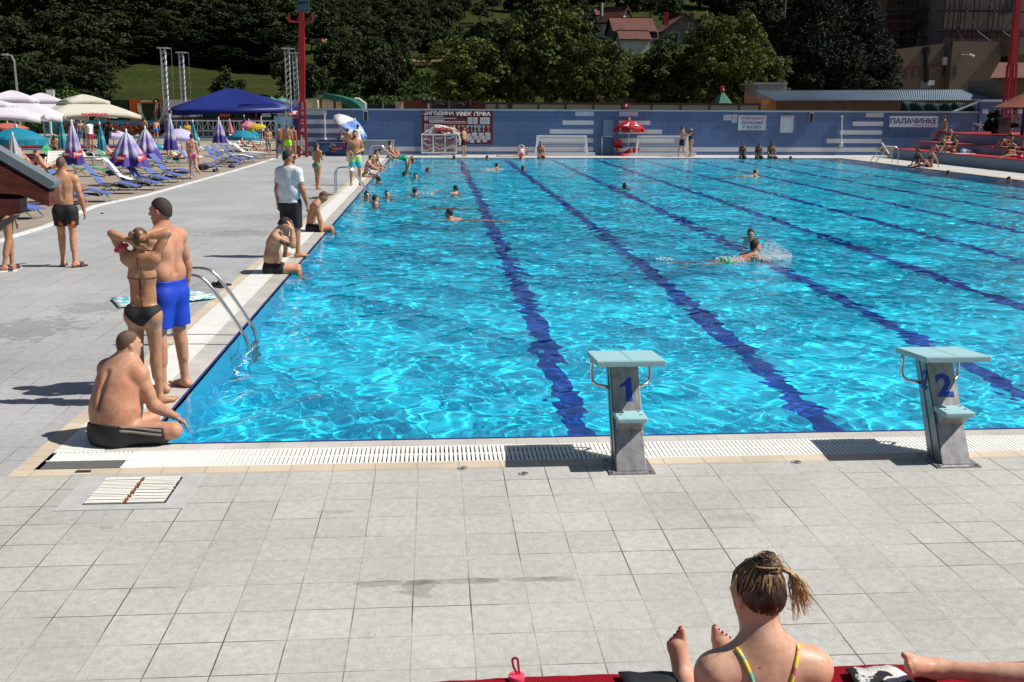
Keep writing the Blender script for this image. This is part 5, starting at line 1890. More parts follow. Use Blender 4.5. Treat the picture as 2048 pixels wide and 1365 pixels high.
cm_ = leaves_mesh('cypress_crown', cp_pts, cp_nr, 0.15, pine_leaf, 92)
cyp = thing('cypress', 'small dark cypress shrub on the upper terrace', 'shrub', (V(1984, 270, 47).x, 47, tw))
link(bpy.data.objects.new('crown', cm_), cyp)
B = MB()
B.tube([(0, 0, 0), (0, 0, 0.5)], 0.05, 6)
B.build('trunk', bark_m, cyp)
straw = M('red_straw', (0.13, 0.035, 0.015), 0.9, col2=(0.24, 0.075, 0.028), vs=14, bump=0.6, bs=30, stretch=(1, 1, 4))
su = thing('straw_umbrella', 'reddish straw umbrella on a dark post above the terraces', 'umbrella', (V(2046, 250, 44).x, 44, tw))
zc = V(2046, 190, 44).z - tw
ze_ = V(1990, 215, 44).z - tw
Rr = V(2046, 215, 44).x - V(1989, 215, 44).x
B = MB()
B.lathe([(0.02, zc + 0.3), (0.12, zc + 0.15), (0.3, zc), (Rr * 0.6, zc - (zc - ze_) * 0.55), (Rr, ze_), (Rr * 0.98, ze_ - 0.05), (Rr * 0.5, zc - (zc - ze_) * 0.6), (0.05, zc - 0.2)], 26)
B.build('thatch', straw, su)
B = MB()
B.tube([(0, 0, 0), (0, 0, zc)], 0.09, 10)
B.build('post', black, su)
kr = thing('tiled_kiosk', 'kiosk corner with a brown tiled roof at the right edge', 'kiosk', (V(2048, 170, 62).x, 62, 0))
B = MB()
B.add([(-2.4, 0, V(2000, 156, 62).z), (8, 0, V(2000, 153, 62).z), (8, 5, V(2000, 120, 62).z), (0.8, 5, V(2048, 128, 62).z + 0.3)], [(0, 1, 2, 3)])
B.box((-2.2, 0.02, V(2000, 156, 62).z - 0.15), (8, 0.12, V(2000, 156, 62).z - 0.02))
B.build('roof', roof_m, kr)
B = MB()
B.box((-1.6, 0.8, 0), (8, 4.5, V(2000, 157, 62).z - 0.1))
B.build('wall', hotel_m, kr)
B = MB()
c = V(1921 + 110 * 0, 0, 47)
hx0 = V(1945, 268, 48).x
pts = [(hx0, 48, tw + 0.0), (hx0, 48, tw + 0.55), (hx0 + 1.3, 48, tw + 0.3)]
B.tube(pts, 0.02, 6)
B.tube([(hx0, 48, tw + 0.55), (hx0 + 0.8, 48, tw + 0.15)], 0.02, 6)
B.tube([(hx0 + 0.5, 48.3, tw), (hx0 + 0.55, 48.3, tw + 0.65)], 0.025, 6)
tag(B.build('folded_deckchair', M('pale_wood', (0.4, 0.33, 0.24), 0.8)), 'folded pale wooden frame lying on the upper terrace', 'folding frame')
B = MB()
hx0 = V(2009, 268, 46.5).x
B.box((hx0 - 0.35, 46.5, tw), (hx0 + 0.3, 47.0, tw + 0.85))
B.box((hx0 - 0.38, 46.47, tw + 0.85), (hx0 + 0.33, 47.03, tw + 0.9))
tag(B.build('stone_pedestal', M('grey_stone', (0.06, 0.062, 0.07), 0.8, var=0.15)), 'grey stone pedestal under the right mast', 'pedestal')
# ================================================================== sunbathing area on the left
blue_sling = M('blue_sling', (0.075, 0.125, 0.35), 0.7, var=0.08, vs=3)
green_sling = M('green_sling', (0.02, 0.26, 0.10), 0.7, var=0.1, vs=3)
white_plastic = M('white_plastic', (0.74, 0.73, 0.70), 0.4, var=0.03)
def slab(B, prof, x0, x1, th=0.02, slats=0):
 """strip following a (y, z) profile; slats leaves gaps"""
 P = [Vector((0, y, z)) for y, z in prof]
 if slats:
  tot = []
  for a, c in zip(P[:-1], P[1:]):
   n = max(1, round((c - a).length / slats))
   for i in range(n):
    tot.append((a.lerp(c, i / n), a.lerp(c, (i + 0.72) / n)))
 else:
  tot = list(zip(P[:-1], P[1:]))
 for a, c in tot:
  d = (c - a).normalized()
  nrm = Vector((0, -d.z, d.y)) * th
  vs = []
  for p in (a, c):
   for x in (x0, x1):
    vs += [p + Vector((x, 0, 0)), p + Vector((x, 0, 0)) - nrm]
  B.add(vs, [(0, 2, 6, 4), (1, 5, 7, 3), (0, 4, 5, 1), (2, 3, 7, 6), (0, 1, 3, 2), (4, 6, 7, 5)])
def sling_lounger(name, fabric, up=52, seat=None):
 seat = seat or fabric
 t = thing(name, 'lounger', 'sun lounger')
 a = math.radians(up)
 bx = [(1.15, 0.3), (1.15 + 0.75 * math.cos(a), 0.3 + 0.75 * math.sin(a))]
 for nm, pf in (('backrest', bx), ('seat', [(1.12, 0.29), (0.9, 0.27), (0.62, 0.34)]), ('foot_section', [(0.6, 0.34), (0.3, 0.27), (0.03, 0.2)])):
  B = MB()
  slab(B, pf, -0.27, 0.27, 0.014)
  B.build(nm, fabric if nm != 'seat' else seat, t)
 if seat is not fabric:
  B = MB()
  slab(B, [(0.62, 0.325), (0.3, 0.25), (0.3, 0.16), (0.7, 0.22)], -0.26, 0.26, 0.014)
  B.build('under_sheet', seat, t)  # sheet below the foot section, in the same darker navy as the seat
 B = MB()
 for sx in (-0.285, 0.285):
  B.tube([(sx, bx[1][0], bx[1][1]), (sx, 1.15, 0.3), (sx, 0.9, 0.265), (sx, 0.62, 0.335), (sx, 0.3, 0.265), (sx, 0.02, 0.19)], 0.013, 6)
  B.tube([(sx, 0.35, 0.27), (sx * 1.02, 0.08, 0.01)], 0.013, 6)
  B.tube([(sx, 0.8, 0.28), (sx * 1.02, 1.35, 0.01)], 0.013, 6)
  B.tube([(sx, 1.3, 0.45), (sx * 1.02, 0.85, 0.01)], 0.013, 6)
 B.tube([(-0.29, 0.08, 0.012), (0.29, 0.08, 0.012)], 0.013, 6)
 B.tube([(-0.29, 1.35, 0.012), (0.29, 1.35, 0.012)], 0.013, 6)
 B.tube([(-0.285, bx[1][0], bx[1][1]), (0.285, bx[1][0], bx[1][1])], 0.013, 6)
 B.build('frame', alu, t)
 for sx in (-0.32, 0.32):
  B = MB()
  B.tube([(sx, 1.4, 0.6), (sx, 0.95, 0.5)], 0.014, 6)
  B.build('armrest', black, t)
 return t
def plastic_lounger(up=40):
 t = thing('plastic_lounger', 'lounger', 'sun lounger')
 a = math.radians(up)
 e = (1.25 + 0.72 * math.cos(a), 0.33 + 0.72 * math.sin(a))
 for nm, pf in (('backrest', [(1.25, 0.33), e]), ('seat', [(1.22, 0.33), (0.7, 0.33), (0.06, 0.31)])):
  B = MB()
  slab(B, pf, -0.29, 0.29, 0.025, 0.085)
  B.build(nm, white_plastic, t)
 B = MB()
 for sx in (-0.31, 0.31):
  B.tube([(sx, 0.0, 0.27), (sx, 0.7, 0.31), (sx, 1.3, 0.31), (sx, 1.9, 0.27)], 0.035, 6)
  B.tube([(sx, 1.25, 0.33), (sx, e[0], e[1])], 0.028, 6)
 B.tube([(-0.31, 0.02, 0.27), (0.31, 0.02, 0.27)], 0.035, 6)
 B.build('frame', white_plastic, t)
 for sx in (-0.3, 0.3):
  for y in (0.25, 1.6):
   B = MB()
   B.tube([(sx, y - 0.09, 0.28), (sx, y, 0.02), (sx, y + 0.09, 0.28)], [0.035, 0.04, 0.035], 6)
   B.build('leg', white_plastic, t)
 for sx in (-0.36, 0.36):
  B = MB()
  B.tube([(sx, 1.5, 0.5), (sx, 1.25, 0.56), (sx, 0.95, 0.52), (sx, 0.85, 0.32)], 0.022, 6)
  B.build('armrest', white_plastic, t)
 return t
def place(proto, first, px, py, deg, label, group):
 g = G(px, py)
 o = proto if first else copytree(proto)
 o.location = (g.x, g.y, 0)
 o.rotation_euler = (0, 0, math.radians(deg))
 o['label'] = label
 o['group'] = group
 return o
blue = sling_lounger('sling_lounger', blue_sling, 52, M('navy_sling', (0.02, 0.03, 0.12), 0.7, var=0.1))
BL = 'blue folding loungers along the paving kerb'
bl = [((225, 402), 'blue lounger with a red cloth, nearest the kiosk roof'), ((281, 386), 'blue lounger with a steep back and a dark bag under it'), ((322, 379), 'blue lounger half covered by a white towel'),
   ((342, 371), 'blue lounger just behind the one with the white towel'), ((368, 364), 'blue lounger behind the half open purple parasols'), ((389, 356), 'blue lounger directly left of the walking woman in pink'),
   ((441, 343), 'blue lounger behind the walking woman with bags beneath'), ((484, 333.5), 'blue lounger with red bag, front one of the pair past the walking woman'), ((493, 329), 'blue lounger beside it, rear one of the pair past the walking woman'),
   ((510, 326), 'blue lounger with a white and purple towel, near the far end of the row'), ((522, 323.5), 'last blue lounger at the far end of the kerb row'), ((176, 407), 'blue lounger beside the man in flowered shorts'), ((84, 436), 'dark blue lounger under the kiosk eave at the left edge')]
for i, ((px, py), lab) in enumerate(bl):
 place(blue, i == 0, px, py, 88 + random.uniform(-7, 7), lab, BL)
green = sling_lounger('sling_lounger', green_sling, 44)
gl_ = [((215, 352), 95, 'green lounger with dark underside behind the steep blue one'), ((278, 337), 95, 'green lounger under the half open purple parasols'), ((362, 332), 92, 'bright green lounger under the second half open parasol'), ((135, 322), 60, 'green lounger with raised back beside the white slatted one'), ((120, 365), 100, 'green lounger under the lying man near the kiosk')]
for i, ((px, py), dg, lab) in enumerate(gl_):
 place(green, i == 0, px, py, dg, lab, 'green folding loungers behind the blue row')
plas = plastic_lounger()
wl_ = [((105, 345), 12, 'white slatted lounger seen from the front by the turquoise parasol'), ((205, 330), 60, 'white plastic lounger behind the closed purple parasol'), ((262, 322), 70, 'white plastic lounger with a man and orange towel'), ((402, 326), 80, 'white plastic lounger behind the woman in pink'), ((450, 312), 85, 'white plastic lounger under the closed purple parasol near the stage'), ((536, 317), 88, 'white plastic lounger at the far end by the neon shorts man'), ((505, 301), 85, 'white lounger with a sunbather under the turquoise parasol'), ((522, 297), 80, 'white lounger in the far group under the pink parasol'), ((532, 293), 80, 'white lounger farthest back by the banner'), ((512, 292), 80, 'white lounger in the far group below the yellow parasol')]
for i, ((px, py), dg, lab) in enumerate(wl_):
 place(plas, i == 0, px, py, dg, lab, 'white plastic loungers')
def towel(name, label, pts, mat, wav=0.02, cat='towel'):
 """a soft cloth through a grid of points (rows of equal length)"""
 B = MB()
 r, c = len(pts), len(pts[0])
 n = 5
 vs = []
 R_, C_ = (r - 1) * n + 1, (c - 1) * n + 1
 for i in range(R_):
  for j in range(C_):
   a, b = min(i // n, r - 2), min(j // n, c - 2)
   u, v = i / n - a, j / n - b
   p = (Vector(pts[a][b]) * (1 - v) + Vector(pts[a][b + 1]) * v) * (1 - u) + (Vector(pts[a + 1][b]) * (1 - v) + Vector(pts[a + 1][b + 1]) * v) * u
   p.z += wav * (0.5 + 0.5 * math.sin(i * 1.7 + j * 0.9) * math.cos(j * 1.3 - i * 0.6))
   vs.append(p)
 B.add(vs, [(i * C_ + j, i * C_ + j + 1, (i + 1) * C_ + j + 1, (i + 1) * C_ + j) for i in range(R_ - 1) for j in range(C_ - 1)])
 o = B.build(name, mat, None, True)
 m = o.modifiers.new('thick', 'SOLIDIFY')
 m.thickness = 0.008
 return tag(o, label, cat)
towel_w = M('white_towel', (0.75, 0.74, 0.74), 0.95, bump=0.5, bs=90)
g = G(322, 379)
towel('towel', 'white towel draped over the back of a blue lounger', [[(g.x - 1.72, g.y - 0.22, 1.0), (g.x - 1.72, g.y + 0.2, 1.0)], [(g.x - 1.25, g.y - 0.24, 0.42), (g.x - 1.25, g.y + 0.22, 0.42)], [(g.x - 0.9, g.y - 0.22, 0.31), (g.x - 0.9, g.y + 0.22, 0.31)]], towel_w)
g = G(510, 326)
towel('towel', 'white and lilac towel spread on a far blue lounger', [[(g.x - 1.15, g.y - 0.22, 0.4), (g.x - 1.15, g.y + 0.2, 0.4)], [(g.x - 0.6, g.y - 0.25, 0.38), (g.x - 0.6, g.y + 0.25, 0.38)], [(g.x - 0.1, g.y - 0.22, 0.26), (g.x - 0.1, g.y + 0.22, 0.26)]], M('lilac_towel', (0.62, 0.58, 0.72), 0.95, col2=(0.75, 0.75, 0.78), vs=5))
g = G(225, 402)
towel('towel', 'red cloth lying over the nearest blue lounger', [[(g.x - 1.05, g.y - 0.3, 0.36), (g.x - 1.05, g.y + 0.1, 0.38)], [(g.x - 0.75, g.y - 0.28, 0.33), (g.x - 0.8, g.y + 0.12, 0.37)]], M('red_towel', (0.5, 0.03, 0.05), 0.9, var=0.2))
g = G(262, 322)
towel('towel', 'orange, yellow and turquoise towel hung over a white lounger', [[(g.x - 1.75, g.y + 0.3, 0.85), (g.x - 1.6, g.y + 0.9, 0.85)], [(g.x - 1.15, g.y + 0.25, 0.4), (g.x - 1.05, g.y + 0.85, 0.4)]], M('orange_towel', (0.7, 0.32, 0.03), 0.9, col2=(0.05, 0.45, 0.4), vs=3, thr=(0.45, 0.6)))
def lump(name, label, p, r, mat, cat='bag', sz=0.8, n=7):
 rr_ = random.Random(label)
 B = MB()
 for i in range(n):
  q = (p[0] + rr_.uniform(-r, r) * 0.7, p[1] + rr_.uniform(-r, r) * 0.5, p[2] + r * sz * 0.5 * rr_.uniform(0.5, 1.1))
  s = r * rr_.uniform(0.35, 0.65)
  B.lathe([(0, -s * 0.8), (s * 0.8, -s * 0.6), (s, 0), (s * 0.7, s * 0.6), (0, s * 0.75)], 9, 0, q)
 return tag(B.build(name, mat, None, True), label, cat)
dark_nylon = M('dark_nylon', (0.02, 0.02, 0.03), 0.7, var=0.3)
for (px, py), r, m, lab in (((268, 375), 0.28, dark_nylon, 'black backpack under the steep blue lounger'), ((248, 372), 0.25, M('navy_nylon', (0.02, 0.03, 0.09), 0.7), 'navy bag standing behind the steep blue lounger'), ((405, 340), 0.3, dark_nylon, 'black bag under the lounger behind the walking woman'), ((430, 343), 0.16, dark_nylon, 'small black shoes at the foot of the lounger'), ((462, 335), 0.2, M('navy_stuff', (0.03, 0.04, 0.12), 0.7, col2=(0.5, 0.05, 0.05), vs=8, thr=(0.6, 0.65)), 'bag of towels below the far pair of loungers'), ((225, 350), 0.3, dark_nylon, 'dark bag under the green lounger'), ((58, 318), 0.35, M('pink_stuff', (0.55, 0.12, 0.22), 0.8, col2=(0.2, 0.1, 0.2), vs=5), 'pink and dark clothes heaped on a lounger at the left'), ((180, 312), 0.4, dark_nylon, 'dark clothes heaped behind the closed purple parasol')):
 lump('bag', lab, G(px, py), r, m)
# parasols ---------------------------------------------------------------
lilac_t = M('lilac_canopy', (0.55, 0.52, 0.72), 0.7, transl=0.25, col2=(0.10, 0.06, 0.32), vs=0.9, thr=(0.42, 0.62))
turq = M('turquoise_canopy', (0.01, 0.24, 0.36), 0.7, transl=0.25, col2=(0.10, 0.5, 0.5), vs=2.2, thr=(0.6, 0.68))
pole_w = M('pole_white', (0.6, 0.6, 0.62), 0.4)
def grad_mat(name, stops, z0, z1):
 """printed cloth whose colour changes with height on the folded canopy"""
 m = bpy.data.materials.new(name)
 m.use_nodes = True
 nt = m.node_tree
 p = nt.nodes['Principled BSDF']
 p.inputs['Roughness'].default_value = 0.7
 tc = nt.nodes.new('ShaderNodeTexCoord')
 sp = nt.nodes.new('ShaderNodeSeparateXYZ')
 nt.links.new(tc.outputs['Object'], sp.inputs[0])
 mr = nt.nodes.new('ShaderNodeMapRange')
 mr.inputs['From Min'].default_value = z0
 mr.inputs['From Max'].default_value = z1
 nt.links.new(sp.outputs[2], mr.inputs[0])
 n = nt.nodes.new('ShaderNodeTexNoise')
 n.inputs['Scale'].default_value = 3
 nt.links.new(tc.outputs['Object'], n.inputs['Vector'])
 ad = nt.nodes.new('ShaderNodeMath')
 ad.operation = 'MULTIPLY_ADD'
 ad.inputs[1].default_value = 0.35
 nt.links.new(n.outputs['Fac'], ad.inputs[0])
 nt.links.new(mr.outputs[0], ad.inputs[2])
 sb = nt.nodes.new('ShaderNodeMath')
 sb.operation = 'SUBTRACT'
 sb.inputs[1].default_value = 0.175
 nt.links.new(ad.outputs[0], sb.inputs[0])
 r = nt.nodes.new('ShaderNodeValToRGB')
 e = r.color_ramp.elements
 e[0].position, e[0].color = stops[0][0], (*stops[0][1], 1)
 e[1].position, e[1].color = stops[-1][0], (*stops[-1][1], 1)
 for q, c in stops[1:-1]:
  x = e.new(q)
  x.color = (*c, 1)
 nt.links.new(sb.outputs[0], r.inputs[0])
 nt.links.new(r.outputs[0], p.inputs['Base Color'])
 t = nt.nodes.new('ShaderNodeBsdfTranslucent')
 nt.links.new(r.outputs[0], t.inputs[0])
 mx = nt.nodes.new('ShaderNodeMixShader')
 mx.inputs[0].default_value = 0.2
 nt.links.new(p.outputs[0], mx.inputs[1])
 nt.links.new(t.outputs[0], mx.inputs[2])
 nt.links.new(mx.outputs[0], nt.nodes['Material Output'].inputs[0])
 return m
purple_fold = grad_mat('purple_folded', [(0, (0.06, 0.035, 0.26)), (0.28, (0.07, 0.045, 0.3)), (0.42, (0.5, 0.47, 0.62)), (0.6, (0.30, 0.24, 0.55)), (0.85, (0.55, 0.53, 0.68)), (1, (0.6, 0.58, 0.7))], 0, 1)
turq_fold = grad_mat('turquoise_folded', [(0, (0.01, 0.16, 0.26)), (0.3, (0.02, 0.25, 0.34)), (0.45, (0.12, 0.45, 0.45)), (0.6, (0.012, 0.22, 0.32)), (1, (0.015, 0.25, 0.36))], 0, 1)
grey_fold = M('grey_folded', (0.5, 0.49, 0.55), 0.8, transl=0.2, var=0.05)
pink_fold = M('pink_folded', (0.6, 0.22, 0.26), 0.8, transl=0.2, var=0.1)
def folded(name, label, px_base, px_top, wpx, py_bot, mat, group, npl=8, badge=None):
 """parasol closed (or half closed) round its pole, with pleats"""
 g = G(*px_base)
 Y_ = g.y
 zt = V(px_top[0], px_top[1], Y_).z
 zb = V(px_top[0], py_bot, Y_).z
 R = abs(V(px_base[0] + wpx / 2, py_bot, Y_).x - V(px_base[0] - wpx / 2, py_bot, Y_).x) / 2
 lean = V(px_top[0], px_top[1], Y_).x - g.x
 t = thing(name, label, 'parasol', (g.x, g.y, 0), 0, group)
 B = MB()
 N = npl * 4
 J = 9
 H = zt - zb
 vs = []
 for j in range(J + 1):
  f = j / J
  for k in range(N):
   q = k / 4
   pl = abs((q % 1) - 0.5) * 2
   r = R * (f ** 0.8) * (0.52 + 0.48 * pl) + 0.02
   a = 2 * PI * k / N
   z = 1 - f + (0.05 * (1 - pl) * f if f > 0.9 else 0)
   vs.append((r * math.cos(a) + lean * (zb + H * (1 - f)) / zt, r * math.sin(a), z))
 fs = [(j * N + k, (j + 1) * N + k, (j + 1) * N + (k + 1) % N, j * N + (k + 1) % N) for j in range(J) for k in range(N)]
 B.add(vs, fs)
 c = B.build('canopy', mat, t, True)
 c.location = (0, 0, zb)
 c.scale = (1, 1, H)
 B = MB()
 B.tube([(0, 0, 0), (lean, 0, zt + 0.06)], 0.02, 8)
 B.build('pole', pole_w, t)
 B = MB()
 B.lathe([(0.03, -0.05), (0.04, 0.04), (0.02, 0.1), (0, 0.11)], 8, 0, (lean, 0, zt))
 B.build('finial', white_paint, t)
 if badge:
  for a in badge:
   an = math.radians(a)
   r = R * 0.82
   d = Vector((math.cos(an), math.sin(an), 0.0))
   s_ = Vector((-d.y, d.x, 0))
   zc = zb + H * 0.27
   u = Vector((d.x * -0.34 * R / H * 2, d.y * -0.34 * R / H * 2, 1)).normalized()
   ce = d * (r + 0.015) + Vector((0, 0, zc))
   B = MB()
   w_, h_ = 0.17, 0.09
   vs = [ce + s_ * sx * w_ + u * (sy * h_ + sx * 0.05) for sx, sy in ((-1, -1), (1, -1), (1, 1), (-1, 1))]
   B.add(vs + [p + d * 0.012 for p in vs], [(4, 5, 6, 7), (0, 1, 5, 4), (1, 2, 6, 5), (2, 3, 7, 6), (3, 0, 4, 7)])
   bd = B.build('red_badge', bpy.data.materials['label_red'], c)
   bd.matrix_parent_inverse = Matrix.Translation((0, 0, zb)).inverted() @ Matrix.Identity(4)
   bd.parent = t
   bd.matrix_parent_inverse = Matrix.Identity(4)
   o = text('Frikom', 0.27, 0.10, white_ink, 'lettering', bd, ce - s_ * 0.135 - u * 0.045 + d * 0.018, bold=0.02)
   o.rotation_mode = 'QUATERNION'
   o.rotation_quaternion = Matrix((s_, u, d)).transposed().to_quaternion()
 return t
PG = 'closed and half closed purple parasols'
folded('closed_parasol', 'closed purple and white parasol with red labels behind the bald man', (152, 376), (143, 246), 44, 331, purple_fold, PG, 7, (-115, -45))
folded('half_open_parasol', 'half open purple and white parasol with red labels, nearest the kerb', (262, 370), (252, 264), 86, 334, purple_fold, PG, 8, (-150, -100, -35))
folded('half_open_parasol', 'half open purple parasol just behind the nearest half open one', (294, 347), (290, 257), 66, 319, purple_fold, PG, 8, (-100,))
folded('closed_parasol', 'closed purple parasol beside the walking woman in pink', (343, 342), (339, 233), 30, 302, purple_fold, PG, 7)
folded('closed_parasol', 'closed purple parasol standing in front of the stage', (442, 312), (437, 238), 31, 287, purple_fold, PG, 7)
TG = 'closed turquoise parasols'
folded('closed_parasol', 'closed turquoise parasol in front of the white canopies', (130, 335), (121, 241), 20, 299, turq_fold, TG, 6)
folded('closed_parasol', 'closed turquoise parasol right of the group by the small pool', (208, 330), (199, 248), 20, 302, turq_fold, TG, 6)
folded('closed_parasol', 'closed turquoise parasol directly behind the walking woman', (394, 318), (385, 244), 18, 294, turq_fold, TG, 6)
folded('closed_parasol', 'closed pale grey parasol by the kiosk roof', (36, 360), (25, 270), 32, 324, grey_fold, None, 6)
folded('closed_parasol', 'closed pink parasol far back before the stage', (463, 290), (459, 241), 13, 266, pink_fold, None, 6)
folded('closed_parasol', 'closed dark purple parasol far back in front of the stage deck', (489, 285), (488, 233), 8, 250, M('dark_purple', (0.05, 0.03, 0.12), 0.8), None, 5)
folded('closed_parasol', 'closed white parasol far back beside the banner', (526, 290), (522, 236), 9, 262, grey_fold, None, 5)
def open_par(name, label, px_base, px_top, rimpx, py_rim, mats, fn, n=8, tilt=(0, 0), Y_=None, **k):
 g = G(*px_base)
 if Y_:
  g = V(px_base[0], 300, Y_)
  g.z = 0
 zt = V(px_top[0], px_top[1], g.y).z
 zr = V(px_top[0], py_rim, g.y).z
 R = V(px_base[0] + rimpx, py_rim, g.y).x - V(px_base[0], py_rim, g.y).x
 return parasol(name, label, 'parasol', (g.x, g.y, 0), R, zt, max(0.25, zt - zr), n, mats, fn, dark_grey, tilt, **k)
pw_ = M('pale_lilac', (0.58, 0.56, 0.74), 0.7, transl=0.3, col2=(0.3, 0.27, 0.58), vs=1.2, thr=(0.5, 0.7))
open_par('open_parasol', 'open turquoise parasol with pale print at the left edge', (42, 354), (30, 255), 62, 277, [turq], lambda k, j: 0, valance=0.2)
open_par('open_parasol', 'open turquoise parasol over the far sunbathers', (488, 303), (480, 260), 32, 275, [turq], lambda k, j: 0)
open_par('open_parasol', 'second open turquoise parasol partly behind the other far one', (508, 298), (506, 262), 14, 270, [turq], lambda k, j: 0)
open_par('open_parasol', 'open salmon pink parasol far back near the stage', (500, 292), (498, 242), 22, 254, [pink_fold], lambda k, j: 0)
open_par('open_parasol', 'tilted open yellow parasol below the pink one', (512, 294), (512, 248), 20, 256, [M('yellow_canopy', (0.62, 0.50, 0.02), 0.7, transl=0.3)], lambda k, j: 0, tilt=(0.0, -0.25))
open_par('open_parasol', 'open pale lilac parasol behind the closed purple one', (364, 308), (364, 257), 39, 273, [pw_], lambda k, j: 0, tilt=(0.05, 0.1))
open_par('open_parasol', 'open lilac parasol behind the dark shirted man', (229, 310), (228, 260), 40, 272, [pw_], lambda k, j: 0)
open_par('open_parasol', 'small turquoise parasol low behind the lilac half open one', (309, 322), (308, 284), 24, 294, [turq], lambda k, j: 0)
open_par('open_parasol', 'open salmon red parasol under the white canopies at the left', (20, 300), (15, 246), 42, 254, [M('salmon_canopy', (0.55, 0.16, 0.12), 0.7, transl=0.3)], lambda k, j: 0)
def big_parasol(label, px, py_peak, Y_, half, mat, rot, py_rim, tier=0.42, mark=None):
 p = V(px, py_peak, Y_)
 zr = V(px, py_rim, Y_).z
 t = thing('square_parasol', label, 'parasol', (p.x, Y_, 0), rot, 'large square double canopy parasols')
 H = p.z - zr
 def sheet(z0, z1, r0, r1, nm):
  B = MB()
  n = 8
  J = 5
  vs = []
  for j in range(J + 1):
   f = j / J
   for e in range(4):
    for k in range(n):
     u = -1 + 2 * k / n
     q = [(u, -1), (1, u), (-u, 1), (-1, -u)][e]
     sg = (1 - u * u)
     r = r0 + (r1 - r0) * f
     sc_ = 1 - 0.07 * sg * f
     vs.append((q[0] * r * sc_, q[1] * r * sc_, z0 + (z1 - z0) * f ** 1.25 + 0.16 * (r1 / half) * sg * f * f - 0.05 * sg * f * (1 - f) * 4 * 0.6))
  N = 4 * n
  fs = [(j * N + k, (j + 1) * N + k, (j + 1) * N + (k + 1) % N, j * N + (k + 1) % N) for j in range(J) for k in range(N)]
  vs += [(x * 1.005, y * 1.005, z - 0.2) for x, y, z in vs[J * N:]]
  fs += [(J * N + k, (J + 1) * N + k, (J + 1) * N + (k + 1) % N, J * N + (k + 1) % N) for k in range(N)]
  B.add(vs, fs)
  o = B.build(nm, mat, t, True)
  m = o.modifiers.new('thick', 'SOLIDIFY')
  m.thickness = 0.008
  return o
 sheet(p.z, p.z - H * 0.34, 0.05, half * 0.47, 'top_canopy')
 c = sheet(p.z - H * 0.37, zr, half * 0.30, half, 'main_canopy')
 B = MB()
 B.tube([(0, 0, 0), (0, 0, p.z - 0.05)], 0.045, 10)
 B.build('pole', alu, t)
 B = MB()
 for sx in (-1, 1):
  for sy in (-1, 1):
   B.tube([(0, 0, p.z - H * 0.3), (sx * half * 0.97, sy * half * 0.97, zr - 0.05)], 0.018, 5)
 B.build('ribs', alu, t)
 B = MB()
 B.box((-0.4, -0.4, 0), (0.4, 0.4, 0.1))
 B.build('base', dark_grey, t)
 if mark:
  rr_ = random.Random(px)
  for e in range(4):
   B = MB()
   x = -0.7
   while x < 0.6:
    l = rr_.uniform(0.05, 0.14)
    a = e * PI / 2
    y = -half * 0.945
    vs = [(x, y - 0.06, zr + 0.0), (x + l, y - 0.06, zr + 0.02), (x + l, y - 0.06, zr + 0.12), (x, y - 0.06, zr + 0.12 + rr_.uniform(-0.05, 0.04))]
    B.add([Matrix.Rotation(a, 3, 'Z') @ Vector(v) for v in vs], [(0, 1, 2, 3)])
    x += l + 0.035
   B.build('dark_script', mark, c)
 return t
white_can = M('white_canopy', (0.74, 0.70, 0.75), 0.85, transl=0.3, var=0.02)
beige_can = M('beige_canopy', (0.68, 0.64, 0.55), 0.85, transl=0.3, var=0.03)
big_parasol('white double canopy parasol, second from the left edge', 24, 181, 46.5, 2.35, white_can, 0.25, 236, mark=dark_grey)
big_parasol('white double canopy parasol left of the beige one', 82, 186, 52, 2.3, white_can, 0.3, 234, mark=dark_grey)
big_parasol('beige double canopy parasol right of the white ones', 166, 189, 51, 2.3, beige_can, 0.55, 231, mark=bpy.data.materials['label_red'])
big_parasol('white double canopy parasol cut off by the left edge', -28, 196, 38, 2.2, white_can, 0.25, 236, mark=dark_grey)
B = MB()
p = V(102, 210, 60)
zt_ = V(100, 180, 60).z
B.box((p.x - 0.2, 60, 0), (p.x - 0.1, 60.1, zt_ - 1))
B.box((p.x - 0.22, 60, p.z - 0.4), (p.x + 0.22, 60.12, zt_))
tag(B.build('blank_sign', white_paint), 'plain white upright sign board behind the white canopies', 'sign')
# stage and the terrace beyond ------------------------------------------------
B = MB()
a, c = G(60, 299.5), G(262, 299.5)
B.quad((a.x - 14, 60.5, 0.01), (c.x + 1, 60.5, 0.01), (c.x + 1, 69, 0.01), (a.x - 14, 69, 0.01))
tag(B.build('small_pool_water', M('small_pool_water', (0.01, 0.26, 0.5), 0.08, col2=(0.03, 0.36, 0.6), vs=1.4, bump=0.6, bs=2)), kind='structure')
B = MB()
for lo, hi in (((a.x - 14.3, 60.2), (c.x + 1.3, 60.5)), ((a.x - 14.3, 69), (c.x + 1.3, 69.3)), ((c.x + 1, 60.5), (c.x + 1.3, 69))):
 B.box((*lo, -0.02), (*hi, 0.06))
tag(B.build('small_pool_rim', far_m), kind='structure')
for k, y in enumerate((62.5, 65.3)):
 B = MB()
 B.tube([(a.x - 14 + i * 1.0, y, 0.05 + 0.02 * math.sin(i * 2)) for i in range(int(c.x - a.x + 15))], 0.06, 5)
 tag(B.build('lane_rope', rope_r), 'red lane rope floating ' + ('near', 'far')[k] + ' side of the small left pool', 'lane rope')
turq_wall = M('turquoise_wall', (0.02, 0.22, 0.30), 0.6, var=0.15, vs=0.8)
B = MB()
x0, x1 = V(20, 260, 102).x, V(600, 260, 102).x
zt_ = V(300, 242, 102).z
B.box((x0, 102, 0), (x1, 102.4, zt_))
tag(B.build('turquoise_wall', turq_wall), 'long low turquoise painted wall behind the small pool', 'wall')
B = MB()
x0, x1 = V(60, 280, 86).x, V(560, 280, 86).x
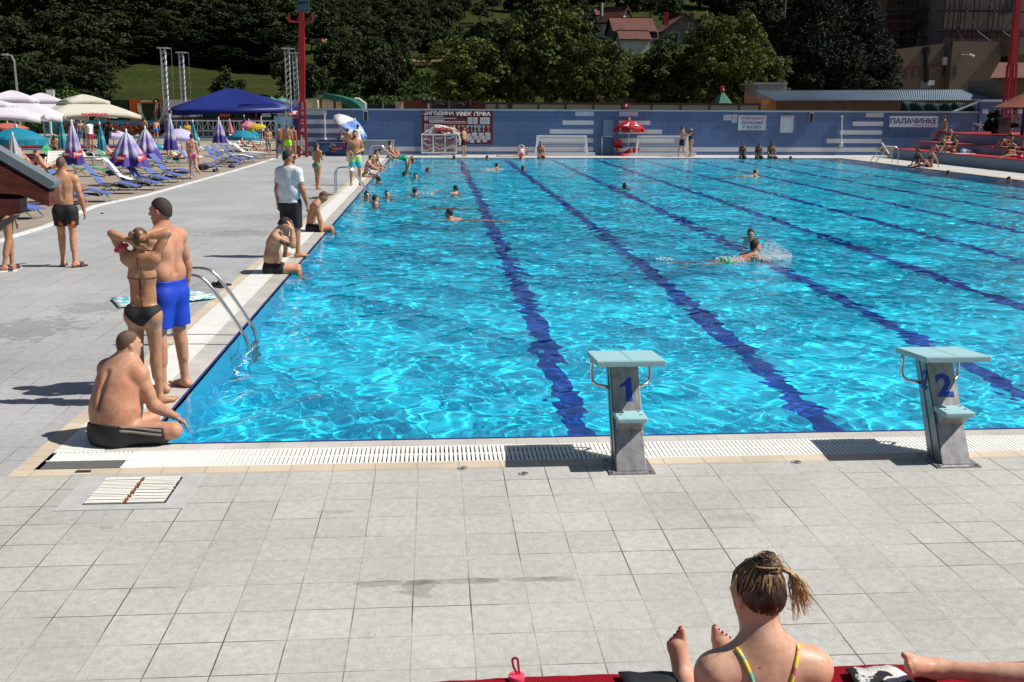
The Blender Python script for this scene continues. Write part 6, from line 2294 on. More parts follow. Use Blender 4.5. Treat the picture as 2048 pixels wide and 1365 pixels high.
B.box((x0, 86, 0), (x1, 86.4, V(300, 273, 86).z))
tag(B.build('planter_wall', M('pale_turquoise', (0.05, 0.30, 0.36), 0.6, var=0.1)), 'lower pale turquoise kerb wall in front of the rose bushes', 'wall')
rose_leaf = leaf_mat('rose_leaf', (0.02, 0.035, 0.01), (0.04, 0.06, 0.015), (0.35, 0.03, 0.04), 2.5)
rp, rn, _q = crown_pts(71, 500, 14, 0.7, 0.5, 0.55, 'dome', 0.4)
rose_me = leaves_mesh('rose_foliage', rp, rn, 0.2, rose_leaf, 72)
for i, px in enumerate((128, 142, 160, 176, 192, 206, 226, 244, 262, 280, 300, 318)):
 q = V(px, 270, 90 + (i % 3))
 t = thing('rose_bush', 'low rose bush with red blooms before the turquoise wall', 'shrub', (q.x, q.y, 0), i, 'rose bushes along the turquoise wall')
 link(bpy.data.objects.new('foliage', rose_me), t)
panels = [(186, 214, 'white'), (214, 222, 'orange'), (222, 258, 'green'), (258, 282, 'orange'), (282, 319, 'green'), (319, 327, 'orange'), (327, 405, 'white'), (405, 437, 'green'), (437, 458, 'orange'), (458, 500, 'green'), (500, 514, 'orange'), (514, 610, 'white')]
pm = {'white': M('panel_white', (0.55, 0.56, 0.58), 0.7, var=0.06), 'orange': M('panel_orange', (0.5, 0.09, 0.01), 0.7, var=0.1), 'green': M('panel_hedge', (0.012, 0.028, 0.01), 0.9, var=0.5, vs=3)}
pwl = thing('panel_wall', 'wall of white, orange and green panels behind the stage', 'wall', (0, 0, 0))
for p0, p1, cl in panels:
 a, c = V(p0, 240, 106), V(p1, 200, 106)
 B = MB()
 B.box((a.x, 106, 0), (c.x - 0.02, 106.3, c.z))
 B.build('panel', pm[cl], pwl)
for p0, p1, py in ((252, 313, 207),):
 a, c = V(p0, 240, 103.5), V(p1, py, 103.5)
 t = thing('pergola', 'orange timber daybed pergola with cream curtains behind the turquoise wall', 'pergola', (a.x, 103.5, zt_))
 w = c.x - a.x
 h_ = c.z - zt_
 for x in (w * 0.38, w):
  B = MB()
  B.box((x - 0.08, 0, -0.4), (x + 0.08, 0.15, h_))
  B.build('post', pm['orange'], t)
 B = MB()
 B.box((w * 0.36, -0.05, h_), (w + 0.1, 0.2, h_ + 0.15))
 B.build('beam', pm['orange'], t)
 for x, sw in ((w * 0.42, 0.5), (w * 0.97, -0.3)):
  B = MB()
  B.add([(x - 0.15, -0.03, h_), (x + 0.3, -0.03, h_), (x + 0.1 + sw * 0.5, -0.05, h_ * 0.5), (x + 0.3 + sw, -0.03, -0.1), (x + sw, -0.03, -0.1), (x - 0.2 + sw * 0.3, -0.05, h_ * 0.5)], [(0, 1, 2, 5), (5, 2, 3, 4)])
  B.build('curtain', curt, t)
 B = MB()
 B.box((w * 0.5, -0.05, h_ + 0.15), (w * 0.98, 0.3, h_ + 0.3))
 B.build('roof_cushion', curt, t)
for px, lab in ((309, 'potted palm beside the pergola'), (467, 'potted palm in front of the green panels under the blue canopy')):
 p = V(px, 238, 102.6)
 t = thing('potted_palm', lab, 'plant', (p.x, 102.6, zt_ - 0.3))
 B = MB()
 B.lathe([(0.3, 0), (0.4, 0.6), (0.36, 0.6), (0.3, 0.5)], 10)
 B.build('pot', dark_grey, t)
 B = MB()
 B.tube([(0, 0, 0.4), (0.05, 0, 2.0)], [0.13, 0.1], 7)
 B.build('trunk', bark_m, t)
 B = MB()
 for i in range(14):
  an = i * 2.4
  L_ = 0.9
  d = Vector((math.cos(an), math.sin(an), 0))
  s_ = Vector((-d.y, d.x, 0)) * 0.09
  b0 = Vector((0.05, 0, 2.0))
  pts = [b0 + d * L_ * f + Vector((0, 0, 0.55 * math.sin(f * 2.4) * (1 if i % 2 else 0.5))) for f in (0, 0.35, 0.7, 1)]
  B.add([pts[0] - s_ * 0.2, pts[0] + s_ * 0.2, pts[1] + s_, pts[1] - s_, pts[2] + s_, pts[2] - s_, pts[3]], [(0, 1, 2, 3), (3, 2, 4, 5), (5, 4, 6)])
 B.build('fronds', scrub_leaf, t)
B = MB()
p, q = V(325, 238, 102.8), V(318, 203, 102.8)
B.tube([p, q], [0.5, 0.08], 9)
tag(B.build('folded_umbrella', M('charcoal_cloth', (0.03, 0.03, 0.035), 0.8)), 'closed charcoal umbrella standing by the pergola', 'parasol')
truss_m = M('truss_alu', (0.55, 0.56, 0.57), 0.3, 0.8)
def truss_tower(label, px0, py0, px1, py1, Y_):
 a, c = V(px0, py0, Y_), V(px1, py1, Y_)
 t = thing('truss_tower', label, 'truss tower', (c.x, Y_, 0), 0, 'truss towers of the stage')
 H = a.z
 dx = a.x - c.x
 s = 0.19
 f = lambda x, y, z: Vector((x + dx * z / H, y, z))
 for sx in (-s, s):
  for sy in (-s, s):
   B = MB()
   B.tube([f(sx, sy, 0), f(sx, sy, H)], 0.04, 6)
   B.build('chord', truss_m, t)
 B = MB()
 n = int(H / 0.5)
 for k in range(n):
  z0, z1 = H * k / n, H * (k + 1) / n
  for (x0, y0), (x1, y1) in (((-s, -s), (s, -s)), ((s, -s), (s, s)), ((-s, s), (s, s)), ((-s, -s), (-s, s))):
   B.tube([f(x0, y0, z0), f(x1, y1, z1)], 0.03, 4)
 B.build('lacing', truss_m, t)
 B = MB()
 B.box(tuple(f(-0.45, -0.4, H)), tuple(f(0.45, 0.4, H + 0.12)))
 B.tube([f(0.7, 0, H + 0.05), f(0.3, 0, H + 0.05)], 0.06, 6)
 B.tube([f(0.72, 0, H + 0.05), f(0.72, 0, H * 0.45)], 0.015, 4)
 B.build('head_block', alu, t)
 B = MB()
 for sx, sy in ((-1, -1), (1, -1), (1, 1), (-1, 1)):
  B.tube([(sx * 1.1, sy * 1.1, 0.05), f(sx * s, sy * s, 2.3)], 0.04, 5)
  B.tube([(sx * 1.1, sy * 1.1, 0.05), (sx * s, sy * s, 0.1)], 0.04, 5)
 B.build('outriggers', truss_m, t)
truss_tower('tall truss tower farthest left of the blue canopy', 326, 98, 334, 240, 92)
truss_tower('truss tower at the back left corner of the blue canopy', 362, 107, 368, 215, 101)
truss_tower('truss tower left of the pair beside the red mast', 574, 99, 579, 230, 92)
truss_tower('truss tower right of the pair beside the red mast', 589, 108, 596, 230, 101)
bc = thing('stage_canopy', 'dark blue tarpaulin roof over the stage', 'canopy', (0, 0, 0))
YF, YB = 91, 103
A = [V(337, 221, YF), V(572, 216, YF)]
Bk = [V(345, 214, YB), V(600, 214, YB)]
zf = (A[0].z + A[1].z) / 2
r1, r2 = V(452, 177, (YF + YB) / 2), V(481, 179, (YF + YB) / 2)
B = MB()
n = 14
def rowp(f):
 out = []
 for i in range(n + 1):
  u = i / n
  e = A[0].lerp(A[1], u)
  r_ = r1.lerp(r2, min(max((u - 0.3) / 0.4, 0), 1))
  p = e.lerp(r_, f)
  p.z -= 0.25 * math.sin(PI * f) * (1 - abs(2 * u - 1))
  out.append(p)
 return out
rows_ = [rowp(j / 6) for j in range(7)]
vs = [p for r_ in rows_ for p in r_]
B.add(vs, [(j * (n + 1) + i, j * (n + 1) + i + 1, (j + 1) * (n + 1) + i + 1, (j + 1) * (n + 1) + i) for j in range(6) for i in range(n)])
B.add([A[0], r1, Bk[0]], [(0, 1, 2)])
B.add([A[1], Bk[1], r2], [(0, 1, 2)])
B.add([r1, r2, Bk[1], Bk[0]], [(0, 1, 2, 3)])
fl_ = [p - Vector((0, 0, 0.45)) for p in (A[0], A[1])]
B.add([A[0], A[1], fl_[1], fl_[0]], [(0, 1, 2, 3)])
B.add([A[1], Bk[1], Bk[1] - Vector((0, 0, 0.4)), fl_[1]], [(0, 1, 2, 3)])
o = B.build('tarpaulin', M('blue_tarp', (0.012, 0.022, 0.17), 0.5, transl=0.12, var=0.12, vs=0.5), bc, True)
md = o.modifiers.new('thick', 'SOLIDIFY')
md.thickness = 0.02
st = thing('stage', 'black topped stage platform with a truss front under the blue canopy', 'stage', (0, 0, 0))
a, c = V(342, 240, 90), V(572, 237, 90)
B = MB()
B.box((a.x, 90, a.z), (c.x, 101.5, V(342, 236, 90).z))
B.build('deck', black, st)
B = MB()
zb_ = V(450, 262, 90).z
for z in (a.z - 0.08, zb_):
 B.tube([(a.x, 89.95, z), (c.x, 89.95, z)], 0.06, 6)
k = 22
for i in range(k + 1):
 x = a.x + (c.x - a.x) * i / k
 B.tube([(x, 89.95, 0), (x, 89.95, a.z)], 0.04, 5)
 if i < k:
  x2 = a.x + (c.x - a.x) * (i + 1) / k
  B.tube([(x, 89.95, a.z - 0.1 if i % 2 else zb_), (x2, 89.95, zb_ if i % 2 else a.z - 0.1)], 0.035, 5)
B.build('truss_front', truss_m, st)
B = MB()
for x in (a.x, c.x):
 B.tube([(x, 90.2, 0), (x, 90.2, A[0].z)], 0.07, 6)
for px in (395, 455, 515):
 q = V(px, 225, 100)
 B.tube([(q.x, 101, 0), (q.x, 101, zf)], 0.05, 6)
B.build('canopy_post', truss_m, st)
rl = thing('guard_rail', 'dark barred guard rail on the ground before the stage', 'rail', (0, 0, 0))
a, c = G(392, 284), V(560, 284, G(392, 284).y)
Yr = a.y
B = MB()
for z in (0.12, 0.95):
 B.tube([(a.x, Yr, z), (c.x, Yr, z)], 0.035, 5)
for i in range(60):
 x = a.x + (c.x - a.x) * i / 59
 B.tube([(x, Yr, 0.12), (x, Yr, 0.95)], 0.02, 4)
B.build('bars', dark_grey, rl)
for px, lab in ((548, 'far green parasol behind the truss towers'), (568, 'farther green parasol next to the truss towers')):
 open_par('open_parasol', lab, (px, 240), (px, 195), 20, 205, [M('pale_green_canopy', (0.12, 0.32, 0.24), 0.7, transl=0.3)], lambda k, j: 0, Y_=104)
# ================================================================== near things: starting blocks, ladders, kiosk, carpet, towels
block_top = M('block_turquoise', (0.32, 0.54, 0.57), 0.6, col2=(0.25, 0.43, 0.455), vs=30, thr=(0.5, 0.8), bump=0.5, bs=220)
block_steel = M('block_steel', (0.40, 0.39, 0.385), 0.42, 0.7, col2=(0.24, 0.22, 0.205), vs=7, thr=(0.4, 0.75), bump=0.2, bs=60, stretch=(3, 3, 0.6))
def hull(B, lo, hi, x0a, x1a, x0b, x1b):
 """box between two rectangles given as (y0, y1, z)"""
 vs = [(x0a, lo[0], lo[2]), (x1a, lo[0], lo[2]), (x1a, lo[1], lo[2]), (x0a, lo[1], lo[2]), (x0b, hi[0], hi[2]), (x1b, hi[0], hi[2]), (x1b, hi[1], hi[2]), (x0b, hi[1], hi[2])]
 B.add(vs, [(3, 2, 1, 0), (4, 5, 6, 7), (0, 1, 5, 4), (1, 2, 6, 5), (2, 3, 7, 6), (3, 0, 4, 7)])
def starting_block(x, num, label):
 t = thing('starting_block', label, 'starting block', (x, 0, 0), 0, 'numbered starting blocks at the pool edge')
 yb0, yb1, yt0, yt1, zt = -0.92, -0.67, -0.47, -0.27, 0.765
 B = MB()
 hull(B, (yb0, yb1, 0.012), (yt0, yt1, zt), -0.112, 0.112, -0.108, 0.108)
 bevel(B.build('column', block_steel, t), 0.006, 2)
 B = MB()
 hull(B, (yb0 + 0.0, yb0 + 0.012, 0.02), (yt0 - 0.0, yt0 + 0.012, zt), -0.114, -0.108, -0.110, -0.104)
 for s in (-1, 1):
  m0, m1 = (yb0 + yb1) / 2, (yt0 + yt1) / 2
  hull(B, (m0 + 0.01, m0 + 0.02, 0.02), (m1 + 0.01, m1 + 0.02, zt), s * 0.113 - 0.003, s * 0.113 + 0.003, s * 0.109 - 0.003, s * 0.109 + 0.003)
 B.build('side_seam', dark_grey, t)
 B = MB()
 B.box((-0.17, yb0 - 0.045, 0.001), (0.17, yb1 + 0.05, 0.012))
 for sx in (-0.145, 0.145):
  for y in (yb0 - 0.025, yb1 + 0.025):
   B.lathe([(0.0, 0.026), (0.013, 0.024), (0.015, 0.012)], 8, 0, (sx, y, 0))
 B.build('base_plate', block_steel, t)
 B = MB()
 vs = []
 for y, z0, z1 in ((-0.80, 0.775, 0.82), (-0.28, 0.735, 0.78)):
  for sx in (-0.257, 0.257):
   vs += [(sx, y, z0), (sx, y, z1)]
 B.add(vs, [(1, 3, 7, 5), (0, 4, 6, 2), (0, 2, 3, 1), (4, 5, 7, 6), (0, 1, 5, 4), (2, 6, 7, 3)])
 pf_ = bevel(B.build('platform', block_top, t), 0.008, 2)
 B = MB()
 for x0, y0, x1, y1 in ((-0.252, -0.79, 0.252, -0.785), (-0.002, -0.785, 0.002, -0.28)):
  z = lambda y: 0.821 - (y + 0.80) * 0.0769
  B.add([(x0, y0, z(y0)), (x1, y0, z(y0)), (x1, y1, z(y1)), (x0, y1, z(y1))], [(0, 1, 2, 3)])
 B.build('platform_seam', M('seam_teal', (0.1, 0.25, 0.28), 0.6), pf_)
 sy = lambda z: yb0 + (yt0 - yb0) * z / zt
 B = MB()
 z = 0.375
 y1 = sy(z) + 0.0
 B.box((-0.115, y1 - 0.21, z), (0.115, y1, z + 0.04))
 stp = bevel(B.build('step', block_top, t), 0.012, 3)
 B = MB()
 for sx in (-0.075, 0.075):
  for y in (y1 - 0.04, y1 - 0.12):
   B.lathe([(0, 0.004), (0.011, 0.003), (0.013, 0)], 8, 0, (sx, y, z + 0.04))
 B.build('screw', steel, stp)
 B = MB()
 B.prism([(y1 - 0.17, z - 0.001), (sy(z) + 0.005, z - 0.001), (sy(z - 0.1) + 0.005, z - 0.1)], -0.1, 0.1, 'x')
 B.build('step_bracket', block_steel, t)
 for s in (-1, 1):
  B = MB()
  B.tube([(s * 0.23, -0.36, 0.74), (s * 0.23, -0.355, 0.70), (s * 0.23, -0.36, 0.60), (s * 0.223, -0.375, 0.56), (s * 0.195, -0.40, 0.54), (s * 0.105, -0.46, 0.53)], 0.0135, 10)
  B.build('grip', steel, t, True)
 fn = Vector((0, yt0 - yb0, zt)).normalized()
 B = MB()
 if num == '1':
  B.prism([(-0.008, 0), (0.04, 0), (0.04, 0.185), (0.012, 0.185), (-0.012, 0.155), (-0.045, 0.13), (-0.05, 0.105), (-0.008, 0.125)], -0.003, 0.001)
  o = B.build('numeral', blue_ink, t)
  o.location = (0.005, sy(0.47) - 0.002, 0.47)
 else:
  o = text(num, 0.125, 0.185, blue_ink, 'numeral', t, (-0.055, sy(0.47) - 0.004, 0.47), bold=0.03)
 o.rotation_euler = (math.atan2(fn.z, fn.y) - (PI / 2 if num == '1' else 0), 0, 0)
 if num == '2':
  o = text(num, 0.085, 0.15, blue_ink, 'numeral', t, (-0.113, sy(0.5) + 0.15, 0.5), bold=0.02)
  o.rotation_euler = (PI / 2, 0, -PI / 2)
 return t
starting_block(3.76, '1', 'steel starting block with turquoise top and blue numeral 1')
starting_block(6.24, '2', 'steel starting block with turquoise top and blue numeral 2')
def pool_ladder(label, rails, hx, run=0.62, h=0.62, ledge=0.0):
 """pairs of bent tubes: foot on the deck, over the edge, down into the water"""
 t = thing('pool_ladder', label, 'ladder', (0, 0, 0), 0, 'bent tube ladders of the pool')
 d = hx
 for (x, y) in rails:
  B = MB()
  w = x
  pts = []
  pts.append((w - d * 0.95, y, 0.0))
  pts.append((w - d * 0.95, y, h * 0.75))
  for k in range(1, 5):
   a = PI - k * PI / 8 * 1.0
   pts.append((w - d * (0.80 - 0.15 * -math.cos(a) * -1) , y, h * 0.75 + 0.2 * math.sin(a) * 0.9 + 0.02 * k))
  pts.append((w - d * 0.45, y, h + 0.1))
  pts.append((w - d * 0.25, y, h + 0.03))
  pts.append((w + d * 0.22, y, 0.12))
  pts.append((w + d * 0.28, y, 0.0))
  pts.append((w + d * 0.28, y, -1.3))
  for _ in range(2):
   q = [Vector(pts[0])]
   for a_, b_ in zip(pts[:-1], pts[1:]):
    a_, b_ = Vector(a_), Vector(b_)
    q += [a_.lerp(b_, 0.25), a_.lerp(b_, 0.75)]
   q.append(Vector(pts[-1]))
   pts = q
  B.tube(pts, 0.021, 10)
  r = B.build('rail', steel, t, True)
  B = MB()
  B.lathe([(0.055, 0.0), (0.055, 0.01), (0.03, 0.02)], 12, 0, (w - d * 0.95, y, 0.002))
  B.build('flange', steel, r)
 ym = [r_[1] for r_ in rails]
 for z in (-0.3, -0.6, -0.9):
  B = MB()
  B.box((rails[0][0] + d * 0.28 - 0.04, min(ym), z), (rails[0][0] + d * 0.28 + 0.04, max(ym), z + 0.03))
  B.build('tread', steel, t)
 return t
pool_ladder('curved steel ladder nearest the camera behind the man in blue shorts', [(0, 3.62), (0, 4.14)], 0.78, h=0.7)
pool_ladder('curved steel ladder beside the girl in the green bikini', [(0, 25.3), (0, 25.85)], 0.8, h=0.7)
pool_ladder('curved steel ladder at the far left corner of the pool', [(0, 46.4), (0, 46.95)], 0.9, h=0.7)
pool_ladder('curved steel ladder at the far right side of the pool', [(25, 44.6), (25, 45.3)], -0.95, h=0.75)
KY = 2.0
redwood = M('red_timber', (0.15, 0.026, 0.015), 0.5, var=0.4, vs=5, bump=0.6, bs=20, stretch=(1, 1, 3))
kt = thing('kiosk', 'red timber kiosk eave with grey metal roof at the left edge', 'kiosk', (0, 0, 0))
def kpoly(pts, y0, y1, mat, name):
 B = MB()
 n_ = len(pts)
 q = [V(px, py, KY) for px, py in pts]
 vs = [(p.x, y0, p.z) for p in q] + [(p.x, y1, p.z) for p in q]
 B.add(vs, [tuple(range(n_)), tuple(reversed(range(n_, 2 * n_)))] + [((i + 1) % n_, i, i + n_, (i + 1) % n_ + n_) for i in range(n_)])
 return B.build(name, mat, kt, fix=True)
kpoly([(112, 363), (113, 369), (103, 377), (-160, 222), (-160, 204)], KY - 0.06, KY + 0.13, M('grey_sheet', (0.20, 0.24, 0.26), 0.4, 0.3, var=0.1, vs=2), 'metal_roof')
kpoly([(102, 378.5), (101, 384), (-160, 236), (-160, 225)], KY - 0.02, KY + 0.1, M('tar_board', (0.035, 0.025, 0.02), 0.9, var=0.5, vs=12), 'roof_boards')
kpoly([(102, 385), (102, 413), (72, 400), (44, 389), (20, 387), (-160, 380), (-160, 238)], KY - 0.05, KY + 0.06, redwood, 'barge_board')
kpoly([(42, 388), (42, 399), (-160, 400), (-160, 380)], KY + 0.07, KY + 0.5, M('void_shade', (0.02, 0.006, 0.005), 0.8), 'dark_recess')  # near-black fill, its colour stands in for the shade of the open void
kpoly([(43, 398), (43, 427), (28, 429), (-30, 440), (-30, 398)], KY - 0.03, KY + 0.14, redwood, 'bracket_post')
kpoly([(40, 428), (38, 434), (0, 464), (-60, 505), (-60, 475), (28, 431)], KY - 0.06, KY + 0.0, M('old_grey_timber', (0.12, 0.1, 0.1), 0.8, var=0.2), 'brace')
B = MB()
xw = V(-45, 400, KY).x - 1.5
B.box((xw - 1.4, KY - 0.02, 0), (xw, KY + 1.5, 1.85))
B.build('wall', redwood, kt)
sole_m = M('black_rubber', (0.02, 0.02, 0.022), 0.6)
strap_m = M('pale_strap', (0.55, 0.53, 0.48), 0.6)
def slipper(name, label, p, rz, sm=None, st=None, group=None):
 t = thing(name, label, 'slipper', (p[0], p[1], 0.0), rz, group)
 B = MB()
 out = [(0.0, -0.13), (0.035, -0.12), (0.04, 0), (0.05, 0.08), (0.03, 0.14), (-0.02, 0.145), (-0.045, 0.08), (-0.036, -0.02), (-0.034, -0.11)]
 B.prism(out, 0.001, 0.026, 'z')
 B.build('sole', sm or sole_m, t)
 B = MB()
 for k in range(6):
  a0, a1 = PI * k / 6, PI * (k + 1) / 6
  for y0, y1 in ((0.02, 0.085),):
   q = [(0.047 * math.cos(a), y, 0.02 + 0.05 * math.sin(a)) for a, y in ((a0, y0), (a1, y0), (a1, y1), (a0, y1))]
   B.add(q, [(0, 1, 2, 3)])
 o = B.build('strap', st or strap_m, t)
 m = o.modifiers.new('thick', 'SOLIDIFY')
 m.thickness = 0.006
 return t
SG = 'slippers left by the pool ladders'
for (px, py), rz, lab, st in (((627, 398), 1.3, 'dark slipper with pale strap, leftmost by the second ladder', None), ((635, 397), 1.1, 'dark slipper with pale strap, second from left by the second ladder', None), ((649, 392), 1.4, 'black slipper with pale strap close to the second ladder', None), ((659, 391), 1.2, 'black slipper with pale strap nearest the second ladder rail', None), ((435, 575), 0.9, 'all black slipper left of its pair behind the near ladder', sole_m), ((447, 571), 1.2, 'all black slipper touching its pair behind the near ladder', sole_m)):
 slipper('slipper', lab, G(px, py), rz, None, st, SG)
tow_b = M('turquoise_towel', (0.02, 0.34, 0.46), 0.95, col2=(0.66, 0.66, 0.6), vs=16, thr=(0.48, 0.52))
q = [G(222, 600), G(300, 592), G(380, 584), G(436, 596)]
r_ = [G(238, 618), G(300, 612), G(380, 606), G(430, 600)]
towel('towel', 'turquoise and white patterned towel spread on the deck behind the couple', [[p + Vector((0, 0, 0.012)) for p in q], [p + Vector((0, 0, 0.012)) for p in r_]], tow_b, 0.02)
lump('pebble', 'small dark lump of litter on the side paving', G(204, 428), 0.04, dark_nylon, 'litter', n=3)
lump('clothes', 'striped clothes and bag heaped by the far pool edge', G(1005, 304) - Vector((0, 1.6, 0)), 0.3, M('striped_cloth', (0.7, 0.68, 0.66), 0.9, col2=(0.03, 0.03, 0.04), vs=7, thr=(0.48, 0.54)), 'clothes')
towel('towel', 'pink and yellow towel spread on the far pool edge', [[V(993, 306.5, 52.4) * 1 for _ in (0,)][0:1] + [V(1050, 306.5, 52.4)], [V(993, 309.5, 51.6), V(1052, 309.5, 51.6)]], M('pink_towel', (0.7, 0.16, 0.18), 0.95, col2=(0.65, 0.5, 0.15), vs=1.3, thr=(0.52, 0.62)), 0.02)
for o in [x for x in S.objects if x.name.startswith('towel')][-1:]:
 for v in o.data.vertices:
  v.co.z = 0.01 + (v.index % 7) * 0.004
B = MB()
c = V(1043, 303, 52.2)
B.lathe([(0.0, 0.0), (0.2, 0.05), (0.24, 0.25), (0.12, 0.42), (0.06, 0.45)], 10, 0, (c.x, 52.2, 0.01))
for k in range(8):
 a = k * PI / 7
 B.tube([(c.x + 0.2 * math.cos(a), 52.2, 0.42 + 0.2 * math.sin(a)), (c.x + 0.2 * math.cos(a + 0.45), 52.2, 0.42 + 0.2 * math.sin(a + 0.45))], 0.02, 5)
tag(B.build('beach_bag', M('spotted_bag', (0.7, 0.68, 0.64), 0.9, col2=(0.35, 0.06, 0.08), vs=6, thr=(0.5, 0.56)), None, True), 'pale spotted beach bag with looped handle at the far pool edge', 'bag')
BZ = 0.45
B = MB()
B.box((-6, -16, 0), (12, -4.535, BZ - 0.015))
tag(B.build('bench_step', M('bench_concrete', (0.4, 0.4, 0.4), 0.8, var=0.08)), 'broad raised concrete sitting step below the red carpet', 'step')
carpet_m = M('red_carpet', (0.30, 0.008, 0.018), 0.95, var=0.35, vs=160, bump=1.0, bs=260, spec=0.1)
rr = random.Random(3)
B = MB()
xs_ = [1.95 + 0.06 * i for i in range(130)]
top, bot = [], []
for i, x in enumerate(xs_):
 y = -4.50 + 0.006 * math.sin(x * 5) + rr.uniform(-0.004, 0.004)
 top.append((x, y, BZ))
vs = []
for x, y, z in top:
 vs += [(x, y, z - 0.02), (x, y, z), (x, y - 0.02, z + 0.006), (x, -9, z + 0.006)]
n = len(top)
B.add(vs, [(i * 4 + k, i * 4 + k + 1, (i + 1) * 4 + k + 1, (i + 1) * 4 + k) for i in range(n - 1) for k in range(3)] + [(0, 3, 2, 1)])
tag(B.build('carpet', carpet_m), 'deep red fuzzy carpet laid over the foreground step', 'carpet')
ct_m = M("patterned_towel", (0.018, 0.018, 0.022), 0.95, col2=(0.62, 0.6, 0.57), vs=13, thr=(0.50, 0.525), bump=0.7, bs=150)
p = [G(1690, 1362, BZ), G(1700, 1352, BZ), G(1785, 1342, BZ), G(1812, 1362, BZ)]
towel('towel', 'black and white patterned towel on the red carpet beside the woman', [[p[1] + Vector((-0.02, 0, 0.015)), p[2] + Vector((0, 0, 0.015))], [p[0] + Vector((0, -0.25, 0.015)), p[3] + Vector((0.04, -0.25, 0.015))]], ct_m, 0.02)
p = [G(1236, 1358, BZ), G(1345, 1355, BZ)]
towel('towel', 'black cloth corner on the red carpet left of the woman', [[p[0] + Vector((0, 0, 0.015)), p[1] + Vector((0, 0, 0.015))], [p[0] + Vector((0.03, -0.3, 0.015)), p[1] + Vector((0.02, -0.3, 0.015))]], M('black_cloth', (0.015, 0.015, 0.017), 0.6), 0.015)
pk = M('pink_silicone', (0.75, 0.07, 0.13), 0.35, sss=0.05)
c = G(1033, 1362, BZ)
bt = thing('pink_bottle', 'pink silicone bottle lid with an upright looped strap', 'bottle', (c.x, c.y, BZ))
B = MB()
B.lathe([(0.03, 0), (0.032, -0.0), (0.032, 0.02), (0.03, 0.026), (0.0, 0.028)], 24)
B.build('lid', pk, bt)
B = MB()
L_ = []
for k in range(15):
 a = PI * k / 14
 L_.append(Vector((-0.006 - 0.011 * math.cos(a) * (1 if k else 1), 0.0, 0.085 + 0.013 * math.sin(a))))
L_ = [Vector((0.006, 0, 0.02)), Vector((-0.012, 0, 0.06))] + L_ + [Vector((0.008, 0, 0.05)), Vector((0.012, 0, 0.02))]
for a_, b_ in zip(L_[:-1], L_[1:]):
 B.bar(a_, b_, 0.004, 0.009)
B.build('strap_loop', pk, bt)
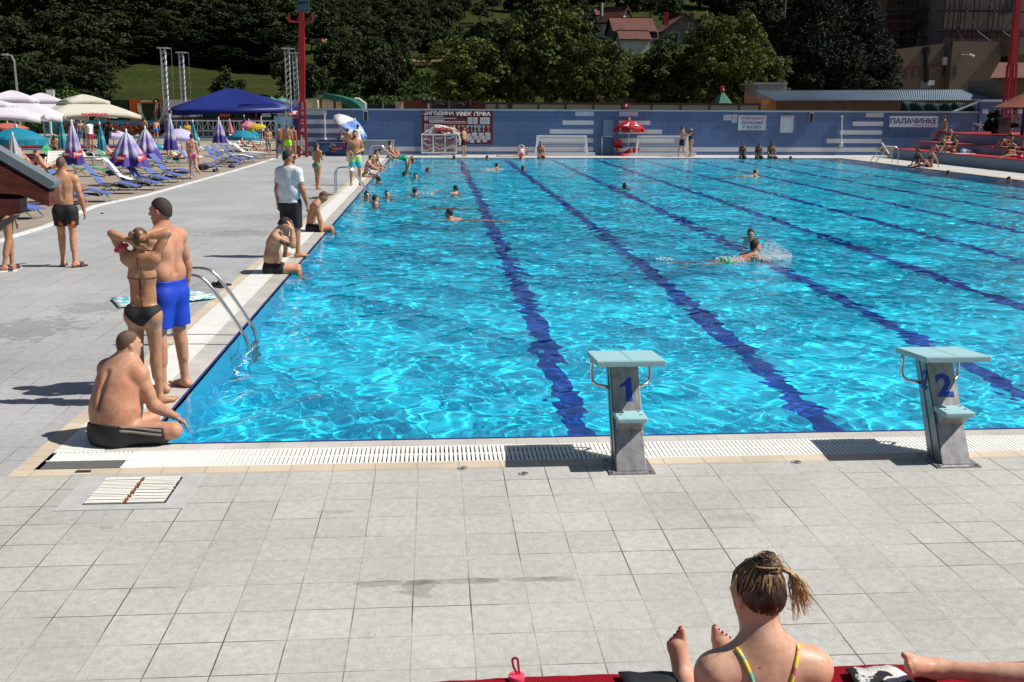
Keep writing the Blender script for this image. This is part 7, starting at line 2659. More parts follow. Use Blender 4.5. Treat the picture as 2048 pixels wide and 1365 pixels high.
# ================================================================== people
NP = np.array
def nrm(v):
 v = NP(v, float)
 return v / (np.linalg.norm(v) + 1e-9)
class Sdf:
 """soft-blended limbs on a voxel grid, skinned as one closed surface"""
 def __init__(s):
  s.p = []
 def cone(s, a, b, ra, rb, k=0.03, n=None, fl=1.0, cut=None, sub=False):
  s.p.append(('c', NP(a, float), NP(b, float), ra, rb, k, None if n is None else nrm(n), fl, cut, sub))
  return s
 def ell(s, c, r, R=None, k=0.03, sub=False):
  s.p.append(('e', NP(c, float), NP(r, float), np.eye(3) if R is None else NP(R, float), k, sub))
  return s
 def grow(s, d, keep=None):
  q = Sdf()
  for i, p in enumerate(s.p):
   if keep and i not in keep:
    continue
   if p[0] == 'c':
    q.p.append(p[:3] + (p[3] + d, p[4] + d) + p[5:])
   elif not p[5]:
    q.p.append(p[:2] + (p[2] + d,) + p[3:])
  return q
 def mesh(s, h, clip=None, bounds=None):
  lo, hi = np.full(3, 1e9), np.full(3, -1e9)
  for p in s.p:
   if p[0] == 'c':
    r = max(p[3], p[4])
    lo = np.minimum(lo, np.minimum(p[1], p[2]) - r)
    hi = np.maximum(hi, np.maximum(p[1], p[2]) + r)
   else:
    lo = np.minimum(lo, p[1] - p[2].max())
    hi = np.maximum(hi, p[1] + p[2].max())
  if bounds:
   lo, hi = np.maximum(lo, bounds[0]), np.minimum(hi, bounds[1])
  lo = lo - 3 * h
  n = np.maximum(4, np.ceil((hi - lo) / h).astype(int) + 4)
  ax = [lo[i] + h * np.arange(n[i]) for i in range(3)]
  F = np.full(n, 0.5, np.float32)
  for p in s.p:
   if p[0] == 'c':
    a, b, ra, rb, k, nn, fl, cut, sub = p[1:]
    m = max(ra, rb) + k + 2 * h
    plo, phi = np.minimum(a, b) - m, np.maximum(a, b) + m
   else:
    c, r, R, k, sub = p[1:]
    m = r.max() + k + 2 * h
    plo, phi = c - m, c + m
   i0 = np.clip(((plo - lo) / h).astype(int), 0, n)
   i1 = np.clip(((phi - lo) / h).astype(int) + 2, 0, n)
   if (i1 <= i0).any():
    continue
   sl = tuple(slice(i0[i], i1[i]) for i in range(3))
   X_ = ax[0][sl[0]][:, None, None]
   Y_ = ax[1][sl[1]][None, :, None]
   Z_ = ax[2][sl[2]][None, None, :]
   if p[0] == 'c':
    qx, qy, qz = X_ - a[0], Y_ - a[1], Z_ - a[2]
    ba = b - a
    if nn is not None:
     s_ = 1 / fl - 1
     qn = qx * nn[0] + qy * nn[1] + qz * nn[2]
     qx, qy, qz = qx + nn[0] * qn * s_, qy + nn[1] * qn * s_, qz + nn[2] * qn * s_
     ba = ba + nn * (ba @ nn) * s_
    bb = ba @ ba + 1e-9
    t = np.clip((qx * ba[0] + qy * ba[1] + qz * ba[2]) / bb, 0, 1)
    d = np.sqrt((qx - t * ba[0]) ** 2 + (qy - t * ba[1]) ** 2 + (qz - t * ba[2]) ** 2) - (ra + (rb - ra) * t)
    if nn is not None:
     d = d * (0.5 + 0.5 * fl)
    if cut is not None:
     d = np.maximum(d, (X_ - cut[0][0]) * cut[1][0] + (Y_ - cut[0][1]) * cut[1][1] + (Z_ - cut[0][2]) * cut[1][2])
   else:
    qx, qy, qz = X_ - c[0], Y_ - c[1], Z_ - c[2]
    u = [(qx * R[i][0] + qy * R[i][1] + qz * R[i][2]) for i in range(3)]
    k0 = np.sqrt((u[0] / r[0]) ** 2 + (u[1] / r[1]) ** 2 + (u[2] / r[2]) ** 2)
    k1 = np.sqrt((u[0] / r[0] ** 2) ** 2 + (u[1] / r[1] ** 2) ** 2 + (u[2] / r[2] ** 2) ** 2) + 1e-9
    d = k0 * (k0 - 1) / k1
   f = F[sl]
   if sub:
    hh = np.maximum(k - np.abs(f + d), 0) / k
    F[sl] = np.maximum(f, -d) + hh * hh * k * 0.25
   else:
    hh = np.maximum(k - np.abs(f - d), 0) / k
    F[sl] = np.minimum(f, d) - hh * hh * k * 0.25
  if clip is not None:
   F = np.maximum(F, clip(ax[0][:, None, None], ax[1][None, :, None], ax[2][None, None, :]).astype(np.float32))
  F[0] = F[-1] = 0.5
  F[:, 0] = F[:, -1] = 0.5
  F[:, :, 0] = F[:, :, -1] = 0.5
  return nets(F, lo, h)
def nets(F, lo, h):
 """naive surface nets"""
 I = F < 0
 a, b, c = F.shape
 mixed = np.zeros((a - 1, b - 1, c - 1), bool)
 cnt = np.zeros(mixed.shape, np.int8)
 for dx in (0, 1):
  for dy in (0, 1):
   for dz in (0, 1):
    cnt += I[dx:a - 1 + dx, dy:b - 1 + dy, dz:c - 1 + dz]
 mixed = (cnt > 0) & (cnt < 8)
 cell = np.argwhere(mixed)
 if not len(cell):
  return np.zeros((0, 3)), np.zeros((0, 4), int)
 idm = np.full(mixed.shape, -1, np.int64)
 idm[mixed] = np.arange(len(cell))
 acc = np.zeros((len(cell), 3))
 num = np.zeros(len(cell))
 cs = [(x, y, z) for x in (0, 1) for y in (0, 1) for z in (0, 1)]
 val = {q: F[cell[:, 0] + q[0], cell[:, 1] + q[1], cell[:, 2] + q[2]] for q in cs}
 for q in cs:
  for ax in range(3):
   if q[ax]:
    continue
   r = tuple(1 if i == ax else q[i] for i in range(3))
   f0, f1 = val[q], val[r]
   m = (f0 < 0) != (f1 < 0)
   t = np.where(m, f0 / np.where(m, f0 - f1, 1), 0)
   p = np.tile(NP(q, float), (len(cell), 1))
   p[:, ax] = t
   acc += p * m[:, None]
   num += m
 v = lo + h * (cell + acc / num[:, None])
 fs = []
 for ax in range(3):
  u, w = (ax + 1) % 3, (ax + 2) % 3
  s0 = [slice(None)] * 3
  s1 = [slice(None)] * 3
  s0[ax] = slice(0, -1)
  s1[ax] = slice(1, None)
  A, B_ = I[tuple(s0)], I[tuple(s1)]
  e = np.argwhere(A != B_)
  ok = (e[:, u] > 0) & (e[:, w] > 0) & (e[:, u] < F.shape[u] - 1) & (e[:, w] < F.shape[w] - 1)
  e = e[ok]
  q = []
  for du, dw in ((-1, -1), (0, -1), (0, 0), (-1, 0)):
   g = e.copy()
   g[:, u] += du
   g[:, w] += dw
   q.append(idm[g[:, 0], g[:, 1], g[:, 2]])
  q = np.stack(q, 1)
  fl = ~A[e[:, 0], e[:, 1], e[:, 2]]
  q[fl] = q[fl][:, ::-1]
  fs.append(q)
 return v, np.concatenate(fs)
def skin(name, c):
 """skin with blotches, fine mottling and a few moles"""
 m = M(name, c, 0.47, var=0.13, vs=4, bump=0.06, bs=150, spec=0.33, sss=0.04)
 nt = m.node_tree
 p = nt.nodes['Principled BSDF']
 col = p.inputs['Base Color'].links[0].from_socket
 tc = nt.nodes['Texture Coordinate'].outputs['Object']
 def mul(col, node, out, frm, to, tint):
  mr = nt.nodes.new('ShaderNodeMapRange')
  mr.inputs['From Min'].default_value, mr.inputs['From Max'].default_value = frm
  nt.links.new(node.outputs[out], mr.inputs[0])
  mx = nt.nodes.new('ShaderNodeMix')
  mx.data_type = 'RGBA'
  mx.blend_type = 'MULTIPLY'
  mx.inputs[7].default_value = (*tint, 1)
  nt.links.new(mr.outputs[0], mx.inputs[0])
  nt.links.new(col, mx.inputs[6])
  return mx.outputs[2]
 for sc, fr, tint in ((2.2, (0.42, 0.66), (1.02, 0.82, 0.76)), (38, (0.4, 0.75), (0.85, 0.77, 0.72)), (9, (0.5, 0.8), (0.82, 0.73, 0.69))):
  n = nt.nodes.new('ShaderNodeTexNoise')
  n.inputs['Scale'].default_value = sc
  n.inputs['Detail'].default_value = 6
  nt.links.new(tc, n.inputs['Vector'])
  col = mul(col, n, 'Fac', fr, 0, tint)
 v = nt.nodes.new('ShaderNodeTexVoronoi')
 v.inputs['Scale'].default_value = 11
 nt.links.new(tc, v.inputs['Vector'])
 col = mul(col, v, 'Distance', (0.055, 0.03), 0, (0.45, 0.35, 0.3))
 nt.links.new(col, p.inputs['Base Color'])
 return m
SK = {'tan': skin('tanned_skin', (0.44, 0.24, 0.135)), 'mid': skin('warm_skin', (0.50, 0.29, 0.18)), 'pale': skin('pale_skin', (0.55, 0.33, 0.24)), 'pink': skin('sunburnt_skin', (0.51, 0.275, 0.175)), 'peach': skin('peach_skin', (0.60, 0.36, 0.25)), 'dark': skin('deep_tan_skin', (0.21, 0.10, 0.055))}
HR = {'dark': M('dark_hair', (0.012, 0.008, 0.006), 0.6, col2=(0.045, 0.03, 0.02), vs=70, thr=(0.45, 0.75), bump=1.0, bs=90), 'brown': M('brown_hair', (0.03, 0.016, 0.010), 0.6, col2=(0.09, 0.05, 0.03), vs=70, thr=(0.45, 0.75), bump=1.0, bs=90),
   'blond': M('streaked_hair', (0.07, 0.035, 0.017), 0.45, col2=(0.36, 0.22, 0.1), vs=26, thr=(0.5, 0.68), stretch=(1, 1, 0.12), bump=0.5, bs=60), 'buzz': M('cropped_hair', (0.11, 0.062, 0.04), 0.7, var=0.25, vs=60)}
_cl = {}
def cloth(key, c, **k):
 if key not in _cl:
  _cl[key] = M(key, c, k.pop('rough', 0.75), **k)
 return _cl[key]
CB = cloth('black_cloth_wear', (0.012, 0.012, 0.014))
NAVY = cloth('navy_wear', (0.012, 0.022, 0.09))
def person(label, pos, face, P, H=1.75, sex='m', sk='mid', hair=('short', 'dark'), wear=(), vox=0.02, group=None, fat=0.0, hands=False, recv=False, hvox=None, toes=False, nails=None):
 """P: pose - directions of every limb in the person's own axes (x right, y forward, z up)"""
 s = H / 1.78
 f = sex == 'f'
 g = lambda k, d: nrm(P.get(k, d))
 up = NP([0, 0, 1.0])
 sp1, sp2 = g('sp', (0, 0, 1)), g('ch', P.get('sp', (0, 0, 1)))
 rp, rs = g('rp', (1, 0, 0)), g('rs', (1, 0, 0))
 fp, fc = nrm(np.cross(sp1, rp)) * 1.0, nrm(np.cross(sp2, rs))
 rp, rs = nrm(np.cross(fp, sp1)), nrm(np.cross(fc, sp2))
 nk = g('nk', 0.6 * sp2 + 0.4 * up + 0.12 * fc)
 fd = g('fd', fc)
 hu = g('hu', nk * 0.5 + up * 0.5)
 fd = nrm(fd - hu * (fd @ hu))
 hr = np.cross(fd, hu)
 pel = NP(P.get('pel', (0, 0, 0.93 * s)), float)
 waist = pel + sp1 * 0.17 * s
 chest = waist + nrm(sp1 + sp2) * 0.19 * s
 neck = chest + sp2 * 0.17 * s
 shw = (0.155 if f else 0.182) * s
 J = {}
 lf = P.get('lift', (0, 0))
 for i, (sd, q) in enumerate((('L', -1), ('R', 1))):
  J['sh' + sd] = neck - sp2 * (0.055 - lf[i] * 0.07) * s + rs * q * (shw - lf[i] * 0.035 * s)
  J['el' + sd] = J['sh' + sd] + g('ua' + sd, (q * 0.2, 0, -1)) * 0.29 * s
  J['wr' + sd] = J['el' + sd] + g('fa' + sd, P.get('ua' + sd, (q * 0.1, 0.15, -1))) * 0.255 * s
  J['hip' + sd] = pel - sp1 * 0.04 * s + rp * q * 0.088 * s
  J['kn' + sd] = J['hip' + sd] + g('th' + sd, (q * 0.04, 0, -1)) * 0.43 * s
  J['an' + sd] = J['kn' + sd] + g('sn' + sd, P.get('th' + sd, (q * 0.02, -0.03, -1))) * 0.42 * s
  J['ft' + sd] = g('ft' + sd, (q * 0.25, 1, 0))
 off = np.zeros(3)
 if 'pel' not in P:
  off = NP([0, 0, -min(J['anL'][2], J['anR'][2]) + 0.075 * s])
  for k in list(J):
   if not k.startswith('ft'):
    J[k] = J[k] + off
  pel, waist, chest, neck = pel + off, waist + off, chest + off, neck + off
 hc = neck + nk * 0.115 * s + hu * 0.075 * s
 B_ = Sdf()
 tor = []
 def C(*a, **k):
  B_.cone(*a, **k)
  return len(B_.p) - 1
 wr_ = (0.112 if f else 0.133) * s * (1 + 0.48 * fat)
 cr_ = (0.128 if f else 0.158) * s * (1 + 0.26 * fat)
 hp_ = (0.142 if f else 0.138) * s * (1 + 0.4 * fat)
 tp = [C(pel - sp1 * 0.02 * s, waist, hp_, wr_, 0.05, n=fp, fl=0.72 + 0.1 * fat)]
 for sd in 'LR':
  B_.ell(J['hip' + sd] - fp * (0.048 if f else 0.035) * s - sp1 * 0.015 * s, NP([0.098, 0.094, 0.105] if f else [0.09, 0.082, 0.1]) * s, k=0.05)
  tp.append(len(B_.p) - 1)
 tc_ = [C(waist, chest, wr_, cr_, 0.05, n=fc, fl=0.68 + 0.12 * fat), C(chest, neck - sp2 * 0.075 * s, cr_, cr_ * (0.8 + 0.12 * fat), 0.05, n=fc, fl=0.66)]
 tc_.append(C(J['shL'], J['shR'], 0.056 * s, 0.056 * s, 0.06))
 if fat:
  B_.ell(waist + fp * 0.07 * s - sp1 * 0.02, NP([0.15, 0.13, 0.15]) * s * (0.75 + 0.3 * fat), k=0.08)
  tp.append(len(B_.p) - 1)
  for q in (-1, 1):
   B_.ell(waist + rp * q * 0.1 * s - sp1 * 0.02 - fp * 0.02, NP([0.075, 0.085, 0.09]) * s, k=0.07)
   tp.append(len(B_.p) - 1)
 bust = []
 if f:
  for q in (-1, 1):
   B_.ell(chest + sp2 * 0.0 + rs * q * 0.068 * s + fc * 0.085 * s, NP([0.058, 0.055, 0.058]) * s, k=0.03)
   bust.append(len(B_.p) - 1)
 elif P.get('muscle', 1):
  for q in (-1, 1):
   B_.ell(chest + sp2 * 0.05 * s + rs * q * 0.075 * s + fc * 0.06 * s, NP([0.085, 0.045, 0.065]) * s, np.stack([rs, fc, sp2]), k=0.04)
   B_.ell(chest + sp2 * 0.05 * s + rs * q * 0.085 * s - fc * 0.062 * s, NP([0.065, 0.03, 0.08]) * s, np.stack([rs, fc, sp2]), k=0.04)
 B_.cone(waist - fp * wr_ * 0.72 - fp * 0.012, chest + sp2 * 0.06 * s - fc * cr_ * 0.74 - fc * 0.01, 0.012 * s, 0.012 * s, 0.045, sub=True)
 nr = (0.05 if f else 0.059) * s * (1 + 0.25 * fat)
 C(neck - sp2 * 0.03 * s, hc - hu * 0.06 * s - fd * 0.012 * s, nr * 1.08, nr, 0.04)
 for sd, q in (('L', -1), ('R', 1)):
  C(neck + nk * 0.035 * s, J['sh' + sd], 0.045 * s, 0.05 * s, 0.06)
 arms, legs = {}, {}
 ak = 1 + 0.15 * fat
 for sd, q in (('L', -1), ('R', 1)):
  sh, el, wr = J['sh' + sd], J['el' + sd], J['wr' + sd]
  a0, a1, a2, a3 = [x * s * ak for x in ((0.043, 0.035, 0.035, 0.0235) if f else (0.052, 0.041, 0.042, 0.028))]
  B_.ell(sh, NP([1, 1, 1.0]) * (0.053 if f else 0.066) * s * ak, k=0.04)
  arms[sd] = C(sh, el, a0, a1, 0.03)
  C(sh * 0.62 + el * 0.38, sh * 0.35 + el * 0.65, a0 * 0.98, a1 * 1.12, 0.03)
  C(el, wr, a2, a3, 0.025)
  C(el * 0.85 + wr * 0.15, el * 0.5 + wr * 0.5, a2 * 1.06, a2 * 0.86, 0.03)
  hip, kn, an, ft = J['hip' + sd], J['kn' + sd], J['an' + sd], J['ft' + sd]
  t0, t1, c0, c1 = [x * s * (1 + 0.2 * fat) for x in ((0.092, 0.054, 0.05, 0.034) if f else (0.088, 0.056, 0.052, 0.037))]
  legs[sd] = C(hip, kn, t0, t1, 0.04)
  C(kn, an, c0, c1, 0.03)
  shn = nrm(an - kn)
  bk = nrm(np.cross(np.cross(shn, nrm(kn - hip) + ft * 0.4), shn))
  bk = -ft + shn * (ft @ shn)
  bk = nrm(bk)
  B_.cone(kn + shn * 0.06 * s + bk * 0.014 * s, kn + shn * 0.2 * s + bk * 0.016 * s, 0.049 * s, 0.038 * s, 0.04)
  sole = -nrm(np.cross(np.cross(ft, shn), ft)) if abs(ft @ shn) < 0.98 else -fc
  dn = nrm(shn - ft * (shn @ ft))
  heel = an + dn * 0.043 * s - ft * 0.035 * s
  ball = an + dn * 0.053 * s + ft * 0.125 * s
  C(heel, an + dn * 0.02 * s, 0.033 * s, 0.033 * s, 0.03)
  C(an + dn * 0.018 * s, ball, 0.036 * s, 0.027 * s, 0.03)
  lat = nrm(np.cross(ft, -dn)) * q
  C(heel, ball, 0.03 * s, 0.036 * s, 0.03, n=dn, fl=0.68)
  if not toes:
   C(ball, ball + ft * 0.06 * s, 0.04 * s, 0.03 * s, 0.025, n=dn, fl=0.5)
  else:
   for i in range(5):
    b0 = ball + lat * (-0.031 + 0.0158 * i) * s + ft * (0.012 - 0.006 * i) * s
    C(b0, b0 + ft * (0.058 - 0.006 * i) * s - dn * 0.006 * s, (0.015 if i == 0 else 0.0112) * s, (0.0145 if i == 0 else 0.0095) * s, 0.006)
    J['toe%s%d' % (sd, i)] = b0 + ft * (0.062 - 0.006 * i) * s - dn * 0.012 * s
  if not hands:
   hd = g('hd' + sd, P.get('fa' + sd, P.get('ua' + sd, (0, 0, -1))))
   pn = nrm(np.cross(hd, rs) + 1e-3)
   C(wr, wr + hd * 0.085 * s, 0.026 * s, 0.034 * s, 0.02, n=pn, fl=0.5)
   for i in range(4):
    l_ = nrm(np.cross(hd, pn)) * (i - 1.5) * 0.017 * s
    C(wr + hd * 0.085 * s + l_, wr + hd * (0.165 - 0.006 * abs(i - 1.2)) * s + l_ * 1.2 + pn * 0.012 * s, 0.0095 * s, 0.0075 * s, 0.008)
   C(wr + hd * 0.03 * s, wr + hd * 0.09 * s + nrm(np.cross(hd, pn)) * -q * 0.045 * s, 0.013 * s, 0.009 * s, 0.01)
 hR = np.stack([hr, fd, hu])
 he = lambda x, y, z: hc + (hr * x + fd * y + hu * z) * s
 hs = 0.94 if f else 1.0
 hp0 = len(B_.p)
 B_.ell(he(0, -0.012, 0.018), NP([0.073, 0.094, 0.098]) * s * hs, hR, k=0.03)
 B_.ell(he(0, 0.028, -0.045), NP([0.056, 0.06, 0.072]) * s * hs, hR, k=0.04)
 B_.ell(he(0, 0.062, -0.098), NP([0.026, 0.022, 0.02]) * s * hs, hR, k=0.03)
 B_.cone(he(-0.03, 0.08, 0.022), he(0.03, 0.08, 0.022), 0.013 * s, 0.013 * s, 0.02)
 B_.cone(he(0, 0.086, 0.012), he(0, 0.108, -0.028), 0.008 * s, 0.013 * s, 0.014)
 B_.cone(he(-0.016, 0.088, -0.062), he(0.016, 0.088, -0.062), 0.009 * s, 0.009 * s, 0.01)
 for q in (-1, 1):
  B_.ell(he(q * 0.03, 0.098, 0.0), NP([0.016, 0.016, 0.011]) * s, hR, k=0.012, sub=True)
  B_.ell(he(q * 0.077, -0.006, -0.012), NP([0.011, 0.02, 0.031]) * s * hs, hR, k=0.008)
 t = thing('person', label, 'person', pos, -math.radians(face), group)
 v, q = B_.mesh(vox)
 if hands:
  for sd, sg in (('L', -1), ('R', 1)):
   hd = g('hd' + sd, P.get('fa' + sd, P.get('ua' + sd, (0, 0, -1))))
   pn = P.get('pn' + sd)
   pn = nrm(pn if pn is not None else (-sg, 0.1, 0))
   pn = nrm(pn - hd * (pn @ hd))
   lt = np.cross(hd, pn) * sg
   wr = J['wr' + sd]
   Hh = Sdf()
   Hh.cone(wr - hd * 0.02 * s, wr + hd * 0.03 * s, 0.026 * s, 0.027 * s, 0.02, n=pn, fl=0.7)
   Hh.cone(wr + hd * 0.03 * s, wr + hd * 0.082 * s, 0.031 * s, 0.036 * s, 0.02, n=pn, fl=0.42)
   cu = P.get('curl' + sd, 0.5)
   for i, (L_, o_) in enumerate(((0.072, 0.027), (0.08, 0.009), (0.075, -0.009), (0.058, -0.026))):
    b0 = wr + hd * 0.084 * s + lt * o_ * s
    d0 = nrm(hd + lt * o_ * 1.6)
    for j, fr in enumerate((0.45, 0.32, 0.23)):
     a = cu * (0.5 + j * 0.75 + 0.12 * i)
     d1 = d0 * math.cos(a) + pn * math.sin(a)
     b1 = b0 + d1 * L_ * fr * s
     Hh.cone(b0, b1, (0.0092 - 0.0008 * j) * s, (0.0086 - 0.0009 * j) * s, 0.005)
     b0 = b1
   b0 = wr + hd * 0.025 * s + lt * 0.022 * s
   for d_, L_ in (((0.75, 0.62, 0.25), 0.042), ((0.88, 0.3, 0.4), 0.034), ((0.9, 0.12, 0.5), 0.026)):
    b1 = b0 + nrm(hd * d_[0] + lt * d_[1] + pn * d_[2]) * L_ * s
    Hh.cone(b0, b1, 0.0125 * s, 0.0105 * s, 0.012)
    b0 = b1
   v2, q2 = Hh.mesh(hvox or 0.0048)
   q = np.concatenate([q, q2 + len(v)])
   v = np.concatenate([v, v2])
 bo = npmesh('body', v, q, SK[sk], t)
 if recv:
  bo.cycles.is_caustics_receiver = True
 kd, hcx = hair if hair else (None, None)
 if kd:
  gw = 0.003 if kd == 'buzz' else (0.007 if kd == 'short' else 0.011)
  Hs = Sdf().ell(he(0, -0.012, 0.018), (NP([0.073, 0.094, 0.098]) * hs + gw) * s, hR, k=0.02)
  Hs.ell(he(0, -0.03, -0.04), (NP([0.056, 0.06, 0.055]) * hs + gw) * s, hR, k=0.03)
  th_ = P.get('hairline', 0.010)
  def clip(x, y, z, o=he(0, 0, 0), d=nrm(hu * 0.76 - fd * 0.65)):
   a = (x - o[0]) * d[0] + (y - o[1]) * d[1] + (z - o[2]) * d[2]
   b = (x - o[0]) * hu[0] + (y - o[1]) * hu[1] + (z - o[2]) * hu[2]
   w = 0.004 * np.sin(x * 190 + z * 70) * np.sin(y * 170 + z * 110)
   return np.maximum(th_ * s - a + w, (-0.072 if kd in ('short', 'buzz') else -0.085) * s - b + w)
  v, q = Hs.mesh(min(vox, 0.009), clip)
  if kd in ('long', 'bun', 'pony', 'wet'):
   E_ = Sdf()
   if kd in ('long', 'wet'):
    for x in ((-0.05, 0, 0.05) if kd == 'long' else (-0.03, 0.03)):
     E_.cone(he(x * 0.8, -0.055, 0.0), he(x * 1.2, -0.075 if kd == 'long' else -0.05, -0.2 if kd == 'long' else -0.11), 0.04 * s, 0.02 * s, 0.03)
   elif kd == 'pony':
    E_.cone(he(0, -0.095, 0.06), he(0.01, -0.14, 0.0), 0.022 * s, 0.028 * s, 0.02).cone(he(0.01, -0.14, 0.0), he(0.02, -0.12, -0.13), 0.028 * s, 0.01 * s, 0.02)
   else:
    E_.ell(he(0, -0.065, 0.105), NP([0.042, 0.042, 0.036]) * s, hR, k=0.02)
   v2, q2 = E_.mesh(min(vox, 0.011))
   q = np.concatenate([q, q2 + len(v)])
   v = np.concatenate([v, v2])
  npmesh('hair', v, q, HR[hcx], t)
 cv = min(vox, 0.016)
 P3 = lambda o, d: (lambda x, y, z: (x - o[0]) * d[0] + (y - o[1]) * d[1] + (z - o[2]) * d[2])
 for w in wear:
  kd, mat = w[0], w[1]
  if kd == 'shorts':
   ln, lo_ = w[2], w[3]
   S_ = Sdf()
   wz = w[4] if len(w) > 4 else 0.075
   for i in tp:
    p = B_.p[i]
    S_.p.append(p[:3] + (p[3] + lo_ * 0.5 + 0.006, p[4] + 0.007) + p[5:] if p[0] == 'c' else p[:2] + (p[2] + 0.008 + lo_ * 0.25,) + p[3:])
   for sd in 'LR':
    hip, kn = J['hip' + sd], J['kn' + sd]
    d = nrm(kn - hip)
    e = hip + (kn - hip) * ln
    r0, r1 = B_.p[legs[sd]][3], B_.p[legs[sd]][4]
    S_.cone(hip, e + d * 0.02, r0 + 0.007 + lo_ * 0.6, r0 + (r1 - r0) * ln + 0.008 + lo_, 0.035, cut=(e, d))
   wp = pel + sp1 * wz * s
   fu = P3(wp, sp1)
   v, q = S_.mesh(cv, lambda x, y, z: fu(x, y, z))
   npmesh(w[5] if len(w) > 5 else 'shorts', v, q, mat, t)
  elif kd == 'brief':
   keep = set(tp) | set(legs.values())
   S_ = B_.grow(0.007, keep)
   sl = w[2] if len(w) > 2 else 0.9
   f1, f2, f3 = P3(pel, sp1), P3(pel, rp), P3(pel, fp)
   def bclip(x, y, z):
    a, b_ = f1(x, y, z), np.abs(f2(x, y, z))
    fr = f3(x, y, z) > 0
    return np.maximum(a - (0.055 + 0.1 * np.maximum(b_ - 0.05, 0)) * s, (-0.15 + 1.25 * sl * np.maximum(b_ - 0.02, 0) * np.where(fr, 1.25, 1)) * s - a)
   v, q = S_.mesh(cv, bclip)
   npmesh('bikini_bottom', v, q, mat, t)
  elif kd == 'bra':
   S_ = B_.grow(0.006, set(tc_))
   f1, f3 = P3(chest, sp2), P3(chest, fc)
   v, q = S_.mesh(cv, lambda x, y, z: np.abs(f1(x, y, z) + 0.02 * s) - (w[2] if len(w) > 2 else 0.016) * s)
   S2 = B_.grow(0.008, set(bust))
   v2, q2 = S2.mesh(cv, lambda x, y, z: -f3(x, y, z) + 0.03)
   npmesh('bikini_top', np.concatenate([v, v2]), np.concatenate([q, q2 + len(v)]), mat, t)
  elif kd == 'shirt':
   S_ = B_.grow(w[2] if len(w) > 2 else 0.022, set(tp) | set(tc_))
   for sd in 'LR':
    if len(w) > 3 and w[3] == 0:
     break
    sh, el = J['sh' + sd], J['el' + sd]
    e = sh + (el - sh) * 0.62
    d = nrm(el - sh)
    S_.cone(sh, e + d * 0.02, 0.072 * s, 0.066 * s, 0.04, cut=(e, d))
   S_.cone(neck, J['shL'], 0.055 * s, 0.06 * s, 0.04).cone(neck, J['shR'], 0.055 * s, 0.06 * s, 0.04)
   f1 = P3(pel - sp1 * 0.03 * s, -sp1)
   f2 = P3(neck + nk * 0.055 * s, nk)
   v, q = S_.mesh(cv, lambda x, y, z: np.maximum(f1(x, y, z), f2(x, y, z)))
   npmesh('shirt', v, q, mat, t)
  elif kd == 'beard':
   S_ = Sdf().ell(he(0, 0.032, -0.055), NP([0.06, 0.062, 0.068]) * s, hR).ell(he(0, 0.062, -0.1), NP([0.034, 0.032, 0.03]) * s, hR, k=0.03)
   f1 = P3(he(0, 0, -0.048), hu)
   f2 = P3(he(0, 0.0, 0), -fd)
   v, q = S_.mesh(cv, lambda x, y, z: np.maximum(f1(x, y, z), f2(x, y, z)))
   npmesh('beard', v, q, mat, t)
  elif kd == 'shades':
   B = MB()
   for q_ in (-1, 1):
    c = he(q_ * 0.032, 0.1, 0.004)
    B.box((-0.026 * s, -0.012, -0.02 * s), (0.026 * s, 0.008, 0.02 * s), 0, Matrix(np.stack([hr, fd, hu]).T.tolist()), c)
   B.bar(he(-0.06, 0.1, 0.012), he(-0.078, 0.0, 0.012), 0.005)
   B.bar(he(0.06, 0.1, 0.012), he(0.078, 0.0, 0.012), 0.005)
   B.build('sunglasses', black, t)
  elif kd == 'tube':
   B = MB()
   B.tube([Vector(p) for p in w[3](J, s, dict(neck=neck, chest=chest, waist=waist, pel=pel, sp2=sp2, fc=fc, rs=rs, he=he, sp1=sp1, fp=fp, rp=rp, cr=cr_))], w[2], 6)
   B.build(w[4], mat, t, True)
  elif kd == 'flops':
   for sd in 'LR':
    an, ft = J['an' + sd], J['ft' + sd]
    if len(w) > 3 and sd != w[3]:
     continue
    shn = nrm(an - J['kn' + sd])
    dn = nrm(shn - ft * (shn @ ft))
    lat = np.cross(dn, ft)
    B = MB()
    vs = []
    for z in (0.070, 0.092):
     for a, b_ in ((-0.08, 0.03), (0.0, 0.036), (0.13, 0.048), (0.2, 0.03), (0.205, -0.01), (0.13, -0.045), (0.0, -0.034), (-0.08, -0.03)):
      vs.append(an + dn * z * s + ft * a * s + lat * b_ * s)
    B.add(vs, [tuple(range(8)), tuple(range(15, 7, -1))] + [((i + 1) % 8, i, i + 8, (i + 1) % 8 + 8) for i in range(8)])
    so = B.build('flip_flop', mat, t)
    B = MB()
    for k in range(6):
     a0, a1 = PI * k / 6, PI * (k + 1) / 6
     pp = [an + dn * (0.08 - 0.07 * math.sin(a)) * s + lat * 0.05 * math.cos(a) * s + ft * y * s for a, y in ((a0, 0.06), (a1, 0.06), (a1, 0.13), (a0, 0.13))]
     B.add(pp, [(0, 1, 2, 3)])
    ss = B.build('strap', w[2], so)
    mm = ss.modifiers.new('thick', 'SOLIDIFY')
    mm.thickness = 0.008
 if nails:
  for sd in 'LR':
   for i in range(5):
    B = MB()
    ft = J['ft' + sd]
    shn = nrm(J['an' + sd] - J['kn' + sd])
    dn = nrm(shn - ft * (shn @ ft))
    r = (0.0105 if i == 0 else 0.006) * s
    B.lathe([(0, 0.003), (r * 0.8, 0.002), (r, -0.003)], 8, 0)
    R_ = Matrix((Vector(np.cross(-dn, ft)), Vector(ft), Vector(-dn))).transposed()
    B.v = [tuple(R_ @ Vector(x) + Vector(J['toe%s%d' % (sd, i)] + ft * 0.002)) for x in B.v]
    B.build('toenail', nails, t, True)
 t['_j'] = 0
 del t['_j']
 return t, J, dict(neck=neck, chest=chest, waist=waist, pel=pel, hc=hc)
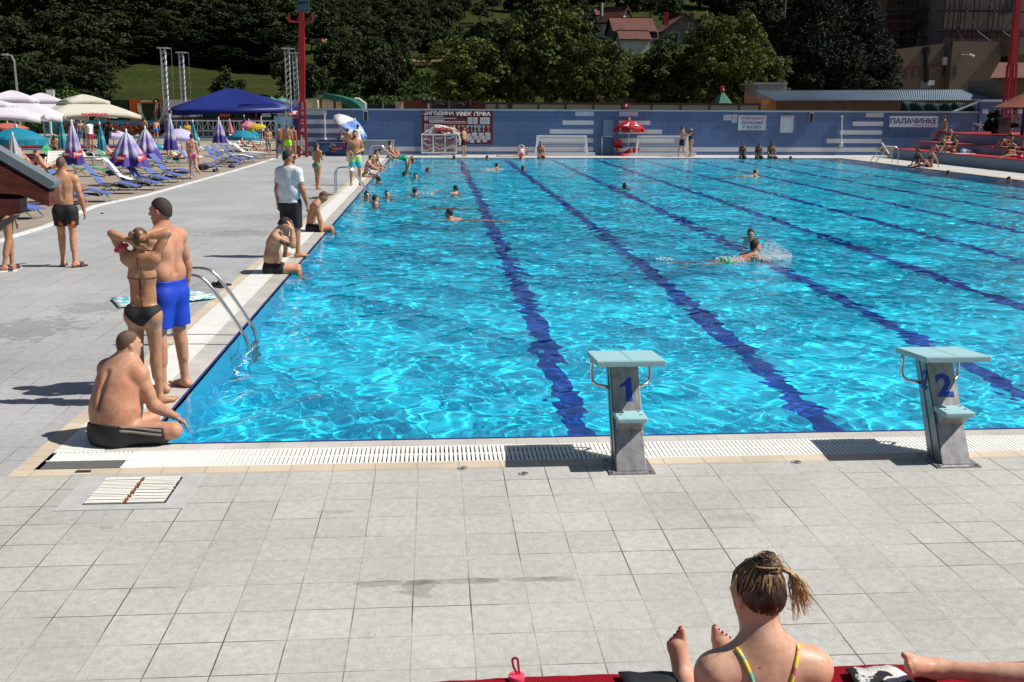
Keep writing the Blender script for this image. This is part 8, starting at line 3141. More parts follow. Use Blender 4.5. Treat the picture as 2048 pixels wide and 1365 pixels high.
def stand(**k):
 d = dict(thL=(-0.06, 0.0, -1), thR=(0.06, 0.0, -1), snL=(-0.03, -0.04, -1), snR=(0.03, -0.04, -1), uaL=(-0.16, 0, -1), uaR=(0.16, 0, -1), faL=(-0.04, 0.2, -1), faR=(0.04, 0.2, -1))
 d.update(k)
 return d
def walk(st=0.35, **k):
 d = dict(thL=(-0.03, st, -1), snL=(-0.02, -0.05 + st * 0.2, -1), thR=(0.03, -st * 0.6, -1), snR=(0.02, -st * 1.4, -1))
 d.update(k)
 return stand(**d)
def edge(**k):
 d = dict(pel=(0, 0, 0.115), sp=(0, -0.02, 1), ch=(0, 0.15, 1), thL=(-0.14, 1, -0.06), thR=(0.14, 1, -0.06), snL=(-0.02, 0.18, -1), snR=(0.02, 0.18, -1), ftL=(-.1, 1, -0.3), ftR=(.1, 1, -0.3), uaL=(-0.2, 0.15, -1), uaR=(0.2, 0.15, -1), faL=(0.1, 0.6, -0.8), faR=(-0.1, 0.6, -0.8))
 d.update(k)
 return d
def knees(**k):
 d = dict(pel=(0, 0, 0.115), sp=(0, -0.35, 1), ch=(0, -0.05, 1), thL=(-0.1, 0.78, 0.62), thR=(0.12, 0.8, 0.55), snL=(0, 0.42, -0.85), snR=(0, 0.5, -0.8), uaL=(-0.25, 0.35, -1), uaR=(0.25, 0.35, -1), faL=(0.25, 0.9, 0.15), faR=(-0.25, 0.9, 0.1))
 d.update(k)
 return d
def recline(z=0.42, **k):
 d = dict(pel=(0, 0, z), sp=(0, -0.72, 0.7), ch=(0, -0.6, 0.8), nk=(0, -0.3, 1), thL=(-0.08, 1, 0.0), thR=(0.1, 0.8, 0.6), snL=(0, 1, -0.06), snR=(0, 0.55, -0.85), uaL=(-0.3, 0.2, -1), uaR=(0.3, 0.2, -1), faL=(0.1, 0.9, -0.2), faR=(-0.1, 0.9, -0.2), ftL=(0, 0.5, 1), ftR=(0, 1, 0.1))
 d.update(k)
 return d
def head(z=-0.63, **k):
 d = dict(pel=(0, 0, z - 0.05), uaL=(-0.6, 0.3, -0.7), uaR=(0.6, 0.3, -0.7), faL=(-0.3, 0.9, 0.1), faR=(0.3, 0.9, 0.1), thL=(-0.1, 0.3, -1), thR=(0.1, 0.1, -1), snL=(0, -0.5, -1), snR=(0, -0.6, -1))
 d.update(k)
 return d
def swim(z=-0.1, **k):
 d = dict(pel=(0, -0.45, z - 0.06), sp=(0, 1, 0.12), ch=(0, 1, 0.28), nk=(0, 0.5, 0.9), fd=(0, 1, 0.1), hu=(0, -0.1, 1), uaL=(-0.6, 0.9, -0.25), uaR=(0.6, 0.9, -0.25), faL=(-0.4, 1, 0.05), faR=(0.4, 1, 0.05), thL=(-0.15, -1, -0.12), thR=(0.15, -1, -0.12), snL=(-0.1, -1, 0.05), snR=(0.1, -1, -0.1), ftL=(0, -1, -0.3), ftR=(0, -1, -0.3))
 d.update(k)
 return d
PINKW = cloth('pink_wear', (0.55, 0.06, 0.16), col2=(0.16, 0.03, 0.12), vs=14, thr=(0.48, 0.56))
GREENW = cloth('green_wear', (0.02, 0.30, 0.19))
BLUEW = cloth('blue_shorts', (0.012, 0.05, 0.46), bump=0.4, bs=14, rough=0.5)
FLOWER = cloth('flowered_shorts', (0.012, 0.012, 0.016), col2=(0.6, 0.12, 0.01), vs=11, thr=(0.5, 0.55))
WHITE_T = cloth('white_shirt', (0.66, 0.67, 0.72), var=0.12, vs=26, bump=0.5, bs=9, stretch=(1, 1, 0.25))
BLACKS = cloth('black_shorts', (0.014, 0.013, 0.014), bump=0.5, bs=10, rough=0.55)
DARKRED = cloth('dark_red_wear', (0.32, 0.02, 0.03))
PLAID = cloth('plaid_shorts', (0.6, 0.6, 0.58), col2=(0.03, 0.03, 0.04), vs=9, thr=(0.45, 0.5))
sh = lambda m, l=0.55, lo=0.015, wz=0.075: ('shorts', m, l, lo, wz)
tr = lambda m: ('shorts', m, 0.3, 0.0, 0.06, 'trunks')
bk = lambda m, sl=0.95: ('brief', m, sl)
bra = lambda m: ('bra', m)
# ------------------------------------------------------------ the nearest people
t, J, K = person('heavy sunburnt man in black striped shorts sitting at the pool corner', (-0.24, 0.06, 0), 30,
     dict(pel=(0, 0, 0.125), sp=(-0.02, 0.2, 1), ch=(0.03, 0.5, 1), nk=(0.05, 0.5, 1), fd=(0.5, 1, -0.08), hu=(0.05, 0.02, 1), thR=(0.86, 0.5, 0.03), snR=(-0.72, -0.35, -0.14), ftR=(-0.5, 0.6, -0.1),
       thL=(0.25, 1, 0.0), snL=(0.1, 0.2, -1), uaR=(0.3, 0.2, -1), faR=(0.12, 0.7, -0.5), hdR=(0.3, 0.5, -0.5), pnR=(-0.3, -0.2, -1), curlR=0.35, uaL=(-0.25, 0.5, -0.95), faL=(0.45, 0.8, -0.3), pnL=(0, 0, -1)),
     1.68, 'm', 'pink', ('buzz', 'buzz'), [('shorts', BLACKS, 0.86, 0.028, 0.03)], 0.009, None, 1.25, True, toes=True)
st_m = cloth('grey_stripe', (0.2, 0.17, 0.15))
from mathutils.bvhtree import BVHTree
def strap(t, body, pts, w, th, mat, name, direction):
 """flat band laid on the body surface along pts, searched along direction"""
 me = body.data
 bv = BVHTree.FromPolygons([v.co for v in me.vertices], [p.vertices[:] for p in me.polygons])
 d = Vector(direction).normalized()
 out = []
 for p in pts:
  h = bv.ray_cast(Vector(p) - d * 0.4, d)
  if h[0] is not None:
   out.append((h[0], h[1]))
 B = MB()
 vs = []
 for i, (p, n) in enumerate(out):
  tg = (out[min(i + 1, len(out) - 1)][0] - out[max(i - 1, 0)][0]).normalized()
  sd = tg.cross(n).normalized()
  vs += [p + sd * w / 2 + n * th * 0.3, p + n * th, p - sd * w / 2 + n * th * 0.3]
 B.add(vs, [(i * 3 + k, i * 3 + k + 1, (i + 1) * 3 + k + 1, (i + 1) * 3 + k) for i in range(len(out) - 1) for k in (0, 1)])
 o = B.build(name, mat, t, True)
 m = o.modifiers.new('thick', 'SOLIDIFY')
 m.thickness = th
 m.offset = 0
 return o
def lerp_pts(a, b, n):
 return [NP(a) + (NP(b) - NP(a)) * i / (n - 1) for i in range(n)]
sh_o = [c for c in t.children if c.name.startswith('shorts')][0]
a, b_ = J['hipR'] + NP([0.02, -0.02, 0.06]), J['hipR'] + (J['knR'] - J['hipR']) * 0.84 + NP([0, 0, 0.0])
for dz in (0.02, -0.012):
 strap(t, sh_o, lerp_pts(a + NP([0, 0, dz]), b_ + NP([0, 0, dz]), 16), 0.02, 0.004, st_m, 'side_stripe', (-0.62, 0.78, -0.05))
t, J, K = person('woman in black bikini with both hands behind her head', (-0.26, 1.22, 0), 4,
     stand(uaL=(-0.55, 0.12, 0.85), faL=(0.93, -0.38, -0.30), hdL=(0.9, -0.1, -0.42), pnL=(0.2, 1, 0.2), curlL=0.2, uaR=(0.5, 0.12, 0.85), faR=(-0.95, -0.40, -0.16), hdR=(-0.85, 0.0, 0.25), pnR=(0, 1, 0.1), curlR=0.6, lift=(0.8, 0.8),
        thL=(-0.03, 0.06, -1), snL=(-0.02, 0.0, -1), thR=(0.02, -0.02, -1), snR=(0.05, -0.06, -1), ftR=(0.75, 0.65, 0), ftL=(-0.2, 1, 0), nk=(0, 0.1, 1), fd=(-0.1, 1, -0.12), sp=(0.03, 0.03, 1), ch=(0, -0.06, 1)),
     1.57, 'f', 'tan', ('wet', 'blond'), [bk(CB, 0.9), ('bra', cloth('brown_strap', (0.10, 0.045, 0.03)), 0.007)], 0.008, None, 0, True, toes=True)
bd = [c for c in t.children if c.name.startswith('body')][0]
cs_ = cloth('brown_cord', (0.20, 0.07, 0.035))
for q in (-1, 1):
 strap(t, bd, lerp_pts(K['chest'] + NP([0.003 * q, 0, -0.02]), K['pel'] + NP([0.012 * q + 0.012, 0, 0.02]), 10), 0.006, 0.004, cs_, 'string_tie', (0, 1, 0))
 strap(t, bd, lerp_pts(K['neck'] + NP([0.008 * q, 0, 0.03]), K['neck'] + NP([0.014 * q + 0.004, 0, -0.09]), 8), 0.007, 0.004, cs_, 'string_tie', (0, 1, 0))
B = MB()
eL = Vector(J['shL']).lerp(Vector(J['elL']), 0.42)
ax = (Vector(J['elL']) - Vector(J['shL'])).normalized()
bx_, by_ = basis(ax)
pts = []
for k in range(41):
 an = 2 * PI * k / 40
 pts.append(eL + (bx_ * math.cos(an) + by_ * math.sin(an)) * (0.052 + 0.006 * math.sin(an * 9)) + ax * 0.01 * math.sin(an * 11))
B.tube(pts, [0.011 + 0.004 * math.sin(k * 2.3) for k in range(41)], 7, cap=False)
so = B.build('scrunchie', M('pink_scrunchie', (0.6, 0.02, 0.12), 0.6, bump=0.8, bs=60), None, True)
so.location = t.location
so.rotation_euler = t.rotation_euler
tag(so, 'bright pink frilled scrunchie worn on the raised arm of the woman', 'scrunchie')
person('man in loose bright blue shorts standing beside the woman in black', (-0.15, 1.67, 0), -58,
    stand(fd=(-0.35, 1, 0.02), uaL=(-0.3, 0.05, -1), faL=(-0.02, 0.24, -1), uaR=(0.3, 0.02, -1), faR=(0.06, 0.2, -1), ftL=(-0.45, 1, 0), ftR=(0.1, 1, 0), thL=(-0.08, 0.05, -1), pnL=(1, 0, 0), pnR=(-1, 0, 0), sp=(0, -0.03, 1), ch=(0, 0.06, 1)),
    1.79, 'm', 'pink', ('short', 'brown'), [('shorts', BLUEW, 0.72, 0.035, 0.09)], 0.009, None, 0.08, True, toes=True)
person('shaven headed man in black flowered shorts and slides, seen from behind', tuple(G(140, 533)), -8,
    walk(0.16, fd=(0.25, 1, 0), uaL=(-0.2, 0.25, -1), faL=(0.35, 0.6, -0.7), uaR=(0.25, 0.02, -1), faR=(0.12, 0.25, -1), pnR=(-1, 0, 0), pnL=(1, 0, 0), ftL=(-0.1, 1, 0), ftR=(0.75, 0.7, 0.05)),
    1.80, 'm', 'mid', ('buzz', 'buzz'), [('shorts', CB, 0.36, 0.03, 0.07), ('shorts', FLOWER, 0.56, 0.027, 0.0, 'shorts_hem'), ('flops', sole_m, sole_m)], 0.012, None, 0, True, hvox=0.006)
person('tanned person in white slides half hidden by the kiosk eave', tuple(G(22, 540)), 40,
    walk(0.22, fd=(0, 1, 0)), 1.66, 'f', 'tan', ('long', 'dark'), [bk(CB), bra(CB), ('flops', white_paint, sole_m)], 0.013)
wt = tuple(G(585, 514))
person('bearded man in white T-shirt and black knee shorts at the pool edge', wt, 28,
    stand(fd=(0.75, 0.7, -0.05), uaL=(-0.22, -0.05, -1), faL=(-0.06, 0.15, -1), uaR=(0.26, 0.05, -1), faR=(0.1, 0.3, -1), ftL=(-0.1, 1, 0), ftR=(0.5, 0.9, 0), pnL=(1, 0, 0), pnR=(-1, 0, 0), sp=(0, -0.06, 1), ch=(0, 0.02, 1)),
    1.87, 'm', 'tan', ('short', 'dark'), [('shorts', cloth('dark_wool_shorts', (0.014, 0.014, 0.016)), 0.98, 0.028, 0.08), ('shirt', WHITE_T, 0.024), ('beard', HR['dark']), ('shades', black)], 0.012, None, 0.3, True, hvox=0.006)
DOTS = cloth('black_green_trunks', (0.012, 0.013, 0.014), col2=(0.28, 0.6, 0.03), vs=4.5, thr=(0.68, 0.7))
t, J, K = person('tattooed man on the pool edge holding his head in both hands', (-0.33, 9.0, 0), 83,
    edge(sp=(0, 0.1, 1), ch=(0, 0.38, 1), nk=(0, 0.75, 0.75), fd=(0, 0.75, -0.65), hu=(0, 0.6, 0.8), uaL=(-0.1, 0.85, -0.35), faL=(0.18, -0.02, 1), hdL=(0.25, -0.25, 0.9), uaR=(0.1, 0.85, -0.4), faR=(-0.18, 0.0, 1), hdR=(-0.2, -0.3, 0.9), pnL=(0.5, -0.8, 0), pnR=(-0.5, -0.8, 0), curlL=0.3, curlR=0.3),
    1.80, 'm', 'mid', ('short', 'dark'), [('shorts', DOTS, 0.5, 0.004, 0.06, 'trunks')], 0.012, None, 0.2, True, hvox=0.006, recv=True)
bd = [c for c in t.children if c.name.startswith('body')][0]
tat = cloth('tattoo_ink', (0.20, 0.115, 0.075), col2=(0.05, 0.045, 0.045), vs=24, thr=(0.42, 0.58))
a, b_ = J['shR'], J['elR']
strap(t, bd, lerp_pts(a + (b_ - a) * 0.25, a + (b_ - a) * 0.85, 8), 0.07, 0.0015, tat, 'arm_tattoo', (-1, 0.0, 0.05))
person('slim man with cropped hair leaning on one arm on the pool edge', (-0.34, 14.95, 0), 82,
    edge(sp=(0, 0.08, 1), ch=(0, 0.5, 1), nk=(0, 0.85, 0.65), fd=(0.1, 0.65, -0.75), hu=(0, 0.7, 0.7), uaR=(0.12, 0.2, -1), faR=(0.0, 0.12, -1), uaL=(-0.1, 0.25, -1), faL=(0.1, 0.3, -1), pnR=(0, -1, 0), pnL=(0, -1, 0), hdR=(0, 0.5, -0.8)),
    1.78, 'm', 'tan', ('buzz', 'buzz'), [('shorts', DOTS, 0.5, 0.004, 0.06, 'trunks')], 0.014, recv=True)
# ------------------------------------------------------------ foreground woman
FX = Vector((3.30, -5.37, BZ))
t, J, K = person('woman with blonde streaked bun and patterned halter straps sitting in front', FX, -2,
     dict(pel=(0, 0, 0.085), sp=(0, -0.2, 1), ch=(0, 0.06, 1), nk=(-0.05, 0.42, 1), fd=(-0.3, 0.85, -0.5), hu=(-0.05, 0.45, 1), thL=(0.09, 1, 0.12), snL=(0.13, 1, -0.2), thR=(0.12, 1, 0.12), snR=(0.08, 1, -0.2), ftL=(-0.22, 0.12, 1), ftR=(0.0, 0.14, 1),
       uaL=(-0.35, 0.2, -1), faL=(0.8, 0.5, 0.1), uaR=(0.32, 0.3, -1), faR=(-0.5, 0.8, 0.1), hairline=-0.004),
     1.66, 'f', 'peach', None, [('shorts', CB, 0.2, 0.0, 0.03, 'bikini_bottom')], 0.0065, None, 0.1, True, toes=True, nails=red_paint)
s = 1.66 / 1.78
bd = [c for c in t.children if c.name.startswith('body')][0]
hc = K['hc']
hu, fd = nrm((-0.05, 0.45, 1)), NP((-0.3, 0.85, -0.5))
hu = nrm(nrm(0.5 * nrm((-0.05, 0.45, 1)) + 0) if False else hu)
fd = nrm(fd - hu * (fd @ hu))
hr = np.cross(fd, hu)
he = lambda x, y, z: hc + (hr * x + fd * y + hu * z) * s
hR = np.stack([hr, fd, hu])
Hs = Sdf().ell(he(0, -0.012, 0.02), NP([0.0725, 0.094, 0.0975]) * s, hR).ell(he(0, -0.055, -0.01), NP([0.054, 0.044, 0.05]) * s, hR, k=0.04)
dcl = nrm(hu * 0.62 - fd * 0.78)
v, q = Hs.mesh(0.005, lambda x, y, z: np.maximum(-0.002 - ((x - hc[0]) * dcl[0] + (y - hc[1]) * dcl[1] + (z - hc[2]) * dcl[2]), (-0.07 + 0.35 * np.abs((x - hc[0]) * hr[0] + (y - hc[1]) * hr[1] + (z - hc[2]) * hr[2]) / s + 0.004 * np.sin(x * 400)) * s - ((x - hc[0]) * hu[0] + (y - hc[1]) * hu[1] + (z - hc[2]) * hu[2])))
bc_ = he(0.006, -0.066, 0.088)
ba_ = nrm(hu * 0.85 - fd * 0.5)
b1_ = hr
b2_ = np.cross(ba_, b1_)
bun = Sdf().ell(bc_, NP([0.036, 0.036, 0.03]) * s, np.stack([b1_, b2_, ba_]), k=0.01)
for k0, (rr_, hh_, th_) in enumerate(((0.029, 0.0, 0.0165), (0.023, 0.018, 0.015), (0.010, 0.028, 0.013))):
 for i in range(10):
  a0, a1 = i * 0.63 + k0, (i + 1) * 0.63 + k0
  j0, j1 = 1 + 0.16 * math.sin(a0 * 2 + k0), 1 + 0.16 * math.sin(a1 * 2 + k0)
  bun.cone(bc_ + (b1_ * math.cos(a0) + b2_ * math.sin(a0)) * rr_ * j0 * s + ba_ * hh_ * s, bc_ + (b1_ * math.cos(a1) + b2_ * math.sin(a1)) * rr_ * j1 * s + ba_ * hh_ * s, th_ * s, th_ * s * 0.95, 0.004)
bun.cone(he(-0.045, -0.01, 0.088), he(-0.03, -0.045, 0.098), 0.014 * s, 0.016 * s, 0.012)
v2, q2 = bun.mesh(0.0045)
hm = M('bun_hair', (0.024, 0.012, 0.007), 0.45, col2=(0.085, 0.045, 0.022), vs=30, thr=(0.45, 0.74), stretch=(1, 1, 0.1), bump=0.7, bs=70)
ho = npmesh('hair', np.concatenate([v, v2]), np.concatenate([q, q2 + len(v)]), hm, t)
blond = M('blond_strand', (0.60, 0.41, 0.19), 0.4, var=0.25, vs=60)
strm = bpy.data.materials.new('hair_strand')
strm.use_nodes = True
nt = strm.node_tree
g_ = nt.nodes.new('ShaderNodeNewGeometry')
r_ = nt.nodes.new('ShaderNodeValToRGB')
for i, (q, c) in enumerate(((0.0, (0.028, 0.014, 0.008)), (0.45, (0.09, 0.045, 0.02)), (0.75, (0.2, 0.11, 0.05)), (1.0, (0.5, 0.33, 0.15)))):
 e = r_.color_ramp.elements[0] if i == 0 else (r_.color_ramp.elements[-1] if i == 3 else r_.color_ramp.elements.new(q))
 e.position, e.color = q, (*c, 1)
nt.links.new(g_.outputs['Random Per Island'], r_.inputs[0])
nt.links.new(r_.outputs[0], nt.nodes['Principled BSDF'].inputs['Base Color'])
nt.nodes['Principled BSDF'].inputs['Roughness'].default_value = 0.42
rr = random.Random(12)
B = MB()
hd_ = NP([0.0735, 0.0955, 0.0985])
end = NP([0.004, -0.058, 0.086])
for i in range(620):
 ph = rr.uniform(-2.35, 2.35)
 lo_ = -0.82 + 0.6 * rr.random() ** 1.5 if abs(ph) < 1.35 else rr.uniform(-0.45, 0.5)
 d0 = nrm((math.sin(ph) * math.cos(lo_), -math.cos(ph) * math.cos(lo_), math.sin(lo_)))
 e0 = nrm((end + NP([0, 0.012, -0.02])) / hd_ + NP([rr.uniform(-.18, .18), rr.uniform(-.12, .12), rr.uniform(-.1, .1)]))
 up_s = rr.uniform(1.0, 1.045)
 pts = []
 for k in range(8):
  f = k / 7
  d = nrm(d0 * (1 - f) + e0 * f)
  q = d * hd_ * (up_s + 0.02 * math.sin(f * 6 + i))
  pts.append(he(q[0], q[1] - 0.012, q[2] + 0.02))
 w = rr.uniform(0.0011, 0.0024)
 B.tube(pts, [w * 0.5] + [w] * 6 + [w * 0.6], 4)
for i in range(120):
 a0 = rr.uniform(0, 6.28)
 ring, hh = rr.choice(((0.043, 0.0), (0.036, 0.02), (0.023, 0.035), (0.044, 0.01), (0.030, 0.03)))
 pts = []
 for k in range(7):
  a = a0 + k * 0.28
  rj = ring * (1 + 0.1 * math.sin(a * 2 + i)) + rr.uniform(-0.002, 0.003)
  pts.append(bc_ + (b1_ * math.cos(a) + b2_ * math.sin(a)) * rj * s + ba_ * (hh + 0.006 * math.sin(a * 1.5 + i)) * s)
 B.tube(pts, [0.0008] + [0.0016] * 5 + [0.0006], 4)
for i in range(5):
 u = rr.random()
 B.tube([he(0.02 + 0.02 * u, -0.085, 0.085 + rr.uniform(-.01, .01)), he(0.05 + 0.02 * u, -0.105 - 0.01 * rr.random(), 0.06), he(0.075 + 0.035 * rr.random(), -0.105 + rr.uniform(-.02, .02), 0.02 + rr.uniform(-.02, .02)), he(0.085 + 0.04 * rr.random(), -0.1 + rr.uniform(-.03, .02), -0.03 - 0.03 * rr.random())], [0.0018, 0.0018, 0.0014, 0.0004], 4)
for i in range(60):
 a, z = rr.uniform(-1.9, 1.9), rr.uniform(-0.05, 0.12)
 d = NP([math.sin(a), -math.cos(a), 0.3])
 p = NP([math.sin(a) * 0.08, -math.cos(a) * 0.1, z])
 B.tube([he(*p), he(*(p + d * 0.012 + NP([0, 0, -0.01]))), he(*(p + d * rr.uniform(0.015, 0.03) + NP([rr.uniform(-.02, .02), 0, rr.uniform(-0.04, 0.02)])))], [0.0007, 0.0006, 0.0002], 3)
B.build('strands', strm, ho, True)
B = MB()
for i in range(85):
 u = rr.random()
 B.tube([he(0.03 + 0.02 * u, -0.08, 0.085 + rr.uniform(-.01, .01)), he(0.066 + 0.02 * u, -0.09 - 0.02 * rr.random(), 0.055), he(0.075 + 0.05 * u, -0.085 + rr.uniform(-.025, .025), 0.012 + rr.uniform(-.015, .015)), he(0.08 + 0.085 * u, -0.07 + rr.uniform(-.03, .03), -0.055 + 0.035 * u - 0.045 * rr.random())], [0.0019, 0.0019, 0.0014, 0.0004], 4)
B.build('blond_lock', blond, ho, True)
B = MB()
for i in range(9):
 B.tube([he(-0.072, -0.01, 0.07), he(-0.084 - 0.003 * rr.random(), -0.012 + 0.004 * i, 0.03), he(-0.082, -0.004 + 0.002 * i, -0.03 - 0.012 * rr.random())], [0.0018, 0.0018, 0.0005], 4)
B.build('blond_lock', blond, ho, True)
strap_p = M('patterned_strap', (0.7, 0.62, 0.06), 0.6, col2=(0.55, 0.10, 0.16), vs=26, thr=(0.5, 0.6))
strap_g = M('patterned_strap_green', (0.62, 0.5, 0.06), 0.6, col2=(0.10, 0.42, 0.34), vs=24, thr=(0.45, 0.55))
for q_, mt in ((-1, strap_g), (1, strap_p)):
 top_ = K['neck'] + NP([0.082 * q_, 0.02, 0.0])
 pts = lerp_pts(K['neck'] + NP([0.094 * q_, 0.02, 0.0]), K['chest'] + NP([0.022 * q_, 0, -0.08]), 18)
 strap(t, bd, pts, 0.011, 0.005, mt, 'halter_strap', (0, 1, -0.9))
person('person lying at the right edge with one bare foot on the carpet', tuple(G(1880, 1345, BZ) + Vector((0.37, -0.2, 0))), -62,
    dict(pel=(0.0, -0.4, 0.1), sp=(0.1, -1, 0.08), thL=(-0.06, 1, 0.06), snL=(-0.05, 1, -0.1), thR=(-0.1, 0.3, 0.9), snR=(-0.05, -0.1, -1), ftL=(-0.75, 0.5, 0.4), ftR=(0.6, 0.6, 0.6)), 1.66, 'f', 'peach', None, [], 0.006, toes=True)
# ------------------------------------------------------------ people on the left paving and far side
def at(px, py, y=None, z=0.0):
 if y is None:
  return tuple(G(px, py, z))
 p = V(px, py, y)
 return (p.x, y, z)
L = []
A_ = lambda *a, **k: L.append((a, k))
A_('girl with long brown hair in a green bikini bottom, hands at her chest', at(636, 379), 30, walk(0.18, uaL=(-0.15, 0.2, -1), faL=(0.35, 0.8, 0.5), uaR=(0.2, 0.15, -1), faR=(-0.3, 0.9, 0.5), fd=(0.3, 1, -0.1)), 1.5, 'f', 'tan', ('long', 'brown'), [bk(GREENW), bra(cloth('coral', (0.5, 0.1, 0.08)))], 0.016)
A_('bearded man in lime and turquoise swim shorts facing the camera', at(712, 371), 160, stand(fd=(0.35, 1, -0.05), uaL=(-0.35, 0.0, -1), faL=(0.75, 0.5, -0.25), uaR=(0.2, -0.1, -1), faR=(-0.5, 0.6, -0.5), thL=(-0.1, 0.05, -1), thR=(0.12, -0.05, -1)), 1.86, 'm', 'tan', ('short', 'dark'), [('shorts', M('two_tone_shorts', (0.04, 0.48, 0.52), 0.7), 0.72, 0.03, 0.08), ('beard', HR['dark'])], 0.016)
A_('boy in navy shorts standing at the counter with his back turned', at(697, 324, 46), 20, walk(0.2, fd=(0.3, 1, 0)), 1.62, 'm', 'mid', ('short', 'dark'), [sh(cloth('royal', (0.012, 0.025, 0.2)), 0.65)])
A_('person in white shirt waiting under the tilted umbrella', at(717, 310, 51.5), -20, stand(), 1.72, 'f', 'tan', ('bun', 'dark'), [('shirt', cloth('plain_white', (0.7, 0.7, 0.7)), 0.02), sh(CB, 0.7)])
A_('vendor with sunglasses seated behind the ice cream counter', at(683, 300, 53.85, 0.42), 180, edge(snL=(0, 0.1, -1), snR=(0, 0.1, -1)), 1.62, 'f', 'mid', ('short', 'dark'), [('shirt', cloth('vendor_shirt', (0.6, 0.6, 0.65), col2=(0.02, 0.04, 0.3), vs=5, thr=(0.5, 0.52)), 0.02), ('shades', black)])
A_('woman in a red bikini walking away past the blue loungers', at(388, 358), -12, walk(0.4, fd=(-0.2, 1, -0.2), snR=(0.35, -0.85, -0.55), uaL=(-0.12, 0.2, -1), faL=(0.1, 0.5, -0.8)), 1.68, 'f', 'pale', ('short', 'dark'), [bk(PINKW), bra(cloth('redtop', (0.5, 0.04, 0.06)))], 0.016)
A_('boy in black and white patterned shorts by the white loungers', at(538, 311), 160, walk(0.12, uaR=(0.2, 0.1, -1), faR=(-0.6, 0.6, -0.2), uaL=(-0.2, 0.1, -1), faL=(0.6, 0.6, -0.2)), 1.5, 'm', 'mid', ('short', 'dark'), [sh(PLAID, 0.75)])
A_('man in navy trunks walking in front of the cloud banner', at(562, 317), -60, walk(0.35, fd=(0.3, 1, -0.2)), 1.8, 'm', 'dark', ('short', 'dark'), [tr(NAVY)])
A_('broad bald man in neon yellow green shorts seen from behind', at(577, 323), 8, walk(0.12), 1.82, 'm', 'tan', ('buzz', 'buzz'), [sh(cloth('neon', (0.32, 0.75, 0.02)), 0.42, 0.02)], fat=0.2)
A_('person standing just beyond the neon shorts man', at(588, 318), 30, stand(), 1.72, 'f', 'tan', ('short', 'brown'), [bk(CB), bra(CB)])
A_('boy in black shorts with hands clasped by the rope trolley', at(928, 313), 120, stand(uaL=(-0.1, 0.2, -1), faL=(0.4, 0.6, -0.7), uaR=(0.1, 0.2, -1), faR=(-0.4, 0.6, -0.7), fd=(0.4, 1, -0.1)), 1.6, 'm', 'mid', ('short', 'dark'), [sh(CB, 0.55)])
A_('child in pink bottoms leaning over beside the red chair', at(1223, 309), 185, stand(sp=(0, 0.3, 1), ch=(0, 0.8, 0.7), nk=(0, 1, 0.3), fd=(0, 0.5, -0.9), hu=(0, 0.9, 0.4), uaL=(-0.8, 0.3, -0.5), faL=(0.7, 0.5, -0.3), uaR=(0.8, 0.3, -0.5), faR=(-0.7, 0.5, -0.3), thL=(-0.14, 0.1, -1), thR=(0.14, 0.1, -1)), 1.5, 'm', 'dark', ('short', 'dark'), [tr(cloth('pale_pink', (0.7, 0.28, 0.42)))])
A_('boy in black shorts holding hands with the girl by the right goal', at(1363, 313), 80, walk(-0.25, uaL=(-0.2, 0.7, -0.7), faL=(0.1, 0.9, 0.4), uaR=(0.1, 0.6, -0.8), faR=(-0.1, 0.9, 0.35)), 1.66, 'm', 'pale', ('short', 'dark'), [sh(CB, 0.6)])
A_('girl with ponytail in a black swimsuit facing the boy by the goal', at(1380, 314), -100, stand(uaL=(-0.1, 0.5, -0.8), faL=(0.2, 0.9, 0.3), uaR=(0.1, 0.5, -0.8), faR=(-0.2, 0.9, 0.3), nk=(0, 0.25, 1)), 1.76, 'f', 'mid', ('bun', 'dark'), [bk(CB), ('shirt', CB, 0.006, 0)])
A_('blonde woman in a red bikini sitting on the far pool edge before the goal', at(1081, 314, 50.15), 170, edge(), 1.66, 'f', 'tan', ('long', 'blond'), [bk(DARKRED), bra(DARKRED)])
A_('woman in a black bikini, leftmost of three on the far pool edge', at(1484, 315, 50.15), 185, edge(), 1.64, 'f', 'dark', ('short', 'dark'), [bk(CB), bra(CB)])
A_('woman in a black bikini, middle of three on the far pool edge', at(1516, 315, 50.15), 178, edge(), 1.66, 'f', 'dark', ('short', 'dark'), [bk(CB), bra(CB)])
A_('man in green trunks, rightmost of three on the far pool edge', at(1541, 315, 50.15), 165, edge(), 1.72, 'm', 'dark', ('short', 'dark'), [tr(GREENW)])
A_('dark haired woman in a black bikini sitting at the far left corner', at(779, 317, 49.6), 75, edge(fd=(-0.2, 1, 0)), 1.66, 'f', 'mid', ('long', 'dark'), [bk(CB), bra(CB)])
A_('second person sitting close behind the woman at the far left corner', at(783, 316, 50.6), 110, knees(), 1.72, 'm', 'mid', ('short', 'dark'), [tr(CB)])
A_('woman with wet hair hugging her knees on the edge behind the ladder', (-0.3, 38.6, 0), 100, edge(ch=(0, 0.4, 1), nk=(0, 0.5, 0.8)), 1.68, 'f', 'mid', ('long', 'brown'), [bk(CB), bra(CB)])
A_('dark haired woman leaning forward on the edge beside her friend', (-0.28, 40.2, 0), 85, edge(ch=(0, 0.5, 1), nk=(0, 0.7, 0.7)), 1.68, 'f', 'tan', ('long', 'dark'), [bk(NAVY), bra(NAVY)])
A_('pale woman on the left edge stretching her arm over the water', (-0.3, 33.4, 0), 75, edge(sp=(0, 0.1, 1), ch=(0, 0.45, 1), uaR=(0.2, 0.7, -0.6), faR=(0.1, 0.9, -0.4), nk=(0, 0.6, 0.8)), 1.66, 'f', 'pale', ('short', 'dark'), [bk(CB), bra(cloth('violet', (0.1, 0.04, 0.2)))])
